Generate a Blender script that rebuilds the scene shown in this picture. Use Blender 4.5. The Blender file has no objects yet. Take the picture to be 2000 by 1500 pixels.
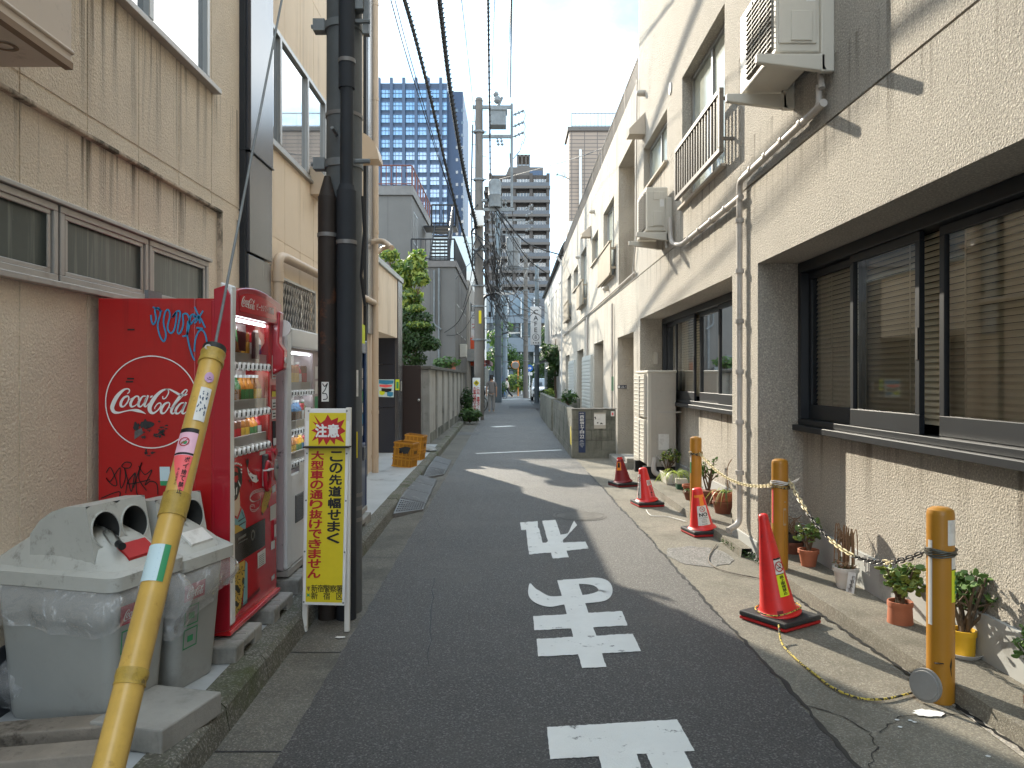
import bpy, bmesh, math, random
from mathutils import Vector, Matrix
R = math.radians
rnd = random.Random(7)
SC = bpy.context.scene
C = SC.collection
# ------------------------------------------------------------------ camera
CAMZ = 1.6
cd = bpy.data.cameras.new('camera'); cam = bpy.data.objects.new('camera', cd); C.objects.link(cam)
cam.location = (0, 0, CAMZ); cam.rotation_euler = (R(90), 0, 0)
cd.sensor_width = 36; cd.lens = 27; cd.shift_y = -0.005; cd.clip_end = 3000; cd.clip_start = 0.05
SC.camera = cam
# ------------------------------------------------------------------ sky, sun, exposure
SUN = Vector((-1.0, 2.15, 1.2)).normalized()
w = bpy.data.worlds.new('World'); SC.world = w; w.use_nodes = True
nt = w.node_tree; N = nt.nodes; L = nt.links
bg = N['Background']; bg.inputs['Strength'].default_value = 0.15
sky = N.new('ShaderNodeTexSky'); sky.sky_type = 'NISHITA'; sky.sun_disc = False
sky.sun_elevation = math.asin(SUN.z); sky.sun_rotation = math.atan2(SUN.x, SUN.y)
sky.air_density = 1.0; sky.dust_density = 1.0
tc = N.new('ShaderNodeTexCoord'); mp = N.new('ShaderNodeMapping'); mp.inputs['Scale'].default_value = (1.0, 1.0, 2.2)
mp.inputs['Location'].default_value = (0.35, 0.1, 0.42)
n1 = N.new('ShaderNodeTexNoise'); n1.inputs['Scale'].default_value = 2.6; n1.inputs['Detail'].default_value = 9; n1.inputs['Roughness'].default_value = 0.58
n1.inputs['Distortion'].default_value = 0.5
cr = N.new('ShaderNodeValToRGB'); cr.color_ramp.elements[0].position = 0.28; cr.color_ramp.elements[1].position = 0.66
mx = N.new('ShaderNodeMix'); mx.data_type = 'RGBA'
mx.inputs[7].default_value = (13.0, 12.8, 12.2, 1)
hs = N.new('ShaderNodeMix'); hs.data_type = 'RGBA'; hs.inputs[0].default_value = 0.85
hs.inputs[7].default_value = (1.35, 2.9, 4.4, 1)
L.new(tc.outputs['Generated'], mp.inputs[0]); L.new(mp.outputs[0], n1.inputs[0]); 
dt = N.new('ShaderNodeVectorMath'); dt.operation = 'DOT_PRODUCT'; dt.inputs[1].default_value = Vector((.10, 1, .37)).normalized(); L.new(tc.outputs['Generated'], dt.inputs[0])
br = N.new('ShaderNodeMapRange'); br.inputs[1].default_value = .955; br.inputs[2].default_value = .993; br.inputs[3].default_value = .02; br.inputs[4].default_value = -.13; L.new(dt.outputs['Value'], br.inputs[0])
sm = N.new('ShaderNodeMath'); sm.operation = 'ADD'; L.new(n1.outputs[0], sm.inputs[0]); L.new(br.outputs[0], sm.inputs[1]); L.new(sm.outputs[0], cr.inputs[0])
L.new(sky.outputs[0], hs.inputs[6]); L.new(hs.outputs[2], mx.inputs[6])
pw = N.new('ShaderNodeMath'); pw.operation = 'POWER'; pw.inputs[1].default_value = 3.0; L.new(cr.outputs[0], pw.inputs[0]); L.new(pw.outputs[0], mx.inputs[0]); L.new(mx.outputs[2], bg.inputs['Color'])
sd = bpy.data.lights.new('sun', 'SUN'); sd.energy = 3.1; sd.angle = R(0.55); sd.color = (1.0, 0.91, 0.75)
so = bpy.data.objects.new('sun', sd); C.objects.link(so); so.rotation_euler = SUN.to_track_quat('Z', 'Y').to_euler()
vs = SC.view_settings; vs.view_transform = 'Standard'; vs.look = 'None'; vs.exposure = 1.62; vs.gamma = 1.0; vs.use_curve_mapping = False
# ------------------------------------------------------------------ helpers
def S(r, g, b, k=1.0):
    return tuple(((c / 255 / 12.92) if c <= 10 else ((c / 255 + .055) / 1.055) ** 2.4) * k for c in (r, g, b))
def P(px, py, Y): return Vector(((px - 1000) / 1500 * Y, Y, CAMZ - (py - 740) / 1500 * Y))      # a point of the photograph at distance Y
def PW(px, py, X): return P(px, py, 1500 * X / (px - 1000))                                       # ... on the plane x = X
def PG(px, py, z=0.0): return P(px, py, 1500 * (CAMZ - z) / (py - 740))                           # ... on the ground
BASE = {}
def label(o, lab=None, cat=None, group=None, kind=None):
    if lab: o['label'] = lab
    if cat: o['category'] = cat
    if group: o['group'] = group
    if kind: o['kind'] = kind
    return o
def thing(name, lab, cat, loc=(0, 0, 0), group=None, rz=0.0):
    o = bpy.data.objects.new(name, None); C.objects.link(o); o.location = loc; o.rotation_euler = (0, 0, rz)
    o.empty_display_size = .1
    BASE[o.name] = Vector(loc); return label(o, lab, cat, group)
def base_of(o): return BASE.get(o.name, Vector((0, 0, 0)))
class MB:
    def __init__(s): s.v = []; s.f = []; s.m = []
    def add(s, vs, fs, mi=0):
        k = len(s.v); s.v += [Vector(p) for p in vs]
        for f in fs: s.f.append([i + k for i in f]); s.m.append(mi)
        return s
    def quad(s, a, b, c, d, mi=0): return s.add([a, b, c, d], [[0, 1, 2, 3]], mi)
    def poly(s, pts, mi=0): return s.add(pts, [list(range(len(pts)))], mi)
    def box(s, x0, x1, y0, y1, z0, z1, mi=0, M=None):
        vs = [Vector((x, y, z)) for x in (x0, x1) for y in (y0, y1) for z in (z0, z1)]
        if M is not None: vs = [M @ v for v in vs]
        return s.add(vs, [[0, 1, 3, 2], [4, 6, 7, 5], [0, 4, 5, 1], [2, 3, 7, 6], [0, 2, 6, 4], [1, 5, 7, 3]], mi)
    def prism(s, pts, off, mi=0):
        n = len(pts); off = Vector(off); a = [Vector(p) for p in pts]; b = [p + off for p in a]
        return s.add(a + b, [list(range(n))[::-1], list(range(n, 2 * n))] + [[i, (i + 1) % n, n + (i + 1) % n, n + i] for i in range(n)], mi)
    def cyl(s, p0, p1, r0, r1=None, n=14, mi=0, caps=True):
        p0 = Vector(p0); p1 = Vector(p1); r1 = r0 if r1 is None else r1
        d = (p1 - p0).normalized(); u = d.orthogonal().normalized(); w_ = d.cross(u)
        if abs(d.z) > .9: u = Vector((1, 0, 0)); u = (u - d * u.dot(d)).normalized(); w_ = d.cross(u)
        vs = []
        for p, r in ((p0, r0), (p1, r1)):
            for i in range(n):
                a = 2 * math.pi * i / n; vs.append(p + u * (r * math.cos(a)) + w_ * (r * math.sin(a)))
        fs = [[i, (i + 1) % n, n + (i + 1) % n, n + i] for i in range(n)]
        if caps: fs += [list(range(n))[::-1], list(range(n, 2 * n))]
        return s.add(vs, fs, mi)
    def tube(s, pts, r, n=7, mi=0, closed=False, caps=True):
        pts = [Vector(p) for p in pts]; m = len(pts); rs = r if isinstance(r, (list, tuple)) else [r] * m
        vs = []; u = None
        for i, p in enumerate(pts):
            a = pts[(i - 1) % m] if (i > 0 or closed) else p; b = pts[(i + 1) % m] if (i < m - 1 or closed) else p
            d = (b - a).normalized()
            if u is None: u = d.orthogonal().normalized()
            u = (u - d * u.dot(d))
            u = u.normalized() if u.length > 1e-6 else d.orthogonal().normalized()
            w_ = d.cross(u)
            for k in range(n):
                t = 2 * math.pi * k / n; vs.append(p + u * (rs[i] * math.cos(t)) + w_ * (rs[i] * math.sin(t)))
        fs = []
        for i in range(m if closed else m - 1):
            j = (i + 1) % m
            for k in range(n): fs.append([i * n + k, i * n + (k + 1) % n, j * n + (k + 1) % n, j * n + k])
        if caps and not closed: fs += [list(range(n))[::-1], [(m - 1) * n + k for k in range(n)]]
        return s.add(vs, fs, mi)
    def lathe(s, prof, c, n=24, mi=0, caps=True):
        c = Vector(c); vs = []; m = len(prof)
        for r, z in prof:
            for k in range(n):
                t = 2 * math.pi * k / n; vs.append(c + Vector((r * math.cos(t), r * math.sin(t), z)))
        fs = [[i * n + k, i * n + (k + 1) % n, (i + 1) * n + (k + 1) % n, (i + 1) * n + k] for i in range(m - 1) for k in range(n)]
        if caps: fs += [list(range(n))[::-1], [(m - 1) * n + k for k in range(n)]]
        return s.add(vs, fs, mi)
    def ball(s, c, r, n=10, mi=0, sc=(1, 1, 1)):
        c = Vector(c); h = n // 2; vs = []
        for i in range(1, h):
            a = math.pi * i / h
            for k in range(n):
                t = 2 * math.pi * k / n; vs.append(c + Vector((r * sc[0] * math.sin(a) * math.cos(t), r * sc[1] * math.sin(a) * math.sin(t), r * sc[2] * math.cos(a))))
        vs += [c + Vector((0, 0, r * sc[2])), c - Vector((0, 0, r * sc[2]))]; T = len(vs) - 2
        fs = [[i * n + k, (i + 1) * n + k, (i + 1) * n + (k + 1) % n, i * n + (k + 1) % n] for i in range(h - 2) for k in range(n)]
        fs += [[T, k, (k + 1) % n] for k in range(n)] + [[T + 1, (h - 2) * n + (k + 1) % n, (h - 2) * n + k] for k in range(n)]
        return s.add(vs, fs, mi)
    def ring(s, o, u, v, r0, r1, n=40, mi=0):
        o, u, v = Vector(o), Vector(u), Vector(v)
        vs = [o + (u * math.cos(2 * math.pi * k / n) + v * math.sin(2 * math.pi * k / n)) * r for r in (r0, r1) for k in range(n)]
        return s.add(vs, [[k, (k + 1) % n, n + (k + 1) % n, n + k] for k in range(n)], mi)
    def build(s, name, mat, parent=None, smooth=True, bevel=0.0, seg=2, ang=38, fix=True):
        me = bpy.data.meshes.new(name); b = Vector((0, 0, 0))
        q = parent
        if parent is not None: b = base_of(parent)
        me.from_pydata([v - b for v in s.v], [], s.f); me.update()
        mats = mat if isinstance(mat, (list, tuple)) else [mat]
        for m_ in mats: me.materials.append(m_)
        if len(mats) > 1: me.polygons.foreach_set('material_index', s.m)
        if fix:
            bm = bmesh.new(); bm.from_mesh(me); bmesh.ops.recalc_face_normals(bm, faces=bm.faces); bm.to_mesh(me); bm.free()
        if smooth:
            me.polygons.foreach_set('use_smooth', [True] * len(me.polygons)); me.set_sharp_from_angle(angle=R(ang))
        o = bpy.data.objects.new(name, me); C.objects.link(o)
        if parent is not None: o.parent = parent
        BASE[o.name] = b
        if bevel:
            bv = o.modifiers.new('bevel', 'BEVEL'); bv.width = bevel; bv.segments = seg; bv.limit_method = 'ANGLE'; bv.angle_limit = R(40)
        return o
def cat_rom(pts, k=8):
    out = []; n = len(pts)
    for i in range(n - 1):
        p0 = pts[max(i - 1, 0)]; p1 = pts[i]; p2 = pts[i + 1]; p3 = pts[min(i + 2, n - 1)]
        for j in range(k):
            t = j / k
            out.append(tuple(.5 * ((2 * b) + (-a + c) * t + (2 * a - 5 * b + 4 * c - d) * t * t + (-a + 3 * b - 3 * c + d) * t ** 3) for a, b, c, d in zip(p0, p1, p2, p3)))
    out.append(tuple(pts[-1])); return out
def stroke(mb, pts, wid, to3, k=8, mi=0):
    """a brush stroke through 2-D points [(x, y, width)] laid on a surface by to3(x, y)"""
    q = cat_rom([(p[0], p[1], (p[2] if len(p) > 2 else wid)) for p in pts], k); vs = []
    for i, p in enumerate(q):
        a = q[max(i - 1, 0)]; b = q[min(i + 1, len(q) - 1)]
        dx, dy = b[0] - a[0], b[1] - a[1]; l = math.hypot(dx, dy) or 1
        nx, ny = -dy / l * p[2] / 2, dx / l * p[2] / 2
        vs += [to3(p[0] + nx, p[1] + ny), to3(p[0] - nx, p[1] - ny)]
    return mb.add(vs, [[2 * i, 2 * i + 1, 2 * i + 3, 2 * i + 2] for i in range(len(q) - 1)], mi)
GLY = {}
def glyph(ch, bold=0.0):
    """outline of a string as flat faces, height about 1"""
    key = (ch, bold)
    if key not in GLY:
        cu = bpy.data.curves.new('t', 'FONT'); cu.body = ch; cu.size = 1; cu.offset = bold; cu.resolution_u = 3; cu.fill_mode = 'BOTH'
        o = bpy.data.objects.new('t', cu); C.objects.link(o)
        dg = bpy.context.evaluated_depsgraph_get(); dg.update(); e = o.evaluated_get(dg); me = e.to_mesh()
        vs_ = [(v.co.x, v.co.y) for v in me.vertices]; fs_ = [list(p.vertices) for p in me.polygons]
        e.to_mesh_clear(); bpy.data.objects.remove(o); bpy.data.curves.remove(cu)
        if vs_:
            x0, x1 = min(v[0] for v in vs_), max(v[0] for v in vs_); y0, y1 = min(v[1] for v in vs_), max(v[1] for v in vs_)
        else: x0 = x1 = y0 = y1 = 0
        GLY[key] = (vs_, fs_, (x0, x1, y0, y1))
    return GLY[key]
def put(mb, ch, o, u, v, bold=0.0, mi=0, fit=None):
    """glyph centred at o; u, v = vectors of one em right and up; fit=(w,h): squeezed into w x h em"""
    vs_, fs_, (x0, x1, y0, y1) = glyph(ch, bold)
    if not vs_: return
    o, u, v = Vector(o), Vector(u), Vector(v); sx = sy = 1
    if bold:                                            # heavier strokes: copies nudged round, each a hair's breadth prouder
        n_ = u.cross(v).normalized() * .00012
        for i in range(7): a = i * 6.2832 / 6; k = bold if i else 0; put(mb, ch, o + (u * math.cos(a) + v * math.sin(a)) * k + n_ * i, u, v, 0, mi, (fit[0] - 2 * bold, fit[1] - 2 * bold) if fit else None)
        return
    if fit: sx = fit[0] / max(x1 - x0, 1e-4); sy = fit[1] / max(y1 - y0, 1e-4)
    mb.add([o + u * ((x - (x0 + x1) / 2) * sx) + v * ((y - (y0 + y1) / 2) * sy) for x, y in vs_], fs_, mi)
def column(mb, txt, top, bot, w_, right, bold=0.0, mi=0, h=.92):
    """a vertical line of characters between two points"""
    top, bot = Vector(top), Vector(bot); n = len(txt); st = (bot - top) / n; up = -st.normalized(); u = Vector(right).normalized()
    for i, ch in enumerate(txt):
        if ch in ' 　': continue
        fw, fh = (.98, h)
        if ch in '、': fw, fh = .3, .3
        if ch in 'ー': put(mb, '|', top + st * (i + .5), u * w_, up * st.length, bold, mi, (.14, .8)); continue
        o_ = top + st * (i + .5)
        if ch in '、': o_ = o_ + u * (w_ * .3) + up * (st.length * .25)
        put(mb, ch, o_, u * w_, up * st.length, bold, mi, (fw, fh))
# ------------------------------------------------------------------ materials
def mat(name, col, rough=.6, metal=0.0, spec=.4, var=0.0, vscale=3.0, col2=None, bump=None, streak=None, speck=None, coat=0.0, dirt=None, under=None, grain=None):
    """principled material with real variation: var/col2 = large blotches, bump=(scale, strength, kind), streak=(colour, amount, scale) runs down the wall,
    speck=(scale, colour, threshold), dirt=(colour, scale, lo, hi)"""
    m = bpy.data.materials.new(name); m.use_nodes = True; t = m.node_tree; n = t.nodes; l = t.links
    b = n['Principled BSDF']; b.inputs['Roughness'].default_value = rough; b.inputs['Metallic'].default_value = metal
    b.inputs['Specular IOR Level'].default_value = spec; b.inputs['Coat Weight'].default_value = coat
    c4 = (*col, 1); b.inputs['Base Color'].default_value = c4
    co = n.new('ShaderNodeTexCoord').outputs['Object']; cur = None
    def mix(fac, a, bcol):
        x = n.new('ShaderNodeMix'); x.data_type = 'RGBA'; l.new(fac, x.inputs[0])
        if a is None: x.inputs[6].default_value = c4
        else: l.new(a, x.inputs[6])
        x.inputs[7].default_value = (*bcol, 1); return x.outputs[2]
    def noise(scale, det=6, vec=None, ro=.6):
        x = n.new('ShaderNodeTexNoise'); x.inputs['Scale'].default_value = scale; x.inputs['Detail'].default_value = det; x.inputs['Roughness'].default_value = ro
        l.new(vec or co, x.inputs[0]); return x.outputs[0]
    def ramp(v, lo, hi, top=1.0):
        x = n.new('ShaderNodeMapRange'); x.inputs[1].default_value = lo; x.inputs[2].default_value = hi; x.inputs[4].default_value = top; l.new(v, x.inputs[0]); return x.outputs[0]
    if var or col2:
        cur = mix(ramp(noise(vscale), .32, .68, 1.0), cur, col2 or tuple(c * (1 - var) for c in col))
        if var:
            cur = mix(ramp(noise(vscale * 9, 4), .45, .75, .6), cur, tuple(c * (1 - var * .8) for c in col))
    if grain:                                            # fine light and dark grains
        gn_ = noise(grain[0], 3, ro=.7); cur = mix(ramp(gn_, .52, .70, grain[2]), mix(ramp(gn_, .48, .32, grain[2]), cur, tuple(c * (1 - grain[1]) for c in col)), tuple(min(.9, c * (1 + grain[1] * 1.6)) for c in col))
    if speck:
        x = n.new('ShaderNodeTexVoronoi'); x.inputs['Scale'].default_value = speck[0]; l.new(co, x.inputs[0])
        sp_ = n.new('ShaderNodeSeparateColor'); l.new(x.outputs['Color'], sp_.inputs[0])
        cur = mix(ramp(sp_.outputs[0], speck[2], speck[2] + .08, speck[3] if len(speck) > 3 else .8), cur, speck[1])
    if streak:
        q = n.new('ShaderNodeMapping'); q.inputs['Scale'].default_value = (1, 1, .035); l.new(co, q.inputs[0])
        s1 = ramp(noise(streak[2], 5, q.outputs[0]), .51, .66); s2 = ramp(noise(1.1, 3), .4, .62)
        mm = n.new('ShaderNodeMath'); mm.operation = 'MULTIPLY'; l.new(s1, mm.inputs[0]); l.new(s2, mm.inputs[1])
        m2 = n.new('ShaderNodeMath'); m2.operation = 'MULTIPLY'; m2.inputs[1].default_value = streak[1]; l.new(mm.outputs[0], m2.inputs[0])
        if under:                                        # rain marks that start at a sill or ledge and thin out below it
            sz = n.new('ShaderNodeSeparateXYZ'); l.new(co, sz.inputs[0]); tot = None
            for za, zb in under:
                x = n.new('ShaderNodeMapRange'); x.inputs[1].default_value = za; x.inputs[2].default_value = zb; l.new(sz.outputs[2], x.inputs[0])
                y = n.new('ShaderNodeMath'); y.operation = 'LESS_THAN'; y.inputs[1].default_value = zb; l.new(sz.outputs[2], y.inputs[0])
                z = n.new('ShaderNodeMath'); z.operation = 'MULTIPLY'; l.new(x.outputs[0], z.inputs[0]); l.new(y.outputs[0], z.inputs[1])
                if tot is None: tot = z.outputs[0]
                else: a_ = n.new('ShaderNodeMath'); a_.operation = 'MAXIMUM'; l.new(tot, a_.inputs[0]); l.new(z.outputs[0], a_.inputs[1]); tot = a_.outputs[0]
            m3 = n.new('ShaderNodeMath'); m3.operation = 'MULTIPLY'; l.new(s1, m3.inputs[0]); l.new(tot, m3.inputs[1]); m2 = n.new('ShaderNodeMath'); m2.operation = 'MULTIPLY'; m2.inputs[1].default_value = streak[1]; l.new(m3.outputs[0], m2.inputs[0])
        cur = mix(m2.outputs[0], cur, streak[0])
    if dirt: cur = mix(ramp(noise(dirt[1], 9, ro=.72), dirt[2], dirt[3], .9), cur, dirt[0])
    if cur is not None: l.new(cur, b.inputs['Base Color'])
    if bump:
        bp = n.new('ShaderNodeBump'); bp.inputs['Strength'].default_value = bump[1]; bp.inputs['Distance'].default_value = bump[3] if len(bump) > 3 else .01
        if bump[2] == 'stucco':
            a = n.new('ShaderNodeTexVoronoi'); a.feature = 'SMOOTH_F1'; a.inputs['Scale'].default_value = bump[0]; a.inputs['Smoothness'].default_value = .4
            w1 = n.new('ShaderNodeTexNoise'); w1.inputs['Scale'].default_value = bump[0] * .9; w1.inputs['Detail'].default_value = 3
            l.new(co, w1.inputs[0]); vv = n.new('ShaderNodeMix'); vv.data_type = 'RGBA'; vv.inputs[0].default_value = .02
            l.new(co, vv.inputs[6]); l.new(w1.outputs[1], vv.inputs[7]); l.new(vv.outputs[2], a.inputs[0])
            ad = n.new('ShaderNodeMath'); ad.operation = 'MULTIPLY_ADD'; ad.inputs[1].default_value = .45; l.new(a.outputs[0], ad.inputs[0]); l.new(noise(bump[0] * .75, 5, ro=.72), ad.inputs[2]); l.new(ad.outputs[0], bp.inputs['Height'])
        else: l.new(noise(bump[0], 6, ro=.7), bp.inputs['Height'])
        l.new(bp.outputs[0], b.inputs['Normal'])
    return m
def glassy(name, tint, refl=1.0, rough=.02, trans=True):
    """window glass: a clear sheet that mirrors more at grazing angles"""
    m = bpy.data.materials.new(name); m.use_nodes = True; t = m.node_tree; n = t.nodes; l = t.links; n.remove(n['Principled BSDF'])
    o = n['Material Output']; g = n.new('ShaderNodeBsdfGlossy'); g.inputs['Roughness'].default_value = rough
    if trans: d = n.new('ShaderNodeBsdfTransparent')
    else: d = n.new('ShaderNodeBsdfDiffuse')
    d.inputs[0].default_value = (*tint, 1)
    f = n.new('ShaderNodeFresnel'); f.inputs[0].default_value = 1.5
    k = n.new('ShaderNodeMath'); k.operation = 'MULTIPLY'; k.inputs[1].default_value = 1.7 * refl; k.use_clamp = True; l.new(f.outputs[0], k.inputs[0])
    x = n.new('ShaderNodeMixShader'); l.new(k.outputs[0], x.inputs[0]); l.new(d.outputs[0], x.inputs[1]); l.new(g.outputs[0], x.inputs[2]); l.new(x.outputs[0], o.inputs[0])
    return m
M = {}
M['stuccoL'] = mat('beige_stucco', (.76, .635, .49), .85, grain=(85, .16, .7), var=.2, vscale=1.2, bump=(75, .8, 'stucco', .013), streak=((.075, .055, .035), 1.0, 15.0), under=((2.95, 3.80), (2.45, 2.90)), dirt=((.2, .15, .1), .7, .60, .80))
M['sidingL'] = mat('beige_siding', (.76, .625, .475), .8, var=.08, vscale=.8, bump=(90, .3, 'noise', .004), streak=((.2, .14, .09), .35, 5.0))
M['stuccoR'] = mat('cream_roughcast', (.58, .53, .46), .9, grain=(75, .38, .9), var=.14, vscale=1.4, bump=(84, 1.0, 'stucco', .032), streak=((.20, .17, .13), .9, 9.0), under=((3.3, 3.78), (4.1, 4.64), (2.9, 3.35), (.6, 1.17)), dirt=((.30, .26, .21), .9, .60, .80))
M['stuccoRfar'] = mat('weathered_roughcast', (.50, .46, .395), .9, var=.22, vscale=.9, bump=(40, .9, 'stucco', .02), streak=((.2, .18, .15), .8, 3.0), dirt=((.28, .25, .21), .6, .58, .78))
M['baseR'] = mat('grey_plinth_paint', (.42, .43, .42), .7, var=.15, vscale=2, dirt=((.16, .15, .13), 2.5, .58, .72))
M['ledge'] = mat('mouldy_ledge', (.60, .48, .36), .9, var=.3, vscale=4, bump=(60, .8, 'noise', .008), dirt=((.05, .045, .03), 5, .46, .60))
M['smoothR'] = mat('smooth_render', (.52, .45, .37), .85, var=.12, vscale=1.5, bump=(70, .35, 'stucco', .008))
M['asphalt'] = mat('asphalt', (.118, .115, .112), .58, grain=(95, .6, 1.0), var=.25, vscale=.9, speck=(140, (.30, .295, .28), .84, .75), bump=(140, 1.0, 'noise', .03), dirt=((.165, .158, .145), .55, .50, .72), spec=.5)
M['asphaltfar'] = mat('old_asphalt', (.10, .10, .10), .75, var=.2, vscale=.6, speck=(60, (.2, .2, .19), .8, .7), bump=(90, .6, 'noise', .01))
M['gutter'] = mat('gutter_concrete', (.135, .126, .106), .85, grain=(90, .4, .9), var=.35, vscale=2.2, speck=(190, (.28, .27, .25), .90, .6), bump=(120, .7, 'noise', .008), dirt=((.05, .05, .042), 1.3, .5, .7))
M['kerb'] = mat('mossy_kerb', (.135, .13, .105), .9, grain=(80, .4, .9), var=.4, vscale=3, speck=(130, (.32, .31, .28), .8, .6), bump=(60, .9, 'noise', .012), dirt=((.055, .07, .02), 1.6, .5, .66))
M['paintfloor'] = mat('grey_painted_concrete', (.40, .42, .43), .5, var=.18, vscale=2.5, bump=(40, .25, 'noise', .004), dirt=((.14, .14, .14), 3.0, .56, .72), spec=.5)
M['apron'] = mat('worn_apron_concrete', (.225, .205, .165), .9, grain=(90, .35, .9), var=.35, vscale=1.6, speck=(200, (.42, .40, .35), .90, .6), bump=(130, .9, 'noise', .009), dirt=((.10, .092, .07), 1.1, .5, .7))
M['concrete'] = mat('concrete', (.32, .31, .285), .85, var=.25, vscale=2, bump=(50, .5, 'noise', .006), dirt=((.1, .1, .085), 2.2, .55, .72), streak=((.1, .1, .085), .6, 5))
M['blockwall'] = mat('mossy_concrete_block', (.20, .20, .17), .95, var=.45, vscale=2.5, bump=(45, .9, 'noise', .012), dirt=((.05, .055, .04), 1.6, .48, .66), streak=((.45, .43, .37), .45, 6))
M['wallpanel'] = mat('pale_concrete_panel', (.44, .42, .38), .85, var=.18, vscale=1.6, bump=(30, .4, 'noise', .006), streak=((.14, .13, .11), .7, 6), dirt=((.2, .19, .17), 1.5, .56, .75))
M['housegrey'] = mat('grey_house_render', (.155, .148, .138), .85, var=.15, vscale=.7, bump=(14, .5, 'noise', .01), streak=((.13, .125, .115), .7, 2.5))
M['white_wall'] = mat('white_wall', (.70, .69, .65), .8, var=.12, vscale=.6, streak=((.35, .34, .3), .6, 2.5))
M['paint_road'] = mat('white_road_paint', (.72, .72, .69), .7, var=.1, vscale=3, bump=(120, .8, 'noise', .006), dirt=((.10, .098, .096), 9.0, .60, .66))
M['alu'] = mat('weathered_aluminium', (.44, .41, .375), .45, .35, var=.15, vscale=4, streak=((.2, .15, .1), .4, 10))
M['alu_grey'] = mat('grey_aluminium', (.30, .30, .29), .4, .5)
M['black_alu'] = mat('black_aluminium', (.013, .016, .021), .42, .1, spec=.45, var=.2, vscale=3)
M['charcoal'] = mat('charcoal_panel', (.05, .05, .058), .22, .0, spec=.7, var=.3, vscale=1.2, streak=((.13, .135, .12), .7, 7))
M['black'] = mat('black_rubber', (.014, .014, .015), .55)
M['rubber'] = mat('dusty_black_rubber', (.030, .031, .033), .6, var=.25, vscale=6, bump=(80, .25, 'noise', .003), dirt=((.10, .095, .085), 6, .55, .75))
M['dark'] = mat('dark_interior', (.012, .012, .013), .8)
M['navy'] = mat('navy_panel', (.010, .013, .024), .35, spec=.5)
M['beigepipe'] = mat('beige_pvc_pipe', (.56, .43, .31), .5, var=.08, vscale=3, streak=((.3, .22, .15), .4, 12))
M['greypipe'] = mat('grey_pvc_pipe', (.50, .46, .42), .5, var=.1, vscale=4, dirt=((.25, .22, .19), 4, .55, .7))
M['galv'] = mat('galvanised_steel', (.20, .215, .22), .55, .2, var=.3, vscale=6, bump=(25, .2, 'noise', .003), streak=((.07, .075, .08), .6, 9))
M['rust'] = mat('rusty_sleeve', (.030, .022, .018), .65, .15, var=.3, vscale=4, bump=(40, .6, 'noise', .004), dirt=((.14, .05, .022), 5, .55, .68))
M['blacksleeve'] = mat('black_cable_sleeve', (.020, .024, .030), .75, var=.2, vscale=4, dirt=((.075, .05, .035), 5, .62, .75))
M['steelband'] = mat('steel_band', (.42, .40, .37), .45, .5)
M['tan_hood'] = mat('tan_hood', (.5, .39, .28), .5)
M['concpole'] = mat('concrete_pole', (.145, .13, .115), .85, var=.2, vscale=2, bump=(40, .4, 'noise', .006), streak=((.15, .14, .12), .6, 6))
M['bluepole'] = mat('blue_grey_painted_pole', (.16, .20, .225), .5, var=.12, vscale=3)
M['cable'] = mat('black_cable', (.013, .013, .014), .6)
M['red'] = mat('red_machine_paint', (.42, .009, .010), .32, var=.12, vscale=3, coat=.35, streak=((.13, .004, .006), .6, 22), spec=.5)
M['redfront'] = mat('red_front_panel', (.52, .010, .016), .25, var=.08, vscale=2, coat=.5)
M['reddeep'] = mat('deep_red_plastic', (.36, .008, .02), .28, coat=.5)
M['vwhite'] = mat('white_plastic', (.70, .70, .69), .35, var=.06, vscale=4, coat=.2)
M['dirtywhite'] = mat('grimy_pale_paint', (.50, .42, .43), .55, var=.2, vscale=3, dirt=((.03, .02, .025), 9, .60, .66), bump=(40, .2, 'noise', .003))
M['offwhite'] = mat('off_white_plastic', (.62, .60, .57), .4, var=.06, vscale=3)
M['blue'] = mat('dark_blue_machine_paint', (.016, .038, .11), .3, var=.15, vscale=3, coat=.4)
M['ink'] = mat('black_ink', (.012, .012, .012), .55)
M['inkred'] = mat('red_ink', (.42, .012, .014), .5, var=.1, vscale=8)
M['inkblue'] = mat('blue_spray_paint', (.03, .24, .44), .5, var=.15, vscale=10)
M['inkwhite'] = mat('white_ink', (.72, .72, .70), .5, dirt=((.3, .05, .05), 20, .66, .70))
M['inkgreen'] = mat('green_ink', (.04, .26, .11), .5)
M['paper'] = mat('white_paper_sticker', (.66, .65, .62), .55, dirt=((.45, .43, .40), 14, .5, .7))
M['pink'] = mat('pink_sticker', (.72, .42, .52), .5)
M['coral'] = mat('coral_sticker', (.80, .12, .13), .5)
M['lilac'] = mat('lilac_sticker', (.48, .29, .46), .5)
M['cyanpaper'] = mat('pale_cyan_sticker', (.52, .66, .70), .5)
M['signyellow'] = mat('yellow_sign_paint', (.66, .53, .012), .45, var=.12, vscale=4, dirt=((.20, .13, .01), 14, .67, .72))
M['lime'] = mat('lime_sticker', (.62, .72, .02), .5)
M['bollard'] = mat('ochre_bollard_paint', (.40, .18, .014), .42, var=.12, vscale=6, dirt=((.14, .06, .02), 8, .68, .72), spec=.45, coat=.15)
M['guard'] = mat('yellow_guy_guard', (.62, .39, .09), .38, var=.2, vscale=6, dirt=((.28, .15, .03), 9, .62, .72), bump=(60, .15, 'noise', .002), coat=.25)
M['tape'] = mat('worn_yellow_tape', (.48, .32, .06), .4, var=.35, vscale=12, dirt=((.10, .07, .03), 14, .6, .68), bump=(30, .7, 'noise', .006))
M['cone'] = mat('red_cone_plastic', (.72, .022, .020), .42, var=.18, vscale=8, dirt=((.40, .03, .03), 11, .58, .72), spec=.5, bump=(40, .15, 'noise', .002))
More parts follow.
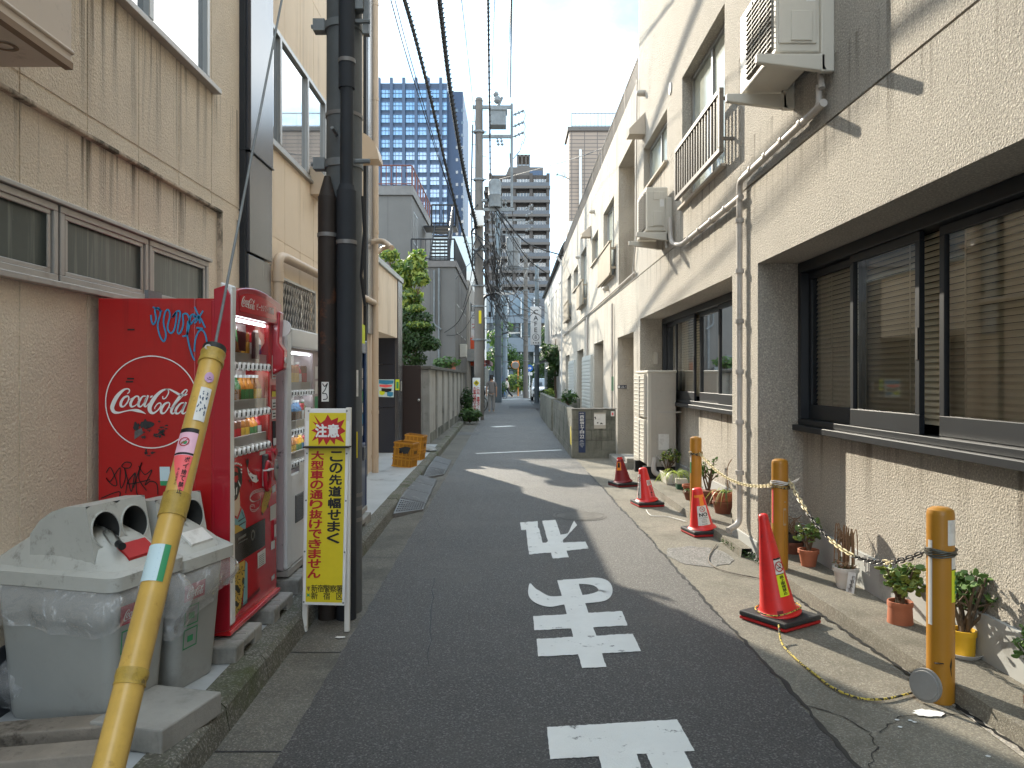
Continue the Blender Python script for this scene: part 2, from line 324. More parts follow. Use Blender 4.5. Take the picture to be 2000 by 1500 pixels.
M['conefade'] = mat('dull_maroon_cone', (.21, .012, .015), .5, var=.2, vscale=9, dirt=((.10, .015, .015), 9, .58, .7))
M['orange'] = mat('orange_tape', (.75, .22, .02), .5)
M['terracotta'] = mat('terracotta', (.43, .145, .075), .75, var=.2, vscale=9, dirt=((.55, .38, .28), 12, .62, .74))
M['terradark'] = mat('old_brown_terracotta', (.20, .075, .045), .8, var=.25, vscale=9)
M['potyellow'] = mat('yellow_pot', (.72, .42, .02), .5, var=.1, vscale=9)
M['potwhite'] = mat('white_pot', (.58, .56, .52), .55, var=.12, vscale=8, dirt=((.12, .1, .08), 9, .62, .7))
M['potblack'] = mat('black_plastic_pot', (.02, .02, .021), .5)
M['potgreen'] = mat('dark_green_pot', (.012, .07, .035), .5)
M['soil'] = mat('potting_soil', (.05, .035, .025), .95, bump=(60, 1, 'noise', .01))
M['bin'] = mat('grey_bin_plastic', (.36, .365, .345), .45, var=.1, vscale=3, bump=(60, .08, 'noise', .002), dirt=((.24, .235, .21), 3, .58, .75))
M['binlid'] = mat('grimy_bin_lid', (.44, .44, .405), .5, var=.15, vscale=4, dirt=((.20, .19, .165), 16, .56, .70))
M['wood'] = mat('weathered_plank', (.27, .235, .195), .85, var=.3, vscale=5, bump=(24, .8, 'noise', .008), dirt=((.06, .05, .04), 7, .55, .66))
M['crateshell'] = mat('crate_shell_plastic', (.40, .175, .015), .55, var=.3, vscale=6)
M['crate'] = mat('yellow_crate_plastic', (.56, .255, .02), .5, var=.25, vscale=6, dirt=((.24, .10, .02), 5, .58, .7))
M['ramp'] = mat('step_ramp_plastic', (.14, .14, .14), .55, var=.3, vscale=6, dirt=((.3, .29, .27), 7, .58, .72))
M['manhole'] = mat('iron_manhole', (.16, .15, .135), .6, .3, var=.3, vscale=14, bump=(70, .9, 'noise', .008))
M['acbody'] = mat('ivory_ac_casing', (.56, .525, .455), .45, var=.08, vscale=3, dirt=((.34, .29, .22), 4, .6, .78))
M['acgrey'] = mat('grey_ac_casing', (.45, .415, .36), .5, var=.12, vscale=2.5, dirt=((.27, .24, .2), 3, .55, .75))
M['acdark'] = mat('dusty_ac_grille', (.17, .155, .13), .6)
M['railing'] = mat('bronze_railing', (.16, .14, .12), .45, .4)
M['ironrail'] = mat('dark_iron_railing', (.03, .03, .032), .5, .3)
M['redrail'] = mat('rusty_red_railing', (.14, .05, .04), .6)
M['brick'] = mat('brown_tile', (.25, .19, .15), .7, var=.2, vscale=1)
M['towerdark'] = mat('dark_tower_cladding', (.055, .085, .14), .45)
M['towernavy'] = mat('navy_tower_cladding', (.035, .06, .11), .5)
M['brownt'] = mat('grey_brown_tower', (.085, .07, .06), .75, var=.1, vscale=.1)
M['brownslab'] = mat('balcony_slab', (.125, .108, .095), .75)
M['endbld'] = mat('blue_grey_office', (.15, .18, .21), .6)
M['whitecar'] = mat('white_car_paint', (.72, .73, .74), .2, coat=1.0)
M['skin'] = mat('skin', (.48, .28, .19), .5)
M['shirt'] = mat('grey_tshirt', (.20, .185, .18), .85)
M['trousers'] = mat('grey_trousers', (.26, .255, .25), .85)
M['darkjean'] = mat('dark_trousers', (.02, .022, .03), .85)
M['cream'] = mat('cream_top', (.6, .56, .48), .85)
M['hair'] = mat('dark_hair', (.015, .012, .011), .6)
M['bark'] = mat('bark', (.12, .085, .055), .9, bump=(30, .8, 'noise', .01))
def leaf(name, col, tr=.35):
    m = mat(name, col, .45, var=.3, vscale=6, spec=.35); t = m.node_tree; n = t.nodes; l = t.links
    b = n['Principled BSDF']; d = n.new('ShaderNodeBsdfTranslucent'); d.inputs[0].default_value = (col[0] * 1.5, col[1] * 1.6, col[2], 1)
    x = n.new('ShaderNodeMixShader'); x.inputs[0].default_value = tr; l.new(b.outputs[0], x.inputs[1]); l.new(d.outputs[0], x.inputs[2]); l.new(x.outputs[0], n['Material Output'].inputs[0]); return m
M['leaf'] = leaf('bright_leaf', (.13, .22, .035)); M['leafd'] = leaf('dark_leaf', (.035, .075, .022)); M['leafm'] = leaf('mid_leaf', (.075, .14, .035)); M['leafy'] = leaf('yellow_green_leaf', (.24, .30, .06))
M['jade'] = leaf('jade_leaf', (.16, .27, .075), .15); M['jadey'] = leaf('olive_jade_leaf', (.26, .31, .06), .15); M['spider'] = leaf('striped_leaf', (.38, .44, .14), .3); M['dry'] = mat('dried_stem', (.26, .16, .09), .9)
M['glass'] = glassy('clear_glass', (.93, .96, .96), 1.0)
M['glasswire'] = glassy('wired_glass', (.62, .68, .66), .9)
M['vglass'] = glassy('display_glass', (.94, .95, .95), .8)
M['glassdark'] = glassy('dark_window', (.04, .05, .055), 1.3, .03, False)
M['glassblue'] = glassy('sky_window', (.09, .12, .15), 1.7, .03, False)
M['frost'] = mat('frosted_ribbed_glass', (.085, .10, .09), .3, spec=.5, var=.25, vscale=2, streak=((.20, .22, .19), 1.0, 30), under=((1.5, 2.5),), dirt=((.3, .3, .26), 4, .64, .74))
M['frostR'] = mat('pale_frosted_glass', (.50, .53, .46), .12, spec=.8, var=.25, vscale=.8, bump=(30, .2, 'noise', .003))
M['towerglass'] = glassy('tower_glass', (.26, .48, .74), 2.0, .05, False)
M['blind'] = mat('beige_blind', (.74, .645, .48), .6)
M['film'] = None
# ================================================================== ground
def strip(mb, rows, z, mi=0):
    """rows of (y, x0, x1) -> a flat strip"""
    vs = []
    for y, a, b in rows: vs += [(a, y, z), (b, y, z)]
    return mb.add(vs, [[2 * i, 2 * i + 1, 2 * i + 3, 2 * i + 2] for i in range(len(rows) - 1)], mi)
g = MB(); g.quad((-900, -60, -.06), (900, -60, -.06), (900, 1500, -.06), (-900, 1500, -.06))
label(g.build('ground', M['asphaltfar'], smooth=False), kind='structure')
def xl(y): return -0.985 - .0095 * (y - 3)        # left edge of the asphalt
def xr(y): return 1.43 - .0125 * (y - 3.2) if y < 16 else 1.27
def xk(y): return -1.275 - .0165 * (y - 3)        # foot of the kerb
YS = [-5, 0, 2, 4, 6, 8, 10, 12, 14, 16, 20, 25, 30, 40, 55, 70.5]
r = MB(); jr = random.Random(3)
yy = -5.0; rows = []
while yy < 70.5:
    rows.append((yy, xl(yy) + jr.uniform(-.008, .008), xr(yy) + jr.uniform(-.014, .014))); yy += .12 if yy < 18 else 1.0
strip(r, rows, 0.0); road = label(r.build('road', M['asphalt'], smooth=False), kind='structure')
r = MB(); r.quad((-60, 70.5, .0), (60, 70.5, .0), (60, 80, .0), (-60, 80, .0)); label(r.build('cross_road', M['asphaltfar'], smooth=False), kind='structure')
r = MB(); strip(r, [(y, xk(y) - .02, xl(y) + .06) for y in YS[:-1]], -.006); gut = label(r.build('gutter', M['gutter'], smooth=False), kind='structure')
r = MB()
for k in range(-3, 40):                             # joints between the gutter slabs
    y = .9 + k * 1.2; r.quad((xk(y), y, -.004), (xl(y) + .005, y, -.004), (xl(y) + .005, y + .012, -.004), (xk(y), y + .012, -.004))
r.build('slab_joint', M['black'], gut, smooth=False)
kz = .125
kb = MB()
yy = -4.9; k = 0
while yy < 33:
    y1 = min(yy + .598, 33); dz = jr.uniform(-.006, .004)
    a0, a1 = xk(yy), xk(y1)
    vs = [(a0, yy, -.02), (a0 - .02, yy, kz + dz - .025), (a0 - .045, yy, kz + dz), (a0 - .165, yy, kz + dz), (a0 - .165, yy, -.02),
          (a1, y1 - .006, -.02), (a1 - .02, y1 - .006, kz + dz - .025), (a1 - .045, y1 - .006, kz + dz), (a1 - .165, y1 - .006, kz + dz), (a1 - .165, y1 - .006, -.02)]
    kb.add(vs, [[0, 1, 2, 3, 4], [9, 8, 7, 6, 5], [0, 5, 6, 1], [1, 6, 7, 2], [2, 7, 8, 3], [3, 8, 9, 4]]); yy += .6
label(kb.build('kerb', M['kerb'], smooth=False), kind='structure')
r = MB(); strip(r, [(y, -4.2, xk(y) - .16) for y in (-5, 0, 5, 10, 14, 17.4)], .118); pf = label(r.build('pavement', M['paintfloor'], smooth=False), kind='structure')
r = MB(); strip(r, [(y, -3, xk(y) - .16) for y in (17.4, 22, 27, 33)], .112); label(r.build('verge', M['gutter'], smooth=False), kind='structure')
r = MB(); strip(r, [(y, -6, xl(y) - .1) for y in (33, 40, 55, 70)], .012); label(r.build('side_pavement', M['gutter'], smooth=False), kind='structure')
# right: apron and low planting step
r = MB(); strip(r, [(y, xr(y) - .05, 3.6) for y in YS[:10]] + [(16, 1.22, 3.6), (33, 1.2, 4.0)], -.005); ap = label(r.build('concrete_apron', M['apron'], smooth=False), kind='structure')
def xs(y): return 2.185 - .052 * (y - 3.8) if y < 6 else 2.07 - .018 * (y - 6)
st = MB(); ys = [-3, 1, 2.5, 3.5, 4.5, 5.5, 6.3]
for (seq, zt) in ((ys, .085), ([6.9, 8, 9.5, 11, 12.2], .075)):
    for a, b in zip(seq, seq[1:]):
        st.add([(xs(a), a, -.02), (xs(a) + .012, a, zt), (2.62, a, zt), (xs(b), b, -.02), (xs(b) + .012, b, zt), (2.62, b, zt)], [[0, 3, 4, 1], [1, 4, 5, 2]])
st.add([(xs(6.3), 6.3, -.02), (xs(6.3) + .012, 6.3, .085), (2.62, 6.3, .085), (2.62, 6.3, -.02), (2.3, 6.75, -.02), (2.3, 6.75, .085), (2.62, 6.75, .085)], [[0, 1, 5, 4], [1, 2, 6, 5]])
label(st.build('planting_step', M['apron'], smooth=False), kind='structure')
# cracks in the apron, chalky spill, wet gravel patch
def crack(pts, wd, name='crack', m='ink', z=-.0005, par=ap):
    mb = MB(); q = []
    for i, p in enumerate(pts): q.append((p[0], p[1]))
    out = []
    for a, b in zip(q, q[1:]):
        for t in range(6): out.append((a[0] + (b[0] - a[0]) * t / 6 + jr.uniform(-.012, .012), a[1] + (b[1] - a[1]) * t / 6 + jr.uniform(-.012, .012), wd * jr.uniform(.3, 1.1)))
    out.append((*q[-1], wd * .4)); stroke(mb, out, wd, lambda x, y: (x, y, z), 2); return mb.build(name, M[m], par, smooth=False)
SPOT = []
def g2(px, py): p = PG(px, py); return (p.x, p.y)
crack([g2(1560, 1375), g2(1640, 1395), g2(1700, 1430), g2(1715, 1460), g2(1700, 1500)], .010)
crack([g2(1715, 1430), g2(1760, 1400), g2(1850, 1395), g2(1900, 1396)], .007)
crack([(xs(y) - .012, y) for y in [2.2 + .2 * i for i in range(21)]], .03, 'foot_strip', z=.0012)  # dark strip added along the foot of the step so its edge reads clearer
for q_ in ([(848, 1130), (842, 1210), (838, 1300)], [(820, 1010), (850, 1008), (860, 1030)], [(1000, 1060), (1090, 1052), (1140, 1066)]): crack([g2(*p) for p in q_], .008, 'crack', z=.0022, par=road)
crack([(xr(y) + jr.uniform(-.015, .015), y) for y in [3.0 + .35 * i for i in range(30)]], .03, 'seam', z=.0015)
r = MB(); c0 = PG(1813, 1393)
def blob(mb, cx, cy, rx, ry, z, n=26, j=.25, mi=0):
    mb.poly([(cx + rx * math.cos(2 * math.pi * i / n) * jr.uniform(1 - j, 1 + j * .4), cy + ry * math.sin(2 * math.pi * i / n) * jr.uniform(1 - j, 1 + j * .4), z) for i in range(n)], mi)
blob(r, c0.x, c0.y, .075, .045, .001)
r0 = r
for px, py in ((1786, 1410), (1778, 1407), (1752, 1406), (1758, 1420), (1930, 1477)): q = PG(px, py); r = MB(); blob(r, q.x, q.y, .011, .009, .001, 9); SPOT.append(r)
r = r0
spl = label(r.build('paint_spill', mat('white_spill', (.72, .72, .70), .8, bump=(90, .8, 'noise', .008)), smooth=False), 'splash of dried white paint on the concrete before the nearest ochre bollard', 'paint spill')
r = MB(); q = PG(1370, 1085); blob(r, q.x - .03, q.y, .30, .42, -.001, 30, .15)
r.build('gravel_patch', mat('wet_gravel', (.105, .104, .10), .4, speck=(75, (.24, .235, .22), .75, .9), bump=(50, 1, 'noise', .02)), ap, smooth=False)
for r in SPOT: r.build('spot', spl.data.materials[0], spl, smooth=False)
# moss at the foot of the pier
mo = MB()
for i in range(260):
    t = jr.random(); y = 6.5 + 1.0 * t; x = 2.06 + .1 * (1 - t) + jr.uniform(-.05, .05); z = jr.uniform(.0, .05); a = jr.uniform(0, 6.28); s_ = jr.uniform(.008, .02)
    mo.add([(x, y, z), (x + s_ * math.cos(a), y + s_ * math.sin(a), z + s_), (x - s_ * math.sin(a), y + s_ * math.cos(a), z + s_ * .6)], [[0, 1, 2]])
label(mo.build('moss', M['leafd'], smooth=False, fix=False), kind='stuff')
# painted characters (stop, written for traffic coming the other way)
def zp(x, y): q = PG(850 + x * 600 / 1636, 950 + y * 600 / 1636, .004); return q
def painted(polys, strokes=(), name='painted_character'):
    mb = MB()
    for i, pl in enumerate(polys):
        q = []
        for a, b in zip(pl, pl[1:] + pl[:1]):
            n_ = max(1, int(math.hypot(a[0] - b[0], a[1] - b[1]) / 14))
            for t in range(n_):
                j = 1.6 if t else 0
                q.append(zp(a[0] + (b[0] - a[0]) * t / n_ + jr.uniform(-j, j), a[1] + (b[1] - a[1]) * t / n_ + jr.uniform(-j, j)) + Vector((0, 0, .0004 * i)))
        mb.poly(q)
    for i, (pts, wd) in enumerate(strokes): stroke(mb, pts, wd, lambda x, y: zp(x, y) + Vector((0, 0, .0003 * (i + 4))), 8)
    return mb.build(name, M['paint_road'], road, smooth=False)
painted([[(595, 1282), (1288, 1240), (1382, 1408), (612, 1452)], [(872, 1436), (1072, 1424), (1200, 1800), (960, 1800)], [(1124, 1424), (1325, 1410), (1520, 1800), (1290, 1800)],
         [(500, 1820), (1700, 1760), (1760, 1900), (520, 1980)]])
painted([[(522, 690), (995, 664), (1024, 740), (528, 766)], [(540, 812), (1052, 784), (1096, 878), (548, 906)], [(650, 500), (756, 494), (912, 962), (782, 968)]],
        [([(505, 518, 8), (528, 575, 62), (600, 612, 58), (690, 606, 46), (820, 598, 46), (900, 575, 66), (900, 535, 74), (850, 508, 44), (760, 506, 26), (680, 510, 26)], 40)])
painted([[(452, 192), (545, 184), (548, 226), (458, 232)], [(482, 226), (552, 222), (572, 300), (590, 300), (640, 262), (706, 250), (740, 182), (756, 206), (668, 300), (800, 294), (818, 330), (640, 350), (500, 362)],
         [(570, 184), (640, 178), (712, 378), (626, 384)]])
def gline(pts, wd, name):
    mb = MB(); stroke(mb, [(p[0], p[1], wd) for p in pts], wd, lambda x, y: (x, y, .004), 4); return mb.build(name, M['paint_road'], road, smooth=False)
gline([g2(930, 886), g2(1097, 879)], .13, 'painted_line'); gline([g2(963, 834), g2(1002, 832)], .35, 'painted_line'); gline([g2(966, 781), g2(1015, 779)], .5, 'painted_line')
gline([g2(1024, 781), g2(1050, 780)], .4, 'painted_line')
gline([(-20, 70.2), (20, 70.2)], .3, 'painted_line')
for cpx, cpy, rx, ry in ((910, 847, .38, .5), (1022, 795, .8, 2.2)):   # repaired patches
    q = PG(cpx, cpy); m_ = MB(); m_.quad((q.x - rx, q.y - ry, .003), (q.x + rx, q.y - ry, .003), (q.x + rx, q.y + ry, .003), (q.x - rx, q.y + ry, .003)); m_.build('patch', M['asphaltfar'], road, smooth=False)
# manhole
q = PG(1132, 1008); mh = MB(); mh.lathe([(.0, .006), (.27, .006), (.275, .002)], (q.x, q.y, 0), 40, caps=False)
for rr in (.30, .315): mh.ring((q.x, q.y, .007 if rr == .30 else .004), (1, 0, 0), (0, 1, 0), rr - .012, rr, 40)
for rr in (.06, .12, .18, .235): mh.ring((q.x, q.y, .009), (1, 0, 0), (0, 1, 0), rr, rr + .014, 36)
for i in range(24):
    a = i * math.pi / 12; u = Vector((math.cos(a), math.sin(a), 0)); v = Vector((-u.y, u.x, 0)) * .006; o_ = Vector((q.x, q.y, .0095))
    mh.quad(o_ + u * .08 - v, o_ + u * .23 - v, o_ + u * .23 + v, o_ + u * .08 + v)
label(mh.build('manhole_cover', M['manhole'], smooth=False), 'round iron manhole cover with ringed pattern beside the farthest painted character', 'manhole cover')
# ================================================================== walls with openings
def sheet(mb, X, sx, y0, y1, z0, z1, holes=(), grooves=(), gd=.008, mi=0, mg=None, back=()):
    hs_ = [(max(a, y0), min(b, y1), max(c, z0), min(d, z1), e) for a, b, c, d, e in holes]
    ys_ = sorted({y0, y1, *[h[0] for h in hs_], *[h[1] for h in hs_], *[g_[0] for g_ in grooves if y0 < g_[0] < y1], *[g_[1] for g_ in grooves if y0 < g_[1] < y1]})
    zs_ = sorted({z0, z1, *[h[2] for h in hs_], *[h[3] for h in hs_], *[g_[2] for g_ in grooves if z0 < g_[2] < z1], *[g_[3] for g_ in grooves if z0 < g_[3] < z1]})
    for ya, yb in zip(ys_, ys_[1:]):
        for za, zb in zip(zs_, zs_[1:]):
            yc, zc = (ya + yb) / 2, (za + zb) / 2
            if any(h[0] < yc < h[1] and h[2] < zc < h[3] for h in hs_): continue
            gr = any(g_[0] < yc < g_[1] and g_[2] < zc < g_[3] for g_ in grooves); x = X - sx * gd if gr else X
            mb.quad((x, ya, za), (x, yb, za), (x, yb, zb), (x, ya, zb), (mg if gr and mg is not None else mi))
            if gr and yb - ya < zb - za:
                for y_ in (ya, yb): mb.quad((X, y_, za), (X, y_, zb), (x, y_, zb), (x, y_, za), mi)
            elif gr:
                for z_ in (za, zb): mb.quad((X, ya, z_), (X, yb, z_), (x, yb, z_), (x, ya, z_), mi)
    for a, b, c, d, e in hs_:
        x = X - sx * e
        for p, q_ in (((a, c), (b, c)), ((b, c), (b, d)), ((b, d), (a, d)), ((a, d), (a, c))):
            mb.quad((X, p[0], p[1]), (X, q_[0], q_[1]), (x, q_[0], q_[1]), (x, p[0], p[1]), mi)
    for a, b, c, d, e in back:
        x = X - sx * e; mb.quad((x, a, c), (x, b, c), (x, b, d), (x, a, d), mi)
def win(parent, X, sx, y0, y1, z0, z1, glass, frame, splits=(), fw=.045, fd=.05, depth=.02, rails=(), name='window', sub=True, bot=None):
    """a window in the plane x = X: frame boxes with glass behind the front face by depth"""
    mb = MB(); x0, x1 = sorted((X, X - sx * fd)); b_ = bot or fw
    mb.box(x0, x1, y0, y1, z0, z0 + b_); mb.box(x0, x1, y0, y1, z1 - fw, z1)
    for a in (y0, y1 - fw): mb.box(x0, x1, a, a + fw, z0 + b_, z1 - fw)
    for s_ in splits: mb.box(x0 + .004, x1 + .004 * sx, s_ - fw * .6, s_ + fw * .6, z0 + b_, z1 - fw)
    for z in rails: mb.box(x0 + .002, x1, y0 + fw, y1 - fw, z - .015, z + .015)
    o = mb.build(name, frame, parent, smooth=False, bevel=.003, seg=1)
    gx = X - sx * depth; p = MB(); p.quad((gx, y0 + fw * .5, z0 + b_ * .5), (gx, y1 - fw * .5, z0 + b_ * .5), (gx, y1 - fw * .5, z1 - fw * .5), (gx, y0 + fw * .5, z1 - fw * .5)); p.build('pane', glass, o, smooth=False)
    return o
# ================================================================== left: beige building with its strip window
XL = -2.25
LB = thing('beige_building', 'long beige stucco building with streaked walls and high strip window behind the vending machines', 'building', (XL, 5, 0))
w_ = MB()
cols = [-2.1 + .56 * i for i in range(15)]
gro = [(c, c + .014, 0, 2.88) for c in cols if c < 5.6] + [(c, c + .014, 2.90, 10) for c in cols if c < 6.3] + [(-4, 6.34, 2.985, 3.003)]
holes = [(-.95, 5.68, 2.07, 2.47, .05), (1.2, 5.72, 3.78, 5.35, .07)]
sheet(w_, XL, 1, -5, 6.34, 0, 10.5, holes, gro, .004)
w_.quad((XL, 12.62, 0), (-9, 12.62, 0), (-9, 12.62, 10.5), (XL, 12.62, 10.5)); w_.quad((XL, -5, 10.5), (XL, 12.62, 10.5), (-9, 12.62, 10.5), (-9, -5, 10.5)); w_.quad((XL, -5, 0), (-9, -5, 0), (-9, -5, 10.5), (XL, -5, 10.5))
w_.quad((-9, -5, 0), (-9, 12.62, 0), (-9, 12.62, 10.5), (-9, -5, 10.5))
w_.build('wall', M['stuccoL'], LB, smooth=False)
w_ = MB(); gro = [(c, c + .012, 0, 10) for c in (7.6, 8.15, 8.7, 9.25, 9.8, 10.35, 10.9, 11.45)] + [(6.9, 12.62, 2.93, 2.945), (6.9, 12.62, 5.85, 5.865)]
sheet(w_, XL, 1, 6.94, 12.62, 0, 10.5, [(6.96, 10.25, 3.80, 4.95, .06), (7.25, 8.55, 1.55, 2.56, .06)], gro, .003); w_.build('siding_wall', M['sidingL'], LB, smooth=False)
b = MB(); b.box(XL - .05, XL + .012, -5, 6.34, 0, .42); b.build('plinth', mat('dark_base_paint', (.045, .05, .058), .6, var=.2), LB, smooth=False)
b = MB(); b.box(XL - .02, XL + .032, -5, 5.90, 2.868, 2.892); b.box(XL - .02, XL + .03, 5.86, 5.90, 2.07, 2.868); b.build('ledge', M['ledge'], LB, smooth=False, bevel=.006)
for a, c in ((.94, 1.88), (1.9, 2.84), (2.86, 3.79), (3.81, 4.73), (4.75, 5.67)):
    o = win(LB, XL + .012, 1, a, c, 2.08, 2.46, M['frost'], M['alu'], (), .035, .05, .03)
    f2 = MB()
    for z in (2.115, 2.40): f2.box(XL - .005, XL + .004, a + .05, c - .05, z, z + .025)
    for y in (a + .05, c - .075): f2.box(XL - .005, XL + .004, y, y + .025, 2.14, 2.40)
    f2.build('sash', M['alu'], o, smooth=False, bevel=.003, seg=1)
b = MB(); b.box(XL - .02, XL + .05, .9, 5.74, 2.045, 2.076); b.box(XL - .02, XL + .03, .9, 5.70, 2.463, 2.485); b.build('sill', M['alu'], LB, smooth=False, bevel=.004)
win(LB, XL + .005, 1, 1.2, 3.35, 3.79, 5.34, M['glassblue'], M['alu_grey'], (2.2,), .05, .06, .035)
win(LB, XL + .005, 1, 3.36, 5.71, 3.79, 5.34, M['glassblue'], M['alu_grey'], (4.78,), .05, .06, .035)
b = MB(); b.box(XL - .02, XL + .06, 1.1, 5.80, 3.745, 3.782); b.build('sill', M['alu'], LB, smooth=False, bevel=.004)
b = MB(); b.box(XL - .2, XL + .065, 6.37, 6.97, 0, 2.64); b.box(XL - .2, XL + .075, 6.37, 6.97, 2.655, 3.49); b.box(XL - .2, XL + .085, 6.37, 6.97, 3.505, 10.5)
b.build('pilaster', M['charcoal'], LB, smooth=False, bevel=.006); b = MB(); b.box(XL - .2, XL + .05, 6.335, 6.368, 0, 10.5); b.box(XL - .2, XL + .09, 6.33, 6.98, 3.492, 3.503); b.build('edge_strip', M['black_alu'], LB, smooth=False)
win(LB, XL + .015, 1, 6.96, 10.25, 3.81, 4.94, M['glassblue'], M['alu_grey'], (7.43, 8.42, 9.22), .05, .06, .03)
b = MB(); b.box(XL - .02, XL + .04, 6.97, 10.3, 3.775, 3.805); b.build('sill', M['alu_grey'], LB, smooth=False, bevel=.004)
b = MB(); b.box(XL - .2, XL + .06, 11.7, 12.25, 2.3, 10.5); b.build('metal_panel', mat('brushed_panel', (.35, .37, .39), .25, .7, var=.2), LB, smooth=False); b = MB(); b.box(XL - .2, XL + .05, 11.62, 11.69, 0, 10.5); b.build('edge_strip', M['black_alu'], LB, smooth=False)
# lattice window grille
wo = win(LB, XL - .005, 1, 7.26, 8.54, 1.56, 2.55, M['glassdark'], M['alu_grey'], (7.9,), .03, .05, .03)
b = MB(); y0, y1, z0, z1 = 7.25, 8.55, 1.55, 2.56
for k in range(-9, 17):
    for sg in (1, -1):
        p, q_ = [], []
        ya = y0 + k * .085; a = Vector((XL + .05, ya, z0)); d = Vector((XL + .05, ya + (z1 - z0) * .45, z1))
        if sg < 0: a, d = Vector((XL + .055, y1 - (ya - y0), z0)), Vector((XL + .055, y1 - (ya - y0) - (z1 - z0) * .45, z1))
        t0, t1 = 0, 1
        for lim, s_ in ((y0, 1), (y1, -1)):
            fa, fd = (a.y - lim) * s_, (d.y - lim) * s_
            if fa < 0 and fd < 0: t1 = -1
            elif fa < 0: t0 = max(t0, fa / (fa - fd))
            elif fd < 0: t1 = min(t1, fa / (fa - fd))
        if t1 > t0: b.cyl(a.lerp(d, t0), a.lerp(d, t1), .006, n=4, caps=False)
for z in (z0, z1): b.box(XL + .03, XL + .065, y0, y1, z - .012, z + .012)
for y in (y0, y1): b.box(XL + .03, XL + .065, y - .012, y + .012, z0, z1)
b.build('lattice_grille', M['steelband'], LB, smooth=False)
# pipes
def pipe_bend(pts, r_, k=5, rb=.12):
    out = []; pts = [Vector(p) for p in pts]
    for i, p in enumerate(pts):
        if i in (0, len(pts) - 1): out.append(p); continue
        a = (pts[i - 1] - p); c = (pts[i + 1] - p); ra = min(rb, a.length * .45, c.length * .45); a = p + a.normalized() * ra; c = p + c.normalized() * ra
        for j in range(k + 1): t = j / k; out.append(a * (1 - t) ** 2 + p * 2 * t * (1 - t) + c * t * t)
    return out
b = MB(); b.tube(pipe_bend([(XL + .08, 7.12, .5), (XL + .08, 7.12, 2.72), (XL + .08, 7.3, 2.76), (XL + .08, 12.3, 2.80)], .05), .046, 14)
b.lathe([(.055, -.05), (.055, .05)], (XL + .08, 7.12, 2.55), 16); b.build('waste_pipe', M['beigepipe'], LB)
b = MB(); b.cyl((-2.165, 12.15, .1), (-2.165, 12.15, 11), .054, n=18)
for z in (.35, 1.05, 3.0, 3.9, 5.05, 6.0, 7.5): b.cyl((-2.165, 12.15, z), (-2.165, 12.15, z + .05), .060, n=18)
b.build('downpipe', M['beigepipe'], LB)
b = MB(); b.tube(pipe_bend([P(690, 588, 12), P(718, 598, 12), P(718, 472, 12), P(748, 470, 12), P(765, 484, 11.7)], .05), .043, 12); b.tube(pipe_bend([P(730, 500, 12.2), P(748, 484, 12.4), P(760, 482, 12.2)], .04), .036, 10); b.build('waste_pipe', M['beigepipe'], LB)
def hood(parent, y, z, wdt=.34, hgt=.34, dep=.3):
    mb = MB(); prof = [(0, 0), (0, hgt)] + [(dep * math.sin(a), hgt * math.cos(a)) for a in [R(10 * i) for i in range(1, 9)]] + [(dep, .03), (dep, 0)]
    mb.prism([(XL + p[0], y, z + p[1]) for p in prof], (0, wdt, 0)); return mb.build('vent_hood', M['tan_hood'], parent)
hood(LB, 8.55, 3.66, .34, .3, .22); hood(LB, 11.0, 4.75, .34, .4, .34)
# meter box high on the wall
b = MB(); b.box(XL - .02, -1.93, 2.3, 3.37, 2.965, 4.2); b.box(XL, -1.92, 2.29, 3.38, 3.02, 3.04); o = b.build('wall_box', mat('beige_sheet_metal', (.55, .45, .36), .5, dirt=((.2, .15, .1), 3, .6, .75)), LB, smooth=False, bevel=.02, seg=3)
b = MB(); b.box(-1.96, -1.925, 2.3, 3.37, 2.955, 2.985); b.ring((-2.08, 3.15, 2.963), (1, 0, 0), (0, 1, 0), .03, .05, 20); b.build('trim', mat('rusty_trim', (.25, .17, .11), .8), o, smooth=False)
b = MB(); b.box(XL, XL + .03, 5.98, 6.3, 1.95, 2.2)
for i in range(8): b.box(XL + .03, XL + .045, 6.0, 6.28, 1.97 + i * .028, 1.985 + i * .028)
b.build('louvre_vent', M['alu'], LB, smooth=False)
# ================================================================== left: entrance with beige canopy
EB = thing('entrance_building', 'low building with a dark tiled entrance recess under a beige panelled canopy', 'building', (-2.6, 14.5, 0))
b = MB(); sheet(b, -2.30, 1, 12.64, 15.38, 2.42, 3.58, (), [(c, c + .012, 2.4, 3.6) for c in (13.6, 14.2, 14.8)], .006); b.quad((-2.30, 12.64, 2.42), (-2.30, 15.38, 2.42), (-5, 15.38, 2.42), (-5, 12.64, 2.42))
b.quad((-2.30, 12.64, 3.58), (-2.30, 16.0, 3.58), (-5, 16.0, 3.58), (-5, 12.64, 3.58)); b.build('canopy', M['sidingL'], EB, smooth=False)
b = MB(); b.box(-2.5, -2.26, 12.64, 16.02, 3.585, 3.68); b.build('coping', mat('coping_metal', (.45, .48, .48), .4, .4, var=.2), EB, smooth=False, bevel=.005)
b = MB(); b.box(-5, -2.34, 15.4, 15.6, .118, 1.02); b.box(-5, -2.34, 15.4, 15.6, 1.028, 1.89); b.box(-5, -2.34, 15.4, 15.6, 1.898, 3.5); b.build('tiled_wall', M['navy'], EB, smooth=False, bevel=.004)
b = MB(); b.box(-2.34, -2.28, 15.39, 15.44, .118, 3.58); b.box(-2.6, -2.285, 15.44, 16.0, .118, 3.58); b.build('pillar', M['charcoal'], EB, smooth=False, bevel=.006)
b = MB(); b.box(-5, -2.6, 15.6, 17.3, .118, 3.3); b.build('rear_block', M['concrete'], EB, smooth=False)
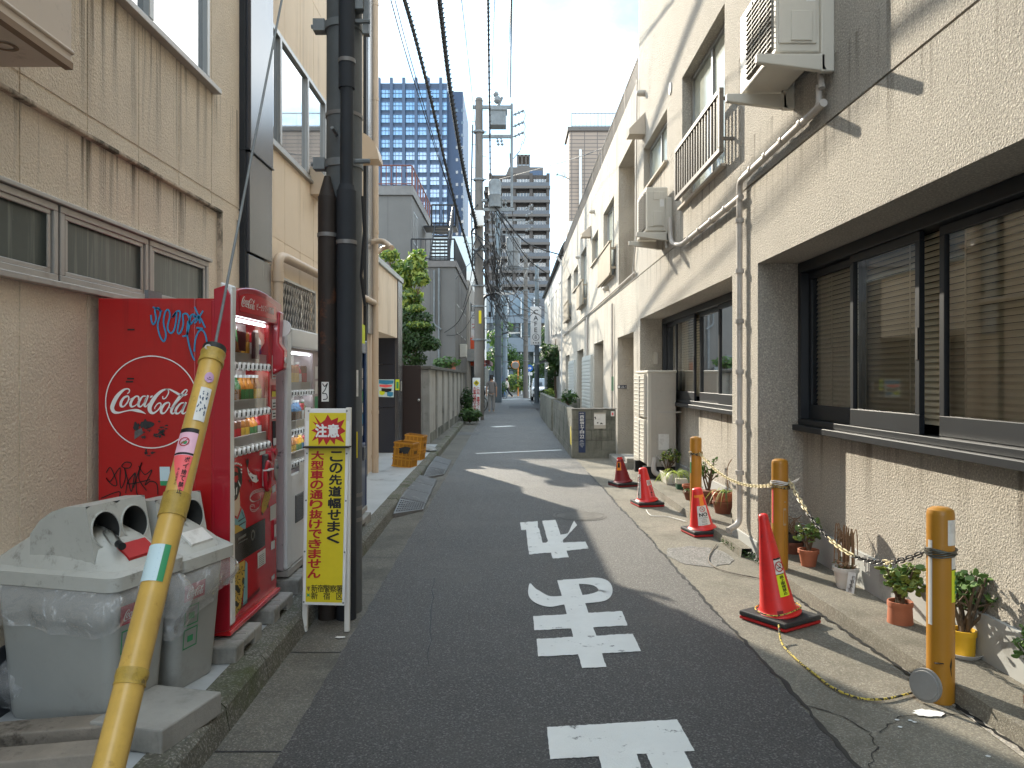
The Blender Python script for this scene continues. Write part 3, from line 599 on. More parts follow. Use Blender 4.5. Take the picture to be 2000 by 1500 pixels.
b = MB(); b.box(-2.262, -2.25, 15.6, 15.68, 1.35, 1.55); b.build('intercom', M['steelband'], EB, smooth=False)
pb = MB(); pb.quad(P(739, 741, 15.38), P(770, 741, 15.38), P(769, 776, 15.38), P(739, 775, 15.38)); po = pb.build('poster', M['cyanpaper'], smooth=False)
label(po, 'blue and white notice poster on the black entrance wall', 'poster')
for (x0, y0, x1, y1, m_) in ((740, 742, 769, 749, 'inkblue'), (741, 751, 766, 755, 'coral'), (745, 758, 765, 764, 'ink'), (741, 763, 752, 770, 'lime'), (756, 765, 768, 773, 'inkblue')):
    pb = MB(); pb.poly([P(x0, y0, 15.374), P(x1, y0 + 1, 15.374), P(x1 - 1, y1, 15.374), P((x0 + x1) / 2, y1 + 2, 15.374), P(x0, y1, 15.374)]); pb.build('print', M[m_], po, smooth=False)
pb = MB(); pb.quad(P(772.5, 741, 15.37), P(780, 741, 15.37), P(780, 762, 15.37), P(772.5, 762, 15.37)); o = pb.build('notice', M['lime'], smooth=False); label(o, 'small yellow green notice strip beside the poster at the entrance', 'notice')
pb = MB(); pb.quad(P(774, 746, 15.366), P(778.5, 746, 15.366), P(778.5, 759, 15.366), P(774, 759, 15.366)); pb.build('print', M['inkgreen'], o, smooth=False)
# brown gate
gt = thing('garden_gate', 'dark brown plank gate between the black pillar and concrete wall', 'gate', (-2.25, 16.9, .1))
b = MB(); b.box(-2.42, -2.02, 17.02, 17.06, .12, 1.9); b.build('panel', mat('brown_gate', (.035, .02, .016), .5), gt, smooth=False, bevel=.004)
b = MB(); b.box(-2.47, -2.42, 17.0, 17.1, .12, 1.95); b.build('post', mat('brown_gate_post', (.03, .02, .018), .5), gt, smooth=False)
b = MB(); b.ball((-2.06, 16.97, 1.13), .03); b.cyl((-2.06, 16.97, 1.13), (-2.06, 17.03, 1.13), .018); b.build('handle', M['steelband'], gt)
# concrete panel wall
cw = thing('garden_wall', 'pale concrete panel wall with dark coping beside the gate', 'wall', (-1.95, 22, 0))
b = MB()
for i in range(4): b.box(-2.06, -1.92, 17.50, 17.56, .35 + i * .375, .35 + i * .375 + .370)
sheet(b, -1.93, 1, 17.7, 31, .32, 1.82, (), [(17, 31, .70, .706), (17, 31, 1.07, 1.076), (17, 31, 1.45, 1.456)], .006); b.box(-2.85, -2.06, 17.5, 17.56, .12, .4)
for i in range(4): b.box(-2.85, -2.06, 17.50, 17.56, .4 + i * .362, .4 + i * .362 + .357)
b.build('panel', M['wallpanel'], cw, smooth=False)
b = MB()
for i, y in enumerate([17.48, 19.35, 21.2, 23.05, 24.9, 26.75, 28.6, 30.45]): b.box(-2.05, -1.88, y, y + .2, .1, 1.82)
b.build('post', M['concrete'], cw, smooth=False, bevel=.01); b = MB(); b.box(-2.0, -1.90, 17.6, 31, .1, .33); b.build('footing', M['blockwall'], cw, smooth=False)
b = MB(); b.box(-2.12, -1.84, 17.42, 31.1, 1.822, 1.90); b.box(-2.9, -2.12, 17.42, 17.62, 1.822, 1.90); b.build('coping', mat('dark_coping', (.12, .115, .10), .85, var=.3), cw, smooth=False, bevel=.008)
# ================================================================== left: grey house
GH = thing('grey_house', 'grey rendered house with a roof terrace and iron stair behind the garden wall', 'house', (-4, 36, 0))
def vwall(mb, x0, x1, y0, y1, z0, z1, mi=0): mb.box(x0, x1, y0, y1, z0, z1, mi)
b = MB(); b.box(-16, -2.42, 32.7, 41, 0, 6.35); b.build('lower_wall', M['housegrey'], GH, smooth=False)
b = MB(); b.box(-16, -2.36, 32.62, 41.05, 6.36, 6.62); b.build('parapet', mat('dark_parapet', (.17, .155, .145), .8, var=.2), GH, smooth=False)
b = MB(); b.box(-16, -4.35, 33.3, 42, 6.6, 9.55); b.build('upper_wall', M['housegrey'], GH, smooth=False)
b = MB(); b.box(-16, -4.28, 33.2, 42.1, 9.56, 9.95); b.build('roof_edge', mat('roof_edge_grey', (.19, .18, .17), .8, var=.2), GH, smooth=False)
b = MB()
for c in (-8.2, -7.0, -5.8, -4.6, -3.5): b.box(c, c + .03, 32.695, 32.705, .5, 6.35)
for c in (34.9, 37): b.box(-2.425, -2.41, c, c + .03, .5, 6.35)
for c in (-6.5, -5.4): b.box(c, c + .03, 33.295, 33.305, 6.6, 9.55)
b.build('panel_joint', mat('joint', (.12, .115, .11), .9), GH, smooth=False)
def rail(parent, pts, h, m, step=.14, r_=.014, name='railing', post=1.6):
    mb = MB()
    for a, c in zip(pts, pts[1:]):
        a, c = Vector(a), Vector(c); l_ = (c - a).length; n_ = max(1, int(l_ / step)); up = Vector((0, 0, h))
        mb.cyl(a + up, c + up, r_ * 1.9, n=6); mb.cyl(a + up * .12, c + up * .12, r_ * 1.5, n=6)
        for i in range(n_ + 1):
            p = a.lerp(c, i / n_); big = i in (0, n_) or (i % max(1, int(post / step)) == 0)
            mb.cyl(p, p + up, r_ * (2 if big else 1), n=5, caps=False)
    return mb.build(name, m, parent)
rail(GH, [(-9, 33.3, 9.95), (-4.34, 33.3, 9.95)], .9, M['redrail'], .22, .018); rail(GH, [(-4.34, 33.4, 9.95), (-4.34, 41.5, 9.95)], .9, M['redrail'], .9, .018)
rail(GH, [(-4.3, 32.8, 6.62), (-2.46, 32.8, 6.62), (-2.46, 41, 6.62)], .95, M['ironrail'], .2, .018)
b = MB()
for i in range(11): b.box(-3.7, -2.9, 34.4 + i * .25, 34.68 + i * .25, 6.75 + i * .20, 6.79 + i * .20)
for x in (-3.74, -2.88): b.prism([(x, 34.3, 6.6), (x, 37.3, 8.95), (x, 37.3, 9.2), (x, 34.3, 6.85)], (.04, 0, 0))
b.box(-4.3, -2.7, 37.2, 38.6, 8.95, 9.03); b.build('iron_stair', M['ironrail'], GH, smooth=False)
rail(GH, [(-3.9, 37.2, 9.03), (-2.72, 37.2, 9.03), (-2.72, 38.6, 9.03)], 1.0, M['ironrail'], .18, .02); rail(GH, [(-2.86, 34.3, 6.85), (-2.86, 37.2, 9.1)], .9, M['ironrail'], .3, .02)
win(GH, -4.335, 1, 33.9, 35.4, 7.6, 9.0, M['glassdark'], M['alu_grey'], (34.7,), .06, .06)
for y in (33.6, 36.2, 38.6): win(GH, -2.405, 1, y, y + 1.5, 3.6, 4.9, M['glassdark'], M['alu_grey'], (y + .75,), .06, .06)
b = MB(); b.tube(pipe_bend([(-3.3, 32.6, 6.2), (-3.3, 32.6, 3.9), (-3.0, 32.55, 3.7)], .05), .04, 8); b.tube([(-3.1, 32.62, 6.3), (-3.1, 32.62, .3)], .05, 8)
b.build('downpipe', M['galv'], GH)
b = MB(); b.box(-3.75, -3.3, 32.4, 32.69, 1.75, 2.1); b.box(-4.2, -3.95, 32.45, 32.69, 2.35, 2.6); b.build('meter_box', M['galv'], GH, smooth=False); b = MB(); b.box(-2.4, -2.1, 35.2, 36, 2.6, 3.2); b.build('outdoor_unit', M['acbody'], GH, smooth=False, bevel=.02)
b = MB(); b.box(-2.9, -2.40, 32.62, 32.69, 0, 2.3); b.build('brick_corner', mat('red_brick', (.28, .09, .055), .85, var=.3, vscale=6), GH, smooth=False)
# shops further down on the left
b2 = thing('shop_building', 'narrow shop house with a bright orange awning past the grey house', 'building', (-3, 46, 0))
b = MB(); b.box(-12, -2.3, 41.2, 49.5, 0, 6.9); b.build('wall', mat('shop_wall', (.42, .38, .33), .85, var=.2, vscale=.5), b2, smooth=False)
b = MB(); b.prism([(-2.3, 42.5, 3.9), (-1.72, 42.5, 3.5), (-1.62, 42.5, 2.35), (-2.3, 42.5, 2.35)], (0, 4.6, 0)); b.build('awning', mat('orange_awning', (.62, .085, .03), .7), b2, smooth=False)
b = MB(); b.box(-2.55, -1.75, 41.1, 42.4, 2.55, 3.2); b.build('canopy', M['alu_grey'], b2, smooth=False); b = MB(); b.box(-2.31, -2.28, 43, 46.8, .1, 2.3); b.build('shutter', M['dark'], b2, smooth=False)
for y in (42.3, 45.6): win(b2, -2.28, 1, y, y + 1.6, 4.6, 5.9, M['glassdark'], M['alu_grey'], (), .07, .06)
s_ = thing('shop_sign', 'white projecting sign with black and red characters above the orange awning', 'sign', (-2, 43, 5))
b = MB(); b.box(-2.28, -1.72, 42.8, 42.95, 3.95, 5.35); b.build('panel', M['vwhite'], s_, smooth=False)
b = MB(); put(b, 'コ', (-2.12, 42.79, 5.05), (.26, 0, 0), (0, 0, .26), .02); put(b, 'マ', (-1.88, 42.79, 5.05), (.26, 0, 0), (0, 0, .26), .02); b.build('lettering', M['ink'], s_, smooth=False)
b = MB(); put(b, 'フ', (-2.12, 42.79, 4.55), (.3, 0, 0), (0, 0, .3), .03); b.build('lettering', M['inkred'], s_, smooth=False)
b2 = thing('white_building', 'white plastered building with slit windows and dark red canopy down the left side', 'building', (-3, 55, 0))
b = MB(); b.box(-12, -2.05, 50, 61.5, 2.75, 8.6); b.box(-12, -2.5, 50, 61.5, 0, 2.75); b.build('wall', M['white_wall'], b2, smooth=False)
b = MB(); b.box(-2.5, -1.45, 49.9, 58, 2.55, 2.82); b.build('canopy', mat('dark_red_canopy', (.10, .02, .018), .6), b2, smooth=False)
for y, z0, z1 in ((52, 4.8, 6.4), (54, 4.2, 6.5), (57.5, 3.8, 6.2), (51.3, 7.2, 7.7), (53.3, 7.2, 7.7)): win(b2, -2.03, 1, y, y + .6, z0, z1, M['glassdark'], M['alu_grey'], (), .05, .05)
b2 = thing('pale_apartment_house', 'pale blue grey block rising behind the terrace of the grey house', 'building', (-5, 64, 0))
b = MB(); b.box(-14, -3.0, 62.5, 76, 0, 13.2); b.build('wall', mat('pale_blue_wall', (.52, .57, .58), .7, var=.1, vscale=.3), b2, smooth=False)
for z in (6, 9, 11.2):
    for y in (63.5, 66.5): win(b2, -2.98, 1, y, y + 1.4, z, z + 1.3, M['glassdark'], M['alu_grey'], (), .08, .06)
# ================================================================== right: cream roughcast building
XR = 2.16
RB = thing('cream_building', 'cream roughcast building with deep window recesses along the right side', 'building', (XR, 8, 0))
holes = [(-2.2, 6.75, 0, 2.615, .40), (7.53, 12.96, 0, 2.61, .42), (7.8, 9.75, 3.78, 5.42, .17), (10.7, 12.6, 4.64, 5.37, .15), (2.0, 3.1, 3.9, 5.4, .17)]
w_ = MB(); sheet(w_, XR, -1, -5, 13.1, 0, 10.5, holes, [(-5, 13.1, 3.345, 3.362)], .014)
w_.quad((XR, 13.1, 0), (9, 13.1, 0), (9, 13.1, 10.5), (XR, 13.1, 10.5)); w_.quad((XR, -5, 0), (9, -5, 0), (9, -5, 10.5), (XR, -5, 10.5)); w_.quad((XR, -5, 10.5), (9, -5, 10.5), (9, 13.1, 10.5), (XR, 13.1, 10.5)); w_.quad((9, -5, 0), (9, 13.1, 0), (9, 13.1, 10.5), (9, -5, 10.5))
w_.quad((XR + .40, -2.2, .0), (XR + .40, 6.75, .0), (XR + .40, 6.75, 1.15), (XR + .40, -2.2, 1.15)); w_.quad((XR + .42, 7.53, .0), (XR + .42, 12.96, .0), (XR + .42, 12.96, 1.19), (XR + .42, 7.53, 1.19))
w_.build('wall', M['stuccoR'], RB, smooth=False)
holes2 = [(13.55, 15.6, 3.40, 5.9, .9), (13.67, 15.75, 0, 2.44, .7), (16.3, 18.2, 3.8, 5.5, .15), (19.3, 20.8, 4.64, 5.37, .15), (18.2, 20.25, 0, 2.52, .3), (22.4, 24.2, 3.8, 5.5, .15), (23.3, 25.5, 0, 2.52, .3), (25.2, 27, 4.64, 5.37, .15), (28.2, 30.0, 3.8, 5.5, .15), (29, 31, 0, 2.52, .3)]
w_ = MB(); sheet(w_, XR + .006, -1, 13.12, 33, 0, 6.75, holes2, [(13.1, 33, 3.345, 3.365)], .014, back=[h for h in holes2 if h[4] > .2]); w_.quad((XR, 33, 0), (9, 33, 0), (9, 33, 6.75), (XR, 33, 6.75)); w_.quad((XR + .006, 13.12, 6.75), (XR + .006, 33, 6.75), (9, 33, 6.75), (9, 13.12, 6.75))
w_.build('low_wing_wall', M['stuccoRfar'], RB, smooth=False)
b = MB(); b.box(XR + .375, XR + .46, -2.1, 6.745, .0, .335); b.box(XR + .397, XR + .46, 7.54, 12.95, .0, .30); b.box(XR + .6, XR + .75, 13.68, 15.74, 0, .42); b.build('plinth', M['baseR'], RB, smooth=False)
b = MB(); b.box(XR - .006, XR + .3, 6.757, 7.522, -.02, .17); b.build('pier_foot', M['baseR'], RB, smooth=False, bevel=.01)
# the black sliding windows with blinds
def big_window(y0, y1, z0, z1, X, posts, name='window'):
    mb = MB(); xa, xb = X - .05, X + .09
    mb.box(xa - .05, xb, y0, y1, z0, z0 + .05); mb.box(xa, xb, y0, y1, z0 + .052, z0 + .10); mb.box(xa, xb, y0, y1, z1 - .09, z1)
    for y in (y0, y1 - .07): mb.box(xa, xb, y, y + .07, z0 + .10, z1 - .09)
    o = mb.build(name, M['black_alu'], RB, smooth=False, bevel=.004, seg=1)
    for i, (a, c) in enumerate(posts):
        xo = X - .03 if i % 2 else X + .02; sm = MB(); sw = .055
        sm.box(xo, xo + .035, a, c, z0 + .102, z0 + .225); sm.box(xo, xo + .035, a, c, z1 - .15, z1 - .092)
        for y in (a, c - sw): sm.box(xo, xo + .035, y, y + sw, z0 + .225, z1 - .15)
        so_ = sm.build('sash', M['black_alu'], o, smooth=False, bevel=.004, seg=1)
        gm = MB(); gm.quad((xo + .018, a + .03, z0 + .2), (xo + .018, c - .03, z0 + .2), (xo + .018, c - .03, z1 - .12), (xo + .018, a + .03, z1 - .12)); gm.build('pane', M['glass'], o, smooth=False)
        hm = MB(); hm.box(xo - .006, xo + .004, a + .012, a + .04, 1.72, 1.92); hm.build('pull', M['black'], o, smooth=False)
    bl = MB(); z = z0 + .16; xb_ = X + .075
    while z < z1 - .05:
        bl.add([(xb_, y0 + .1, z), (xb_ + .006, y0 + .1, z + .020), (xb_ + .02, y0 + .1, z + .038), (xb_, y1 - .1, z), (xb_ + .006, y1 - .1, z + .020), (xb_ + .02, y1 - .1, z + .038)], [[0, 3, 4, 1], [1, 4, 5, 2]]); z += .039
    y = y0 + .45
    while y < y1: bl.box(xb_ - .006, xb_ - .002, y, y + .012, z0 + .15, z1 - .05); y += .62
    bl.build('blind', M['blind'], o, smooth=False)
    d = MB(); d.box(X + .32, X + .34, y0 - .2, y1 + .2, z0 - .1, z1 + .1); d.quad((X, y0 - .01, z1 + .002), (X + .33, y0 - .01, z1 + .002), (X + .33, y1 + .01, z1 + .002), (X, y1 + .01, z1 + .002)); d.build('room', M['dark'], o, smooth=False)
    return o
big_window(-2.2, 6.745, 1.152, 2.612, XR + .40, [(5.67, 6.68), (4.77, 5.75), (3.55, 4.64), (2.5, 3.6), (1.4, 2.5), (.2, 1.3), (-.8, .3), (-2.1, -.8)])
big_window(7.535, 12.955, 1.19, 2.606, XR + .42, [(11.9, 12.88), (10.75, 12.0), (9.5, 10.65), (8.4, 9.5), (7.6, 8.4)])
b = MB(); b.box(2.38, 2.46, 12.93, 12.962, 1.85, 2.05); b.build('intercom', M['acgrey'], RB, smooth=False, bevel=.006)
# upper windows with frosted glass
for y0, y1, z0, z1, d_ in ((7.8, 9.75, 3.78, 5.42, .17), (10.7, 12.6, 4.64, 5.37, .15), (2.0, 3.1, 3.9, 5.4, .17), (16.3, 18.2, 3.8, 5.5, .15), (19.3, 20.8, 4.64, 5.37, .15), (22.4, 24.2, 3.8, 5.5, .15), (25.2, 27, 4.64, 5.37, .15), (28.2, 30, 3.8, 5.5, .15)):
    win(RB, XR + d_ - .05, -1, y0 + .003, y1 - .003, z0 + .003, z1 - .003, M['frostR'], M['alu_grey'], ((y0 + y1) / 2,), .05, .06, .03)
    b = MB(); b.box(XR - .05, XR + d_, y0 - .05, y1 + .05, z0 - .035, z0 + .001); b.build('sill', M['smoothR'], RB, smooth=False, bevel=.006)
b = MB()                                            # balustrade before the big upper window
xa, y0, y1, z0, z1 = XR - .13, 7.45, 9.5, 3.80, 4.43
for z, h in ((z0, .05), (z1 - .05, .05)): b.box(xa - .02, xa + .025, y0, y1, z, z + h)
for y in (y0, y1 - .045): b.box(xa - .02, xa + .025, y, y + .045, z0 + .05, z1 - .05)
n_ = 17
for i in range(1, n_): y = y0 + (y1 - y0) * i / n_; b.box(xa - .008, xa + .012, y - .014, y + .014, z0 + .05, z1 - .05)
for y in (y0 + .01, y1 - .05):
    for z in (z0 + .12, z1 - .12): b.box(xa + .02, XR + .01, y, y + .02, z, z + .035)
b.build('balustrade', M['railing'], RB, smooth=False, bevel=.003, seg=1)
for y0, y1 in ((16.0, 18.3), (22.2, 24.3), (28, 30.2)):
    b = MB(); b.box(XR - .12, XR - .09, y0, y1, 3.82, 4.45); b.box(XR - .14, XR - .08, y0, y1, 4.452, 4.49); b.box(XR - .14, XR - .08, y0, y1, 3.77, 3.815)
    for y in (y0, y1 - .05): b.box(XR - .088, XR + .005, y, y + .03, 3.9, 3.95); b.box(XR - .088, XR + .005, y, y + .03, 4.3, 4.35)
    b.build('balcony_screen', mat('tan_screen', (.33, .28, .21), .6, var=.15), RB, smooth=False)
for y, z, s_ in ((12.75, 5.72, .3), (21.3, 5.62, .26)):
    b = MB(); b.prism([(XR, y - .3, z - s_ * .5), (XR - .26, y - .3, z - s_ * .5), (XR - .26, y - .3, z - s_ * .2), (XR, y - .3, z + s_ * .7)], (0, .3, 0)); b.build('vent_hood', M['smoothR'], RB, smooth=False, bevel=.006)
for y, z in ((12.5, 6.25), (20.2, 6.0), (24.6, 5.5), (17.2, 3.62)):
    b = MB(); b.cyl((XR + .01, y, z), (XR - .09, y, z), .055, .05, 14); b.ball((XR - .09, y, z), .05, 10); b.build('vent_cap', M['acgrey'], RB)
b = MB(); b.cyl((XR + .01, 10.45, 5.55), (XR - .015, 10.45, 5.55), .085, n=22); b.build('wall_cap', M['baseR'], RB)
rail(RB, [(XR + .05, 13.3, 6.75), (XR + .05, 18.8, 6.75)], .46, M['railing'], .12, .012); rail(RB, [(XR + .05, 19.3, 6.75), (XR + .05, 32.5, 6.75)], .52, M['railing'], .14, .012)
# shutters and small doors of the low wing
for y0, y1 in ((20.55, 23.0), (26.0, 28.6)):
    b = MB(); b.box(XR - .06, XR + .01, y0, y1, .75, 2.25)
    for i in range(14): b.box(XR - .075, XR - .061, y0 + .04, y1 - .04, .8 + i * .10, .8 + i * .10 + .06)
    b.build('shutter_box', mat('pale_shutter', (.52, .53, .50), .5, var=.1), RB, smooth=False, bevel=.005)
for y0, y1, dd in ((18.25, 20.2, .29), (23.35, 25.45, .29), (29.05, 30.95, .29)):
    b = MB(); b.box(XR + dd - .05, XR + dd, y0, y1, 0, 2.1); b.build('door', M['acgrey'], RB, smooth=False)
b = MB(); b.box(XR + .62, XR + .68, 13.75, 15.7, .0, 2.3); b.build('door', mat('taupe_door', (.34, .29, .24), .6, var=.1), RB, smooth=False)
b = MB(); b.box(1.95, 2.8, 13.7, 15.4, -.02, .10); b.box(2.05, 2.8, 13.7, 14.4, .10, .18); b.build('doorstep', M['concrete'], RB, smooth=False, bevel=.01)
# conduits, rain pipe
def clips(mb, a, c, n_, r_):
    a, c = Vector(a), Vector(c)
    for i in range(n_): p = a.lerp(c, (i + .5) / n_); d = (c - a).normalized() * .02; mb.cyl(p - d, p + d, r_ * 1.35, n=10)
b = MB(); xp = XR - .05
b.tube(pipe_bend([(xp, 5.28, 3.62), (xp, 5.28, 3.47), (xp, 7.0, 3.45), (xp, 7.03, 3.42)], .04, rb=.06), .022, 10); clips(b, (xp, 5.4, 3.468), (xp, 6.95, 3.45), 4, .026)
b.tube(pipe_bend([(xp, 7.08, 3.28), (xp, 9.6, 3.27), (xp, 10.2, 3.4), (xp, 10.25, 3.75)], .04, rb=.2), .03, 10); clips(b, (xp, 7.3, 3.28), (xp, 9.4, 3.27), 4, .03); b.build('conduit', M['greypipe'], RB)
b = MB(); b.tube(pipe_bend([(xp, 5.2, 3.47), (xp - .0, 7.12, 3.43), (xp, 7.12, .26), (xp - .14, 7.0, .22)], .05, rb=.07), .027, 12)
clips(b, (xp, 7.12, 3.3), (xp, 7.12, .5), 6, .031); b.build('rain_pipe', M['greypipe'], RB)
b = MB(); b.tube([(XR - .035, 16.3, 3.2), (XR - .035, 16.3, .9)], .022, 8); b.tube([(XR - .03, 13.6, 3.37), (XR - .03, 13.2, 4.0), (XR - .03, 13.1, 6.7)], .014, 6); b.tube([(XR - .03, 13.3, 3.45), (XR - .03, 20, 3.42), (XR - .03, 32, 3.42)], .02, 6); b.tube([(XR - .03, 21.8, 3.35), (XR - .03, 21.8, .8)], .03, 6); b.build('conduit', M['greypipe'], RB)
b = MB(); b.box(XR - .05, XR - .01, 16.28, 16.34, 1.35, 1.65); b.build('tape', M['inkgreen'], RB, smooth=False)
# ------------------------------------------------------------------ air-conditioner units
def ac_unit(nm, lab, x, y, z, W, D, H, group, brackets=True, mat_='acbody'):
    """x = back plane, y = near end; the fan side faces the alley"""
    t = thing(nm, lab, 'air conditioner', (x, y, z), group); f = x - D
    b = MB(); b.box(f, x, y, y + W, z, z + H); b.build('casing', M[mat_], t, smooth=False, bevel=.018, seg=3)
    b = MB(); b.box(f - .012, f + .01, y + .06, y + W - .26 * W, z + .05, z + H - .05)
    nb = 14
    for i in range(nb): zz = z + .06 + (H - .12) * i / nb; b.box(f - .022, f - .010, y + .06, y + W - .26 * W, zz, zz + .006)
    for i in range(3): yy_ = y + .12 + (W * .74 - .1) * i / 3; b.box(f - .02, f - .012, yy_, yy_ + .005, z + .05, z + H - .05)
    b.build('fan_grille', M['acdark'], t, smooth=False)
    b = MB(); cy = (f + x) / 2
    b.box(f + .05 * D, f + .85 * D, y - .012, y + .01, z + .06, z + H - .06); b.box(f + .3 * D, f + .75 * D, y - .022, y - .008, z + .12 * H, z + .45 * H); b.box(f + .3 * D, f + .6 * D, y - .02, y - .008, z + .7 * H, z + .9 * H)
    b.build('side_cover', M[mat_], t, smooth=False, bevel=.006)
    b = MB(); b.quad((f + .62 * D, y - .0135, z + .55 * H), (f + .82 * D, y - .0135, z + .55 * H), (f + .82 * D, y - .0135, z + .72 * H), (f + .62 * D, y - .0135, z + .72 * H)); b.build('rating_label', M['paper'], t, smooth=False)
    if brackets:
        for yy_ in (y - .04, y + W - .14):
            b = MB(); b.prism([(f - .14, yy_, z - .02), (f - .14, yy_, z - .08), (x + .02, yy_, z - .14), (x + .0, yy_, z - .10), (x + .0, yy_, z - .02)], (0, .05, 0)); b.box(x - .03, XR + .0, yy_, yy_ + .05, z - .14, z + .45); b.build('bracket', M['acbody'], t, smooth=False, bevel=.008)
        b = MB(); b.tube(pipe_bend([(x - .05, y + .12, z + .12), (x + .04, y + .1, z + .1), (XR - .05, y + .08, z - .12), (XR - .05, y + .05, z - .22)], .02, rb=.08), .022, 8); b.build('hose', M['greypipe'], t)
    return t
ac_unit('outdoor_unit', 'ivory air conditioner unit on brackets high above the near black window', 2.10, 5.18, 3.80, .82, .32, .62, 'air conditioner units on the cream building')
ac_unit('outdoor_unit', 'ivory air conditioner unit on brackets below the iron balustrade', 2.11, 10.4, 3.60, .78, .29, .60, 'air conditioner units on the cream building')
t = thing('tall_outdoor_unit', 'tall two-fan air conditioner unit standing on the step under the far black window', 'air conditioner', (2.3, 12.2, 0))
f, x, y, W, z, H = 2.07, 2.50, 11.7, 1.1, .26, 1.44
b = MB(); b.box(f + .03, x, y, y + W, z, z + H); b.build('casing', M['acgrey'], t, smooth=False, bevel=.012, seg=2)
b = MB(); b.box(f - .01, x + .01, y - .012, y + W + .01, z + H - .01, z + H + .03); b.build('lid', M['acbody'], t, smooth=False, bevel=.012)
b = MB(); b.box(f + .0, f + .05, y - .004, y + .10, z, z + H - .01); b.build('corner_strip', M['acbody'], t, smooth=False, bevel=.006)
for k in range(2):
    zz = z + .05 + k * .70; b = MB(); b.box(f - .04, f + .03, y + .11, y + W - .03, zz, zz + .66); b.box(f - .055, f - .038, y + .5, y + .62, zz + .02, zz + .64)
    for i in range(10): b.box(f - .05, f - .039, y + .14, y + W - .06, zz + .04 + i * .06, zz + .052 + i * .06)
    b.build('fan_guard', M['acbody'], t, smooth=False, bevel=.008)
b = MB(); b.box(f + .13, x - .04, y - .008, y + .004, z + .10, z + H - .06); b.build('side_cover', M['acgrey'], t, smooth=False, bevel=.005)
b = MB(); b.quad((f + .16, y - .009, z + .26), (f + .32, y - .009, z + .26), (f + .32, y - .009, z + .50), (f + .16, y - .009, z + .50)); b.build('rating_label', M['paper'], t, smooth=False)
b = MB(); b.box(f + .16, x + .10, y - .02, y - .008, z + .82, z + .845); b.build('strap', M['steelband'], t, smooth=False)
for yy_ in (y + .05, y + W - .2):
    b = MB(); b.box(f - .05, x, yy_, yy_ + .14, .075, .255); b.build('foot', M['black'], t, smooth=False)
b = MB(); b.tube(pipe_bend([(f + .1, y - .03, z + .14), (f + .06, y - .08, .16), (f + .4, y - .1, .13), (x - .02, y + .05, .16)], .04, rb=.14), .04, 10); b.tube(pipe_bend([(f + .14, y - .02, z + .16), (f + .3, y - .06, .2), (x, y, .2)], .02, rb=.1), .014, 6); b.build('hose', M['greypipe'], t)
# ================================================================== block walls
bw = thing('block_wall', 'mossy concrete block wall with the blue address plate by the doorway', 'wall', (1.6, 15.5, 0))
b = MB()
b.box(1.21, 2.10, 15.5, 15.64, -.02, .16)
for i in range(4):
    z0 = .16 + i * .205; z1 = z0 + .199; off = 0 if i % 2 else .2
    xs_ = [1.21] + [v for v in (1.21 + off + .4 * k for k in range(1 if off == 0 else 0, 4)) if 1.25 < v < 2.05] + [2.10]
    for a, c in zip(xs_, xs_[1:]): b.box(a, c - .005, 15.5, 15.62, z0, z1)
    ys_ = [15.626] + [v for v in (15.5 + off + .4 * k for k in range(1, 20)) if 15.7 < v < 22.5] + [22.6]
    for a, c in zip(ys_, ys_[1:]): b.box(1.21, 1.33, a, c - .005, z0, z1)
b.box(1.205, 1.335, 15.65, 22.6, -.02, .155); b.build('blocks', M['blockwall'], bw, smooth=False, bevel=.004, seg=1)
b = MB(); b.box(1.215, 2.09, 15.506, 15.615, .0, .98); b.box(1.216, 1.325, 15.6, 22.6, .0, .98); b.build('mortar', mat('mortar', (.05, .05, .045), .9), bw, smooth=False)
b = MB(); b.box(1.20, 2.11, 15.49, 15.63, .985, 1.005); b.build('cap', M['concrete'], bw, smooth=False)
b = MB(); b.quad((1.2065, 15.6, .25), (1.2065, 15.9, .25), (1.2065, 15.85, .6), (1.2065, 15.7, .65)); b.build('paint_mark', M['signyellow'], bw, smooth=False)
bw2 = thing('block_wall', 'grey block wall with planting behind it beyond the address plate wall', 'wall', (1.5, 26, 0))
b = MB(); b.box(1.2, 1.36, 23.6, 33, -.02, 1.0); b.box(1.36, 2.1, 23.6, 23.76, -.02, 1.0); b.build('blocks', M['blockwall'], bw2, smooth=False, bevel=.01)
def plate(nm, lab, cat, pts, m, n=(0, -1, 0), th=.006):
    t_ = thing(nm, lab, cat, pts[0]); b_ = MB(); b_.prism(pts, Vector(n) * th); b_.build('plate', m, t_, smooth=False); return t_
y = 15.49
t = plate('address_plate', 'dark blue street address plate with white characters on the block wall', 'address plate', [P(1130, 804, y), P(1143.5, 804, y), P(1143.5, 884, y), P(1130, 884, y)], mat('blue_enamel', (.015, .03, .085), .35))
b = MB(); yt = y - .008; column(b, '西新宿七丁目', P(1136.7, 811, yt), P(1136.7, 847, yt), .085, (1, 0, 0), .012); put(b, '22', P(1136.7, 852.5, yt), (.085, 0, 0), (0, 0, .085), .012, fit=(1.0, .85))
column(b, '新宿区', P(1136.7, 806, yt), P(1136.7, 806.01, yt), .02, (1, 0, 0)) if False else None
for i, ch in enumerate('新宿区'): put(b, ch, P(1133.6 + i * 3.1, 807.5, yt), (.03, 0, 0), (0, 0, .03))
for i, tx in enumerate(('Nishi-', 'Shinjuku', '7-chome', 'Shinjuku', 'City')): put(b, tx, P(1136.5, 860 + i * 3.1, yt), (.026, 0, 0), (0, 0, .03))
b.build('lettering', M['inkwhite'], t, smooth=False)
t = plate('notice_board', 'weathered white notice sheet peeling on the block wall', 'notice', [P(1160, 806, y), P(1183, 806, y), P(1183, 837, y), P(1160, 837, y)], M['acgrey'])
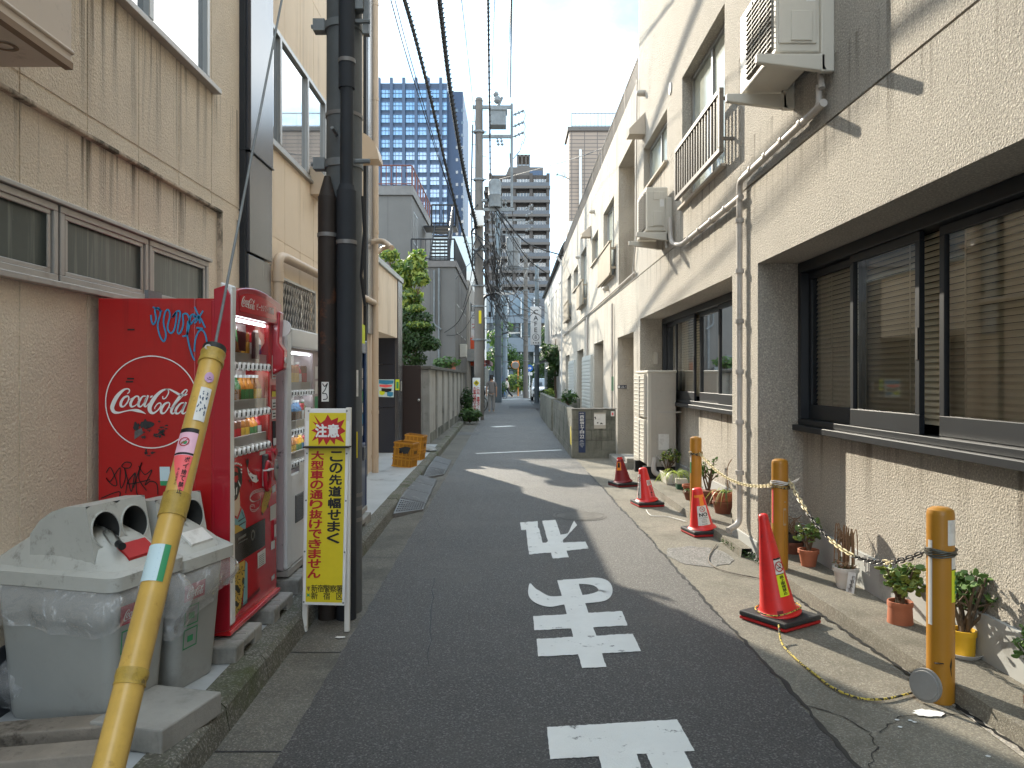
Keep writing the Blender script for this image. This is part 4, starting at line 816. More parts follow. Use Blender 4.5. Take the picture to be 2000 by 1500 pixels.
b = MB(); b.quad(P(1160.5, 809, yt), P(1182.5, 809, yt), P(1182.5, 830, yt), P(1160.5, 830, yt)); b.build('paper', M['paper'], t, smooth=False); b = MB()
for px, py, rr in ((1162.5, 815, .018), (1163.5, 818, .012), (1167.5, 826, .016), (1174, 827, .018), (1177, 828, .012), (1168, 819, .006)): p = P(px, py, yt - .001); b.poly([p + Vector((rr * math.cos(a) * jr.uniform(.6, 1.2), 0, rr * math.sin(a) * jr.uniform(.6, 1.4))) for a in [k * .7 for k in range(9)]])
b.build('stain', M['ink'], t, smooth=False)
t = plate('notice', 'small white and red notice at the corner of the block wall', 'notice', [P(1193, 803, y), P(1200, 803, y), P(1200, 813, y), P(1193, 813, y)], M['paper'])
b = MB(); b.quad(P(1195, 806, yt), P(1198, 806, yt), P(1198, 811, yt), P(1195, 811, yt)); b.build('print', M['coral'], t, smooth=False)
yt = 13.66
dp = P(1207, 752, 14.5)
t = plate('number_plate', 'small dark house number plate inside the doorway recess', 'number plate', [P(1206, 752, 15.73), P(1224, 752, 15.73), P(1224, 759, 15.73), P(1206, 759, 15.73)], mat('dark_plate', (.03, .035, .06), .4))
b = MB(); put(b, '22-1', P(1218, 755.5, 15.72), (.06, 0, 0), (0, 0, .06)); b.quad(P(1207, 753, 15.722), P(1211, 753, 15.722), P(1211, 758, 15.722), P(1207, 758, 15.722)); b.build('lettering', M['inkwhite'], t, smooth=False)
# ================================================================== far buildings
# glass office tower
TY = 180.0
T = thing('glass_tower', 'tall blue glass office tower with dark vertical fins rising behind the grey house', 'tower', (-23, TY, 0))
def tx(px, Y=TY): return (px - 1000) / 1500 * Y
x0, x1, x2 = tx(722), tx(873), tx(903); zt = CAMZ + 584 / 1500 * TY
b = MB(); b.box(x0, x1, TY + .5, TY + 26, 0, zt - .6); b.build('core', M['towerdark'], T, smooth=False)
b = MB(); b.box(x1 + .05, tx(903), TY + 2.0, TY + 25, 0, zt - 2); b.build('side_wing', M['towernavy'], T, smooth=False)
fl = 24; fh = (zt - 1.5) / fl
for i in range(2, fl):
    z = i * fh; o = MB(); o.quad((x0, TY + .28, z + .35), (x1, TY + .28, z + .35), (x1, TY + .28, z + fh - .62), (x0, TY + .28, z + fh - .62)); o = o.build('window_band', M['towerglass'], T, smooth=False)
    m = MB(); k = x0 + .4
    while k < x1: m.box(k, k + .07, TY + .15, TY + .3, z + .35, z + fh - .62); k += .8
    m.box(x0, x1, TY + .14, TY + .3, z + fh * .45, z + fh * .45 + .10); m.build('mullion', mat('tower_mullion', (.075, .12, .21), .4) if i == 2 else bpy.data.materials['tower_mullion'], o, smooth=False)
    m = MB(); m.box(x0, x1, TY + .1, TY + .32, z + fh - .72, z + fh - .55); m.build('floor_band', M['vwhite'] if False else bpy.data.materials['tower_mullion'], T, smooth=False)
for px in (741, 765, 789, 813, 837, 861):
    m = MB(); m.box(tx(px) - .34, tx(px) + .34, TY - .7, TY + .5, 0, zt + .3); m.build('fin', M['towerdark'], T, smooth=False)
for i in range(4, 23):
    for k in range(2):
        m = MB(); xx = tx(889) + k * 1.3; m.box(xx, xx + .55, TY + 1.9, TY + 2.0, i * fh + .5, i * fh + 1.2); m.build('small_window', M['glassblue'], T, smooth=False)
M['towerrail'] = mat('tower_railing', (.10, .105, .115), .5)
# brown apartment tower
AY = 170.0
A = thing('apartment_tower', 'grey brown high-rise apartment tower with rows of balconies at the end of the alley', 'tower', (4, AY, 0))
def ax(px): return (px - 1000) / 1500 * AY
zt = CAMZ + 398 / 1500 * AY
b = MB(); b.box(ax(958), ax(1068), AY, AY + 22, 0, zt); b.box(ax(945), ax(958), AY + 4, AY + 20, 0, zt - 1.5); b.build('wall', M['brownt'], A, smooth=False)
b = MB(); b.prism([(ax(985), AY + 3, zt), (ax(985), AY + 3, zt + .1), (ax(994), AY + 3, zt + 2.6), (ax(1062), AY + 3, zt + 2.6), (ax(1062), AY + 3, zt)], (0, 14, 0)); b.box(ax(1010), ax(1036), AY + 5, AY + 12, zt + 2.6, zt + 3.6)
for px in (1011, 1019, 1027, 1034): b.box(ax(px), ax(px) + .25, AY + 5, AY + 5.3, zt + 3.6, zt + 6)
b.box(ax(1010), ax(1036), AY + 5, AY + 12, zt + 5.6, zt + 6.0); b.build('penthouse', M['brownslab'], A, smooth=False)
m = MB(); m.box(ax(1035), ax(1060), AY + 2.9, AY + 3.0, zt + .5, zt + 1.8); m.build('louvre', M['towerdark'], A, smooth=False)
fh = 27.2 / 1500 * AY
for i in range(14):
    z = zt - (i + 1) * fh
    b = MB(); b.box(ax(955), ax(1074), AY - 1.9, AY, z - .30, z); b.box(ax(955), ax(1074), AY - 1.9, AY - 1.7, z, z + .25); b.box(ax(944), ax(957), AY + 2, AY + 19, z - .3, z + .15)
    o = b.build('balcony', M['brownslab'], A, smooth=False)
    m = MB(); m.box(ax(956), ax(1073), AY - 1.86, AY - 1.8, z + .25, z + 1.05); m.build('railing', M['towerrail'], o, smooth=False)
    for k, (a, c) in enumerate(((982, 1001), (1010, 1034), (1043, 1066))):
        m = MB(); m.quad((ax(a), AY - .05, z + .3), (ax(c), AY - .05, z + .3), (ax(c), AY - .05, z + 2.15), (ax(a), AY - .05, z + 2.15)); wo = m.build('window', M['glassblue'], A, smooth=False)
        m = MB(); n_ = 4
        for j in range(n_ + 1): xx = ax(a) + (ax(c) - ax(a)) * j / n_; m.box(xx - .08, xx + .08, AY - .15, AY, z + .3, z + 2.15)
        m.build('frame', M['offwhite'], wo, smooth=False)
for px in (958, 1004, 1037, 1070):
    b = MB(); b.box(ax(px) - .35, ax(px) + .35, AY - 1.6, AY, 0, zt); b.build('pier', M['brownt'], A, smooth=False)
# the blue grey office at the end of the street
EY = 88.0
E = thing('office_building', 'low blue grey office with glass bands facing the end of the alley', 'building', (2, EY, 0))
b = MB(); b.box(-6, 16, EY, EY + 14, 0, 3.2); b.box(-6, 16, EY - .3, EY + 14, 4.7, 6.3); b.box(-6, 16, EY - .1, EY + 14, 8.0, 8.7); b.box(-6, 16, EY + .6, EY + 13, 8.7, 11.5)
b.box(-6, 16, EY + .5, EY + 14, 3.2, 8); b.build('wall', M['endbld'], E, smooth=False)
for z0, z1 in ((6.35, 7.95), (3.25, 4.65), (8.9, 10.9), (.6, 2.9)):
    m = MB(); m.quad((-5.5, EY + .45 if z0 > 3 and z0 < 8 else EY + .5 if z0 > 8 else EY - .05, z0), (15.5, EY + .45 if z0 > 3 and z0 < 8 else EY + .5 if z0 > 8 else EY - .05, z0), (15.5, EY + .45 if z0 > 3 and z0 < 8 else EY + .5 if z0 > 8 else EY - .05, z1), (-5.5, EY + .45 if z0 > 3 and z0 < 8 else EY + .5 if z0 > 8 else EY - .05, z1)); wo = m.build('window', M['glassblue'] if z0 > 8 else M['glassdark'], E, smooth=False)
    m = MB()
    for i in range(14): m.box(-5 + i * 1.5, -4.9 + i * 1.5, EY - .12, EY + .48, z0, z1)
    m.build('frame', M['vwhite'], wo, smooth=False)
# tiled building behind the cream one
K = thing('tiled_building', 'brown tiled building with a roof railing standing behind the low cream wing', 'building', (8, 46, 0))
bm_ = bpy.data.materials.new('brown_tiles'); bm_.use_nodes = True; t_ = bm_.node_tree; bt = t_.nodes.new('ShaderNodeTexBrick'); cc = t_.nodes.new('ShaderNodeTexCoord'); mm = t_.nodes.new('ShaderNodeMapping')
mm.inputs['Rotation'].default_value = (R(90), 0, 0); t_.links.new(cc.outputs['Object'], mm.inputs[0]); t_.links.new(mm.outputs[0], bt.inputs[0]); bt.inputs['Color1'].default_value = (.30, .225, .17, 1); bt.inputs['Color2'].default_value = (.25, .19, .145, 1); bt.inputs['Mortar'].default_value = (.10, .08, .07, 1)
bt.inputs['Scale'].default_value = 1.0; bt.inputs['Brick Width'].default_value = .75; bt.inputs['Row Height'].default_value = .22; bt.inputs['Mortar Size'].default_value = .022; bt.offset = 0; t_.links.new(bt.outputs[0], t_.nodes['Principled BSDF'].inputs[0])
b = MB(); b.box(3.35, 14, 45, 47.5, 0, 16.1); b.build('wall', bm_, K, smooth=False); b = MB(); b.box(3.25, 14, 44.9, 47.6, 16.12, 16.35); b.build('parapet', M['brownslab'], K, smooth=False)
b = MB(); b.cyl((4.0, 44.88, 6), (4.0, 44.88, 15), .09, n=10); b.build('downpipe', M['offwhite'], K)
rail(K, [(3.5, 45.1, 16.35), (9, 45.1, 16.35)], .85, M['alu_grey'], .22, .018)
d = thing('satellite_dish', 'small satellite dish on the edge of the brown tiled building', 'dish', P(1103, 345, 44))
b = MB(); c_ = P(1103, 345, 44); b.cyl(c_, c_ + Vector((-.12, -.05, .05)), .06, .28, 16, caps=False); b.build('bowl', M['offwhite'], d)
b = MB(); b.cyl(c_, c_ + Vector((.35, .3, -.1)), .03, n=6); b.cyl(c_, c_ + Vector((-.45, -.1, .1)), .02, n=6); b.ball(c_ + Vector((-.45, -.1, .1)), .07, 8); b.build('arm', M['galv'], d)
# white plastered houses further down on the right
Wb = thing('white_house', 'white house with a dark gutter and upright windows beyond the cream building', 'house', (2.4, 44, 0))
b = MB(); b.box(2.30, 10, 33.4, 54, 0, 7.3); b.box(2.45, 10, 33.1, 33.4, 0, 8.4); b.build('wall', M['white_wall'], Wb, smooth=False)
b = MB(); b.prism([(2.1, 33.2, 7.25), (2.25, 33.2, 7.55), (2.5, 33.2, 7.55), (2.5, 33.2, 7.3)], (0, 21, 0)); b.build('gutter', M['black'], Wb, smooth=False)
for y in (36, 39.5, 42.5, 47): win(Wb, 2.285, -1, y, y + 1.4, 3.9, 6.2, M['glassdark'], M['alu_grey'], (), .06, .06)
b = MB(); b.prism([(2.3, 44, 3.0), (1.55, 44, 2.55), (1.55, 44, 2.48), (2.3, 44, 2.7)], (0, 6, 0)); b.build('awning', M['charcoal'], Wb, smooth=False)
b = MB(); b.box(2.2, 2.3, 45, 52, .1, 2.4); b.build('shopfront', M['navy'], Wb, smooth=False)
b = MB()
for i in range(16): b.box(2.27, 2.298, 34, 46, 3.0 - 0 + i * .05 - .02, 3.02 + i * .05)
b.build('cladding', M['offwhite'], Wb, smooth=False)
b = MB(); b.tube(pipe_bend([(2.25, 34.5, .2), (2.25, 34.5, 6.8), (2.0, 34.5, 7.1)], .05), .05, 8); b.build('downpipe', M['offwhite'], Wb)
# ================================================================== utility poles
def lattice_steps(mb, x, y, z0, z1, r_):
    z = z0; s_ = 1
    while z < z1: mb.cyl((x, y, z), (x + s_ * (r_ + .14), y, z), .012, n=5); s_ = -s_; z += .45
def insul(mb, a, d, n_=3, r_=.05, l_=.3):
    a = Vector(a); d = Vector(d).normalized(); mb.cyl(a, a + d * l_, r_ * .4, n=6)
    for i in range(n_): p = a + d * l_ * (i + .6) / n_; mb.cyl(p - d * .02, p + d * .02, r_, n=8)
M['dullband'] = mat('dull_steel_band', (.17, .165, .16), .5, .3)
# near steel pole with cable risers
px_, py_ = -1.165, 5.32
U = thing('utility_pole', 'near grey steel utility pole with clamped black cable risers beside the yellow sign', 'utility pole', (px_, py_, 0), 'utility poles along the alley')
b = MB(); b.cyl((px_, py_, -.02), (px_ + .01, py_, 9.5), .125, .115, 28); b.build('shaft', mat('dark_steel_pole', (.115, .125, .13), .65, .1, var=.3, vscale=5, bump=(25, .2, 'noise', .003), streak=((.05, .055, .06), .6, 9)), U)
fx = px_ - .075
b = MB(); b.cyl((fx, py_ - .165, -.01), (fx, py_ - .165, 2.82), .062, n=18); b.cyl((fx, py_ - .165, 2.82), (fx, py_ - .165, 2.96), .058, .02, 18); b.build('rusty_sleeve', M['rust'], U)
b = MB(); b.cyl((px_ + .055, py_ - .17, -.01), (px_ + .055, py_ - .17, 2.86), .066, n=18); b.cyl((px_ + .055, py_ - .17, 2.86), (px_ + .057, py_ - .17, 2.9), .06, .05, 18)
b.tube([(px_ + .055, py_ - .17, 2.86), (px_ + .058, py_ - .165, 3.6), (px_ + .055, py_ - .16, 4.0)], .043, 12); b.cyl((px_ + .055, py_ - .16, 3.55), (px_ + .055, py_ - .16, 4.25), .054, n=18)
b.tube([(px_ + .03, py_ - .16, 4.2), (px_ + .015, py_ - .15, 5.2), (px_ + .01, py_ - .15, 8.5)], .04, 10); b.tube([(px_ + .075, py_ - .16, 4.2), (px_ + .07, py_ - .15, 5.2), (px_ + .03, py_ - .15, 8.5)], .034, 10); b.build('cable_riser', M['blacksleeve'], U)
b = MB(); b.cyl((px_ - .02, py_ - .135, .3), (px_ - .02, py_ - .135, 2.75), .016, n=8); b.tube([(px_ + .15, py_ - .1, 2.84), (px_ + .165, py_ - .12, 2.6), (px_ + .14, py_ - .1, 2.3), (px_ + .165, py_ - .1, 2.1)], .012, 6); b.tube([(px_ + .15, py_ - .06, 8), (px_ + .17, py_ - .05, 5.2), (px_ + .15, py_ - .05, 4.6)], .055, 10)
b.build('thin_cable', M['cable'], U)
for (cx, cy, rr, z) in ((fx, py_ - .165, .066, 2.55), (px_ + .055, py_ - .17, .070, 2.5), (px_ + .055, py_ - .16, .058, 4.2), (px_ + .055, py_ - .16, .058, 3.72), (px_ + .003, py_, .127, 3.4), (px_, py_, .128, .62), (px_, py_, .128, .70), (px_, py_, .128, .79)):
    b = MB(); b.cyl((cx, cy, z), (cx, cy, z + .026), rr, n=24); b.build('band', M['dullband'], U)
for z in (3.05, 4.0, 4.35, 4.75, 5.15):
    b = MB(); b.cyl((px_, py_, z), (px_, py_, z + .05), .132, n=24); b.box(px_ - .20, px_ - .12, py_ - .06, py_ + .02, z - .01, z + .07); b.cyl((px_ - .22, py_ - .02, z + .03), (px_ - .1, py_ - .02, z + .03), .014, n=6); b.cyl((px_ + .1, py_ - .1, z + .03), (px_ + .2, py_ - .1, z + .03), .016, n=6); b.build('clamp', M['galv'], U)
b = MB(); b.cyl((px_ - .02, py_ - .1, 3.25), (px_ - .03, py_ - .22, 3.27), .012, n=6); b.build('step_bolt', M['galv'], U)
b = MB(); b.box(px_ + .10, px_ + .16, py_ - .14, py_ - .06, 4.1, 4.9); b.prism([(px_ + .06, py_ - .15, 7.0), (px_ + .12, py_ - .15, 7.0), (px_ + .20, py_ - .15, 4.35), (px_ + .13, py_ - .15, 4.35)], (0, .06, 0)); b.box(px_ + .15, px_ + .19, py_ - .1, py_ - .04, 3.95, 4.5); b.build('arm', M['galv'], U, smooth=False)
b = MB(); b.tube([(px_ + .12, py_ + .1, 9), (px_ + .2, py_ + .1, 6.0), (px_ + .235, py_ + .05, 4.95)], .022, 8); b.tube([(px_ + .3, py_ + .1, 9), (px_ + .27, py_ + .1, 5.6), (px_ + .24, py_ + .05, 4.95)], .022, 8); b.tube([(px_ + .12, py_ + .0, 7.2), (px_ + .16, py_ + .02, 5.6), (px_ + .2, py_ + .02, 5.4)], .045, 8); b.build('cable_loop', M['cable'], U)
for (a0, a1, z0, z1, m_, nm) in ((.25, 1.05, 1.48, 1.66, 'paper', 'paper_label'), (.55, 1.0, 1.06, 1.24, 'signyellow', 'yellow_label'), (.3, .55, 3.0, 3.2, 'paper', 'paper_label')):
    b = MB(); n_ = 6; vs_ = []
    for i in range(n_ + 1):
        a = -math.pi / 2 + a0 + (a1 - a0) * i / n_
        for z in (z0, z1): vs_.append((px_ + .131 * math.cos(a), py_ + .131 * math.sin(a), z))
    b.add(vs_, [[2 * i, 2 * i + 2, 2 * i + 3, 2 * i + 1] for i in range(n_)]); b.build(nm, M[m_], U)
b = MB(); zc = 1.57; yy = py_ - .232
b.quad((fx - .022, yy, 1.45), (fx + .026, yy, 1.45), (fx + .026, yy, 1.58), (fx - .022, yy, 1.58)); o = b.build('sticker', M['paper'], U, smooth=False)
b = MB(); stroke(b, [(-.015, .12), (.0, .10), (.018, .12), (.0, .075), (-.015, .055), (.01, .05), (.015, .02), (-.012, .012)], .006, lambda x, z: (fx + x, yy - .002, 1.45 + z)); b.build('mark', M['ink'], o, smooth=False)
# far poles
def far_pole(x, y, h, r_, m, lab, arms=True, trans=False):
    t = thing('utility_pole', lab, 'utility pole', (x, y, 0), 'utility poles along the alley')
    b = MB(); b.cyl((x, y, -.02), (x, y, h), r_, r_ * .72, 18); b.cyl((x, y, h), (x, y, h + .12), r_ * .8, r_ * .6, 14); b.build('shaft', m, t)
    b = MB(); lattice_steps(b, x, y, 2.2, h - .3, r_ * .8)
    for z in (3.1, 4.4, 5.2, 6.6, h * .62, h * .75, h * .9): b.cyl((x, y, z), (x, y, z + .07), r_ * 1.1, n=16); b.cyl((x - r_ * 1.5, y - .05, z + .03), (x + r_ * 1.5, y - .05, z + .03), .02, n=5)
    b.build('step_iron', M['galv'], t)
    return t
x2, y2 = -1.29, 30.0
T2 = far_pole(x2, y2, 12.45, .20, M['concpole'], 'concrete utility pole carrying a transformer above the white warning sign')
b = MB(); b.box(x2 - .25, -.02, y2 - .06, y2 + .04, 12.15, 12.27); b.box(x2 - .1, 0, y2 - .06, y2 + .04, 9.95 + 1.05, 10.07 + 1.05); b.box(x2 - .1, .1, y2 - .06, y2 + .04, 8.1 + .05, 8.22 + .05); b.box(-.06, .04, y2 - .05, y2 + .05, 8.3, 12.35); b.build('crossarm', M['galv'], T2, smooth=False)
b = MB(); b.box(x2 + .42, x2 + 1.06, y2 - .35, y2 + .25, 11.42, 12.05); b.box(x2 + .38, x2 + 1.1, y2 - .4, y2 + .3, 11.98, 12.1); b.ball((x2 + .72, y2, 12.5), .16, 10); b.ball((x2 + .66, y2, 12.72), .12, 8); b.cyl((x2 + .72, y2, 12.2), (x2 + .9, y2, 12.6), .06, n=8); b.build('switch_box', M['galv'], T2, smooth=False)
b = MB(); b.lathe([(.0, 0), (.24, 0), (.25, .04), (.25, .45), (.265, .47), (.25, .49), (.25, .85), (.26, .9), (.25, .95), (.25, 1.0), (.2, 1.06), (0, 1.08)], (x2 + .62, y2 - .1, 8.28), 20); b.box(x2 + .1, x2 + .4, y2 - .15, y2 - .05, 8.5, 8.6); b.build('transformer', M['galv'], T2)
b = MB()
for z in (12.0, 11.55, 11.15): insul(b, (.05, y2, z - .1), (1, 0, .45), 3, .07, .45); b.tube([(.45, y2, z + .12), (.52, y2, z - .1), (.42, y2, z - .4)], .018, 5)
for xx in (-.4, -.25): insul(b, (xx, y2, 8.25), (0, 0, 1), 3, .06, .4); insul(b, (xx - .2, y2, 11.1), (.2, 0, -1), 3, .06, .4)
b.tube([(.4, y2, 10.9), (.3, y2, 10.5), (.05, y2, 10.2)], .02, 5); b.build('insulator', M['galv'], T2)
b = MB(); b.box(x2 - .24, x2 + .24, y2 - .42, y2 - .15, 7.95, 8.35); b.build('junction_box', M['offwhite'], T2, smooth=False, bevel=.02) if False else None
b = MB(); b.box(x2 - .2, x2 + .2, y2 - .42, y2 - .15, 6.9 + .6, 7.35 + .75); b.build('junction_box', M['offwhite'], T2, smooth=False, bevel=.02)
b = MB(); b.quad((x2 + .0, y2 - .205, 3.75), (x2 + .1, y2 - .185, 3.75), (x2 + .1, y2 - .185, 4.25), (x2 + .0, y2 - .205, 4.25)); b.build('yellow_plate', M['signyellow'], T2, smooth=False)
b = MB()
for k in range(9): zz = 6.2 + k * .22; b.tube([(x2 + .22 * math.cos(k), y2 - .22, zz + .4), (x2 + .35 * math.cos(k * 2), y2 - .34, zz), (x2 + .25 * math.cos(k * 3 + 1), y2 - .3, zz - .45)], .03, 6)
b.tube([(x2 - .24, y2 - .1, 11.5), (x2 - .3, y2 - .1, 9), (x2 - .24, y2 - .1, 6)], .03, 6); b.build('cable_bundle', M['cable'], T2)
x3, y3 = -1.0, 52.0
T3 = far_pole(x3 + .06, y3, 13.8, .25, M['bluepole'], 'blue grey painted utility pole behind the man in grey')
b = MB(); b.lathe([(0, 0), (.42, 0), (.42, .9), (.5, 1.0), (.5, 1.9), (.3, 2.05), (0, 2.1)], (x3 + 1.1, y3, 9.2), 18); b.box(x3, x3 + 1.9, y3 - .05, y3 + .05, 9.0, 9.12); b.build('transformer', M['galv'], T3)
b = MB(); b.box(x3 - .6, x3 + 1.9, y3 - .05, y3 + .05, 12.3, 12.42); b.box(x3 - .6, x3 + 1.9, y3 - .05, y3 + .05, 11.3, 11.42); b.box(x3 - .5, x3 + 1.2, y3 - .05, y3 + .05, 7.3, 7.4); b.build('crossarm', M['galv'], T3, smooth=False)
b = MB()
for i in range(4):
    insul(b, (x3 + 1.9, y3, 11.6 + i * .5), (1, 0, .5), 3, .1, .6); insul(b, (x3 - .4 + .35 * i, y3, 12.4), (0, 0, 1), 3, .08, .4); insul(b, (x3 - .4 + .35 * i, y3, 11.4), (0, 0, 1), 3, .08, .4)
b.build('insulator', M['galv'], T3)
T4 = far_pole(-.62, 68, 9.3, .24, M['bluepole'], 'slim blue grey utility pole beside the far hedge')
T5 = far_pole(1.15, 64.5, 12.0, .22, M['concpole'], 'pale concrete utility pole at the far crossing beside the blue traffic sign')
T6 = far_pole(1.63, 50.5, 9.0, .17, M['bluepole'], 'blue grey pole carrying the white cafe sign')
# ------------------------------------------------------------------ overhead cables
def cable(a, c, sag, r_, lab, m='cable', n_=18, loops=0):
    a, c = Vector(a), Vector(c); pts = [a.lerp(c, t / n_) - Vector((0, 0, sag * 4 * (t / n_) * (1 - t / n_))) for t in range(n_ + 1)]
    mb = MB(); mb.tube(pts, r_, 6)
    if loops:
        for i in range(loops):
            t = i / loops * n_; k = int(t); p = pts[k].lerp(pts[min(k + 1, n_)], t - k); mb.cyl(p - Vector((0, .03, 0)), p + Vector((0, .03, 0)), r_ * 1.5, n=6); mb.cyl(p, p + Vector((r_ * 2.4, 0, r_ * 1.2)), r_ * .35, n=4)
    o = mb.build('overhead_cable', M[m], None); label(o, lab, 'cable', 'overhead cables strung along the alley'); return o
def cab(pts, r_, lab, **k):
    """through photo points at distances: [(px, py, Y), ...]"""
    mb = MB(); q = cat_rom([tuple(P(*p)) for p in pts], 10); mb.tube(q, r_, 6)
    if k.get('loops'):
        for i in range(0, len(q) - 1):
            for s_ in (0.0, .5):
                p = Vector(q[i]).lerp(Vector(q[i + 1]), s_); d_ = (Vector(q[i + 1]) - Vector(q[i])).normalized() * r_ * .8; mb.cyl(p - d_, p + d_, r_ * 1.3, n=6); mb.cyl(p, p + Vector((r_ * 1.7, 0, r_ * .6)), r_ * .35, n=4)
    o = mb.build('overhead_cable', M[k.get('m', 'cable')], None); label(o, lab, 'cable', 'overhead cables strung along the alley')
cab([(840, -160, 15), (858, 0, 18), (880, 180, 22), (905, 330, 26.5), (931, 445, 29.8)], .052, 'thickest black overhead cable crossing in front of the glass tower', loops=1)
cab([(745, -120, 12), (790, 0, 14), (838, 180, 17.5), (882, 370, 22.5), (932, 555, 29.8)], .034, 'black overhead cable with hanger rings crossing the glass tower', loops=1)
cab([(762, -5, 14), (800, 130, 16), (860, 320, 21), (924, 505, 29.8)], .012, 'thin overhead cable left of the ringed cable')
cab([(770, -5, 14), (806, 130, 16), (868, 340, 21), (926, 520, 29.8)], .010, 'thin overhead cable just left of the ringed cable')
cab([(950, -60, 18), (953, 0, 20), (956, 200, 26), (960, 420, 40), (972, 600, 51)], .030, 'knobbly black overhead cable hanging just right of the concrete pole', loops=1)
cab([(1001, -60, 14), (999, 0, 16), (997, 190, 29.9)], .022, 'straight black overhead wire reaching the crossarm tip')
cab([(996, 300, 30), (1003, 480, 45), (1000, 560, 51.5)], .02, 'black overhead wire continuing from the crossarm towards the far blue pole')
cab([(967, -30, 16), (962, 120, 24), (960, 195, 29.9)], .009, 'hair-thin grey wire above the transformer')
cab([(999, -30, 15), (992, 140, 26), (990, 195, 29.9)], .009, 'hair-thin wire beside the straight black wire')
cab([(898, -30, 12), (915, 120, 18), (927, 232, 26), (934, 300, 29.8)], .008, 'hair-thin guy wire with a small ball left of the concrete pole')
cab([(950, 385, 29.8), (985, 425, 30), (1030, 475, 31), (1103, 500, 32.5)], .028, 'black service cable swinging from the concrete pole to the cream building')
cab([(952, 390, 29.8), (990, 445, 30.5), (1030, 505, 31.5), (1070, 535, 33)], .022, 'black service cable sagging to the gutter of the white house')
cab([(1250, 250, 14), (1150, 300, 24), (1050, 330, 40), (975, 350, 60)], .012, 'thin wire crossing in front of the apartment tower top')
for i, (p, lab) in enumerate((([(985, 525, 31), (1030, 580, 36), (1068, 612, 50)], 'upper of the thin wires sagging towards the cafe sign'), ([(985, 535, 31), (1020, 590, 36), (1062, 622, 50)], 'lower of the thin wires sagging towards the cafe sign'),
        ([(975, 560, 31), (1020, 585, 40), (1064, 600, 50)], 'flattest of the thin wires reaching the white house'), ([(890, 545, 27), (912, 520, 28), (935, 500, 30)], 'short service wire from the grey house parapet to the concrete pole'),
        ([(868, 650, 32.6), (900, 620, 32), (935, 520, 30)], 'service wire rising from the grey house wall to the concrete pole'), ([(905, 600, 31), (920, 540, 31), (930, 455, 30)], 'steep service wire beside the concrete pole'),
        ([(872, 655, 32.6), (905, 645, 33), (945, 575, 36)], 'low drooping service wire by the grey house'), ([(905, 474, 60), (935, 478, 60)], 'level wire behind the concrete pole'),
        ([(940, 520, 30), (965, 590, 40), (992, 640, 60), (1030, 668, 64)], 'black cable running down the street towards the pale far pole'), ([(940, 500, 30), (958, 560, 40), (975, 600, 51)], 'black cable between the concrete and blue poles'),
        ([(942, 480, 30), (960, 520, 40), (978, 560, 51)], 'thick black cable bundle between the concrete and blue poles'), ([(970, 590, 51.5), (1000, 640, 58), (1030, 650, 64)], 'sagging cable between the blue pole and pale far pole'),
        ([(900, 620, 45), (960, 622, 55), (1030, 612, 64)], 'upper level wire across the far end of the alley'), ([(905, 648, 45), (965, 642, 55), (1035, 640, 64)], 'lower level wire across the far end of the alley'), ([(965, 575, 52), (1010, 572, 58), (1060, 580, 66)], 'topmost level wire in front of the apartment tower base'),
        ([(955, 595, 52), (1000, 605, 60), (1075, 604, 66)], 'level wire passing behind the cafe sign'), ([(930, 470, 64), (900, 480, 64)], 'short wire by the pale block'))):
    cab(p, (.016, .02, .014, .012, .014, .014, .012, .02, .03, .035, .05, .02, .02, .018, .02, .02, .01)[i], lab)
rr = random.Random(11)
cl = MB()
for i in range(34):                                 # the untidy tangle of drops on the blue pole and beyond
    Y = rr.uniform(49, 53); a = P(rr.uniform(960, 985), rr.uniform(440, 640), Y); c = P(rr.uniform(955, 1000), rr.uniform(470, 660), rr.uniform(49, 54)); mid = a.lerp(c, .5) - Vector((0, 0, rr.uniform(.1, .9)))
    cl.tube(cat_rom([tuple(a), tuple(mid), tuple(c)], 5), rr.uniform(.010, .026), 5)
for i in range(34):
    a = P(rr.uniform(942, 972), rr.uniform(385, 600), rr.uniform(30.2, 36)); c = P(rr.uniform(965, 1066), rr.uniform(470, 640), rr.uniform(40, 60)); cl.tube(cat_rom([tuple(a), tuple(a.lerp(c, .5) - Vector((0, 0, rr.uniform(.2, 1.3)))), tuple(c)], 6), rr.uniform(.010, .022), 5)
for i in range(12):
    p = P(rr.uniform(955, 985), rr.uniform(420, 640), 51.6); cl.cyl(p, p + Vector((rr.uniform(-.2, .2), 0, rr.uniform(.2, .5))), .09, n=6)
cl.build('cable_bundle', M['cable'], T3)
# guy wire with its yellow guard
ga, gb = Vector((-1.025, 1.55, -.02)), Vector((-1.062, 2.74, 1.705)); gd = (gb - ga).normalized()
G = thing('guy_guard', 'yellow guy-wire guard tube leaning in front of the grey bins with stickers and tape', 'guy wire guard', ga)
b = MB(); b.tube([ga.lerp(gb, t) for t in (0, .25, .5, .75, 1)], [.0425, .041, .0395, .0385, .0375], 28); b.build('tube', M['guard'], G)
gu = Vector((1, 0, 0)); gu = (gu - gd * gu.dot(gd)).normalized(); gn = gd.cross(gu) * -1                      # gn faces the camera side
if gn.y > 0: gn = -gn
def gpt(t, a, r_): p = ga.lerp(gb, t); return p + (gu * math.sin(a) + gn * math.cos(a)) * r_
b = MB(); b.cyl(gb - gd * .035, gb + gd * .006, .0405, n=28); b.build('cap', M['black'], G)
b = MB(); p = gpt(.991, -.15, .0425); b.ring(p, gu, gd, .004, .011, 14); b.build('rivet', M['steelband'], G)
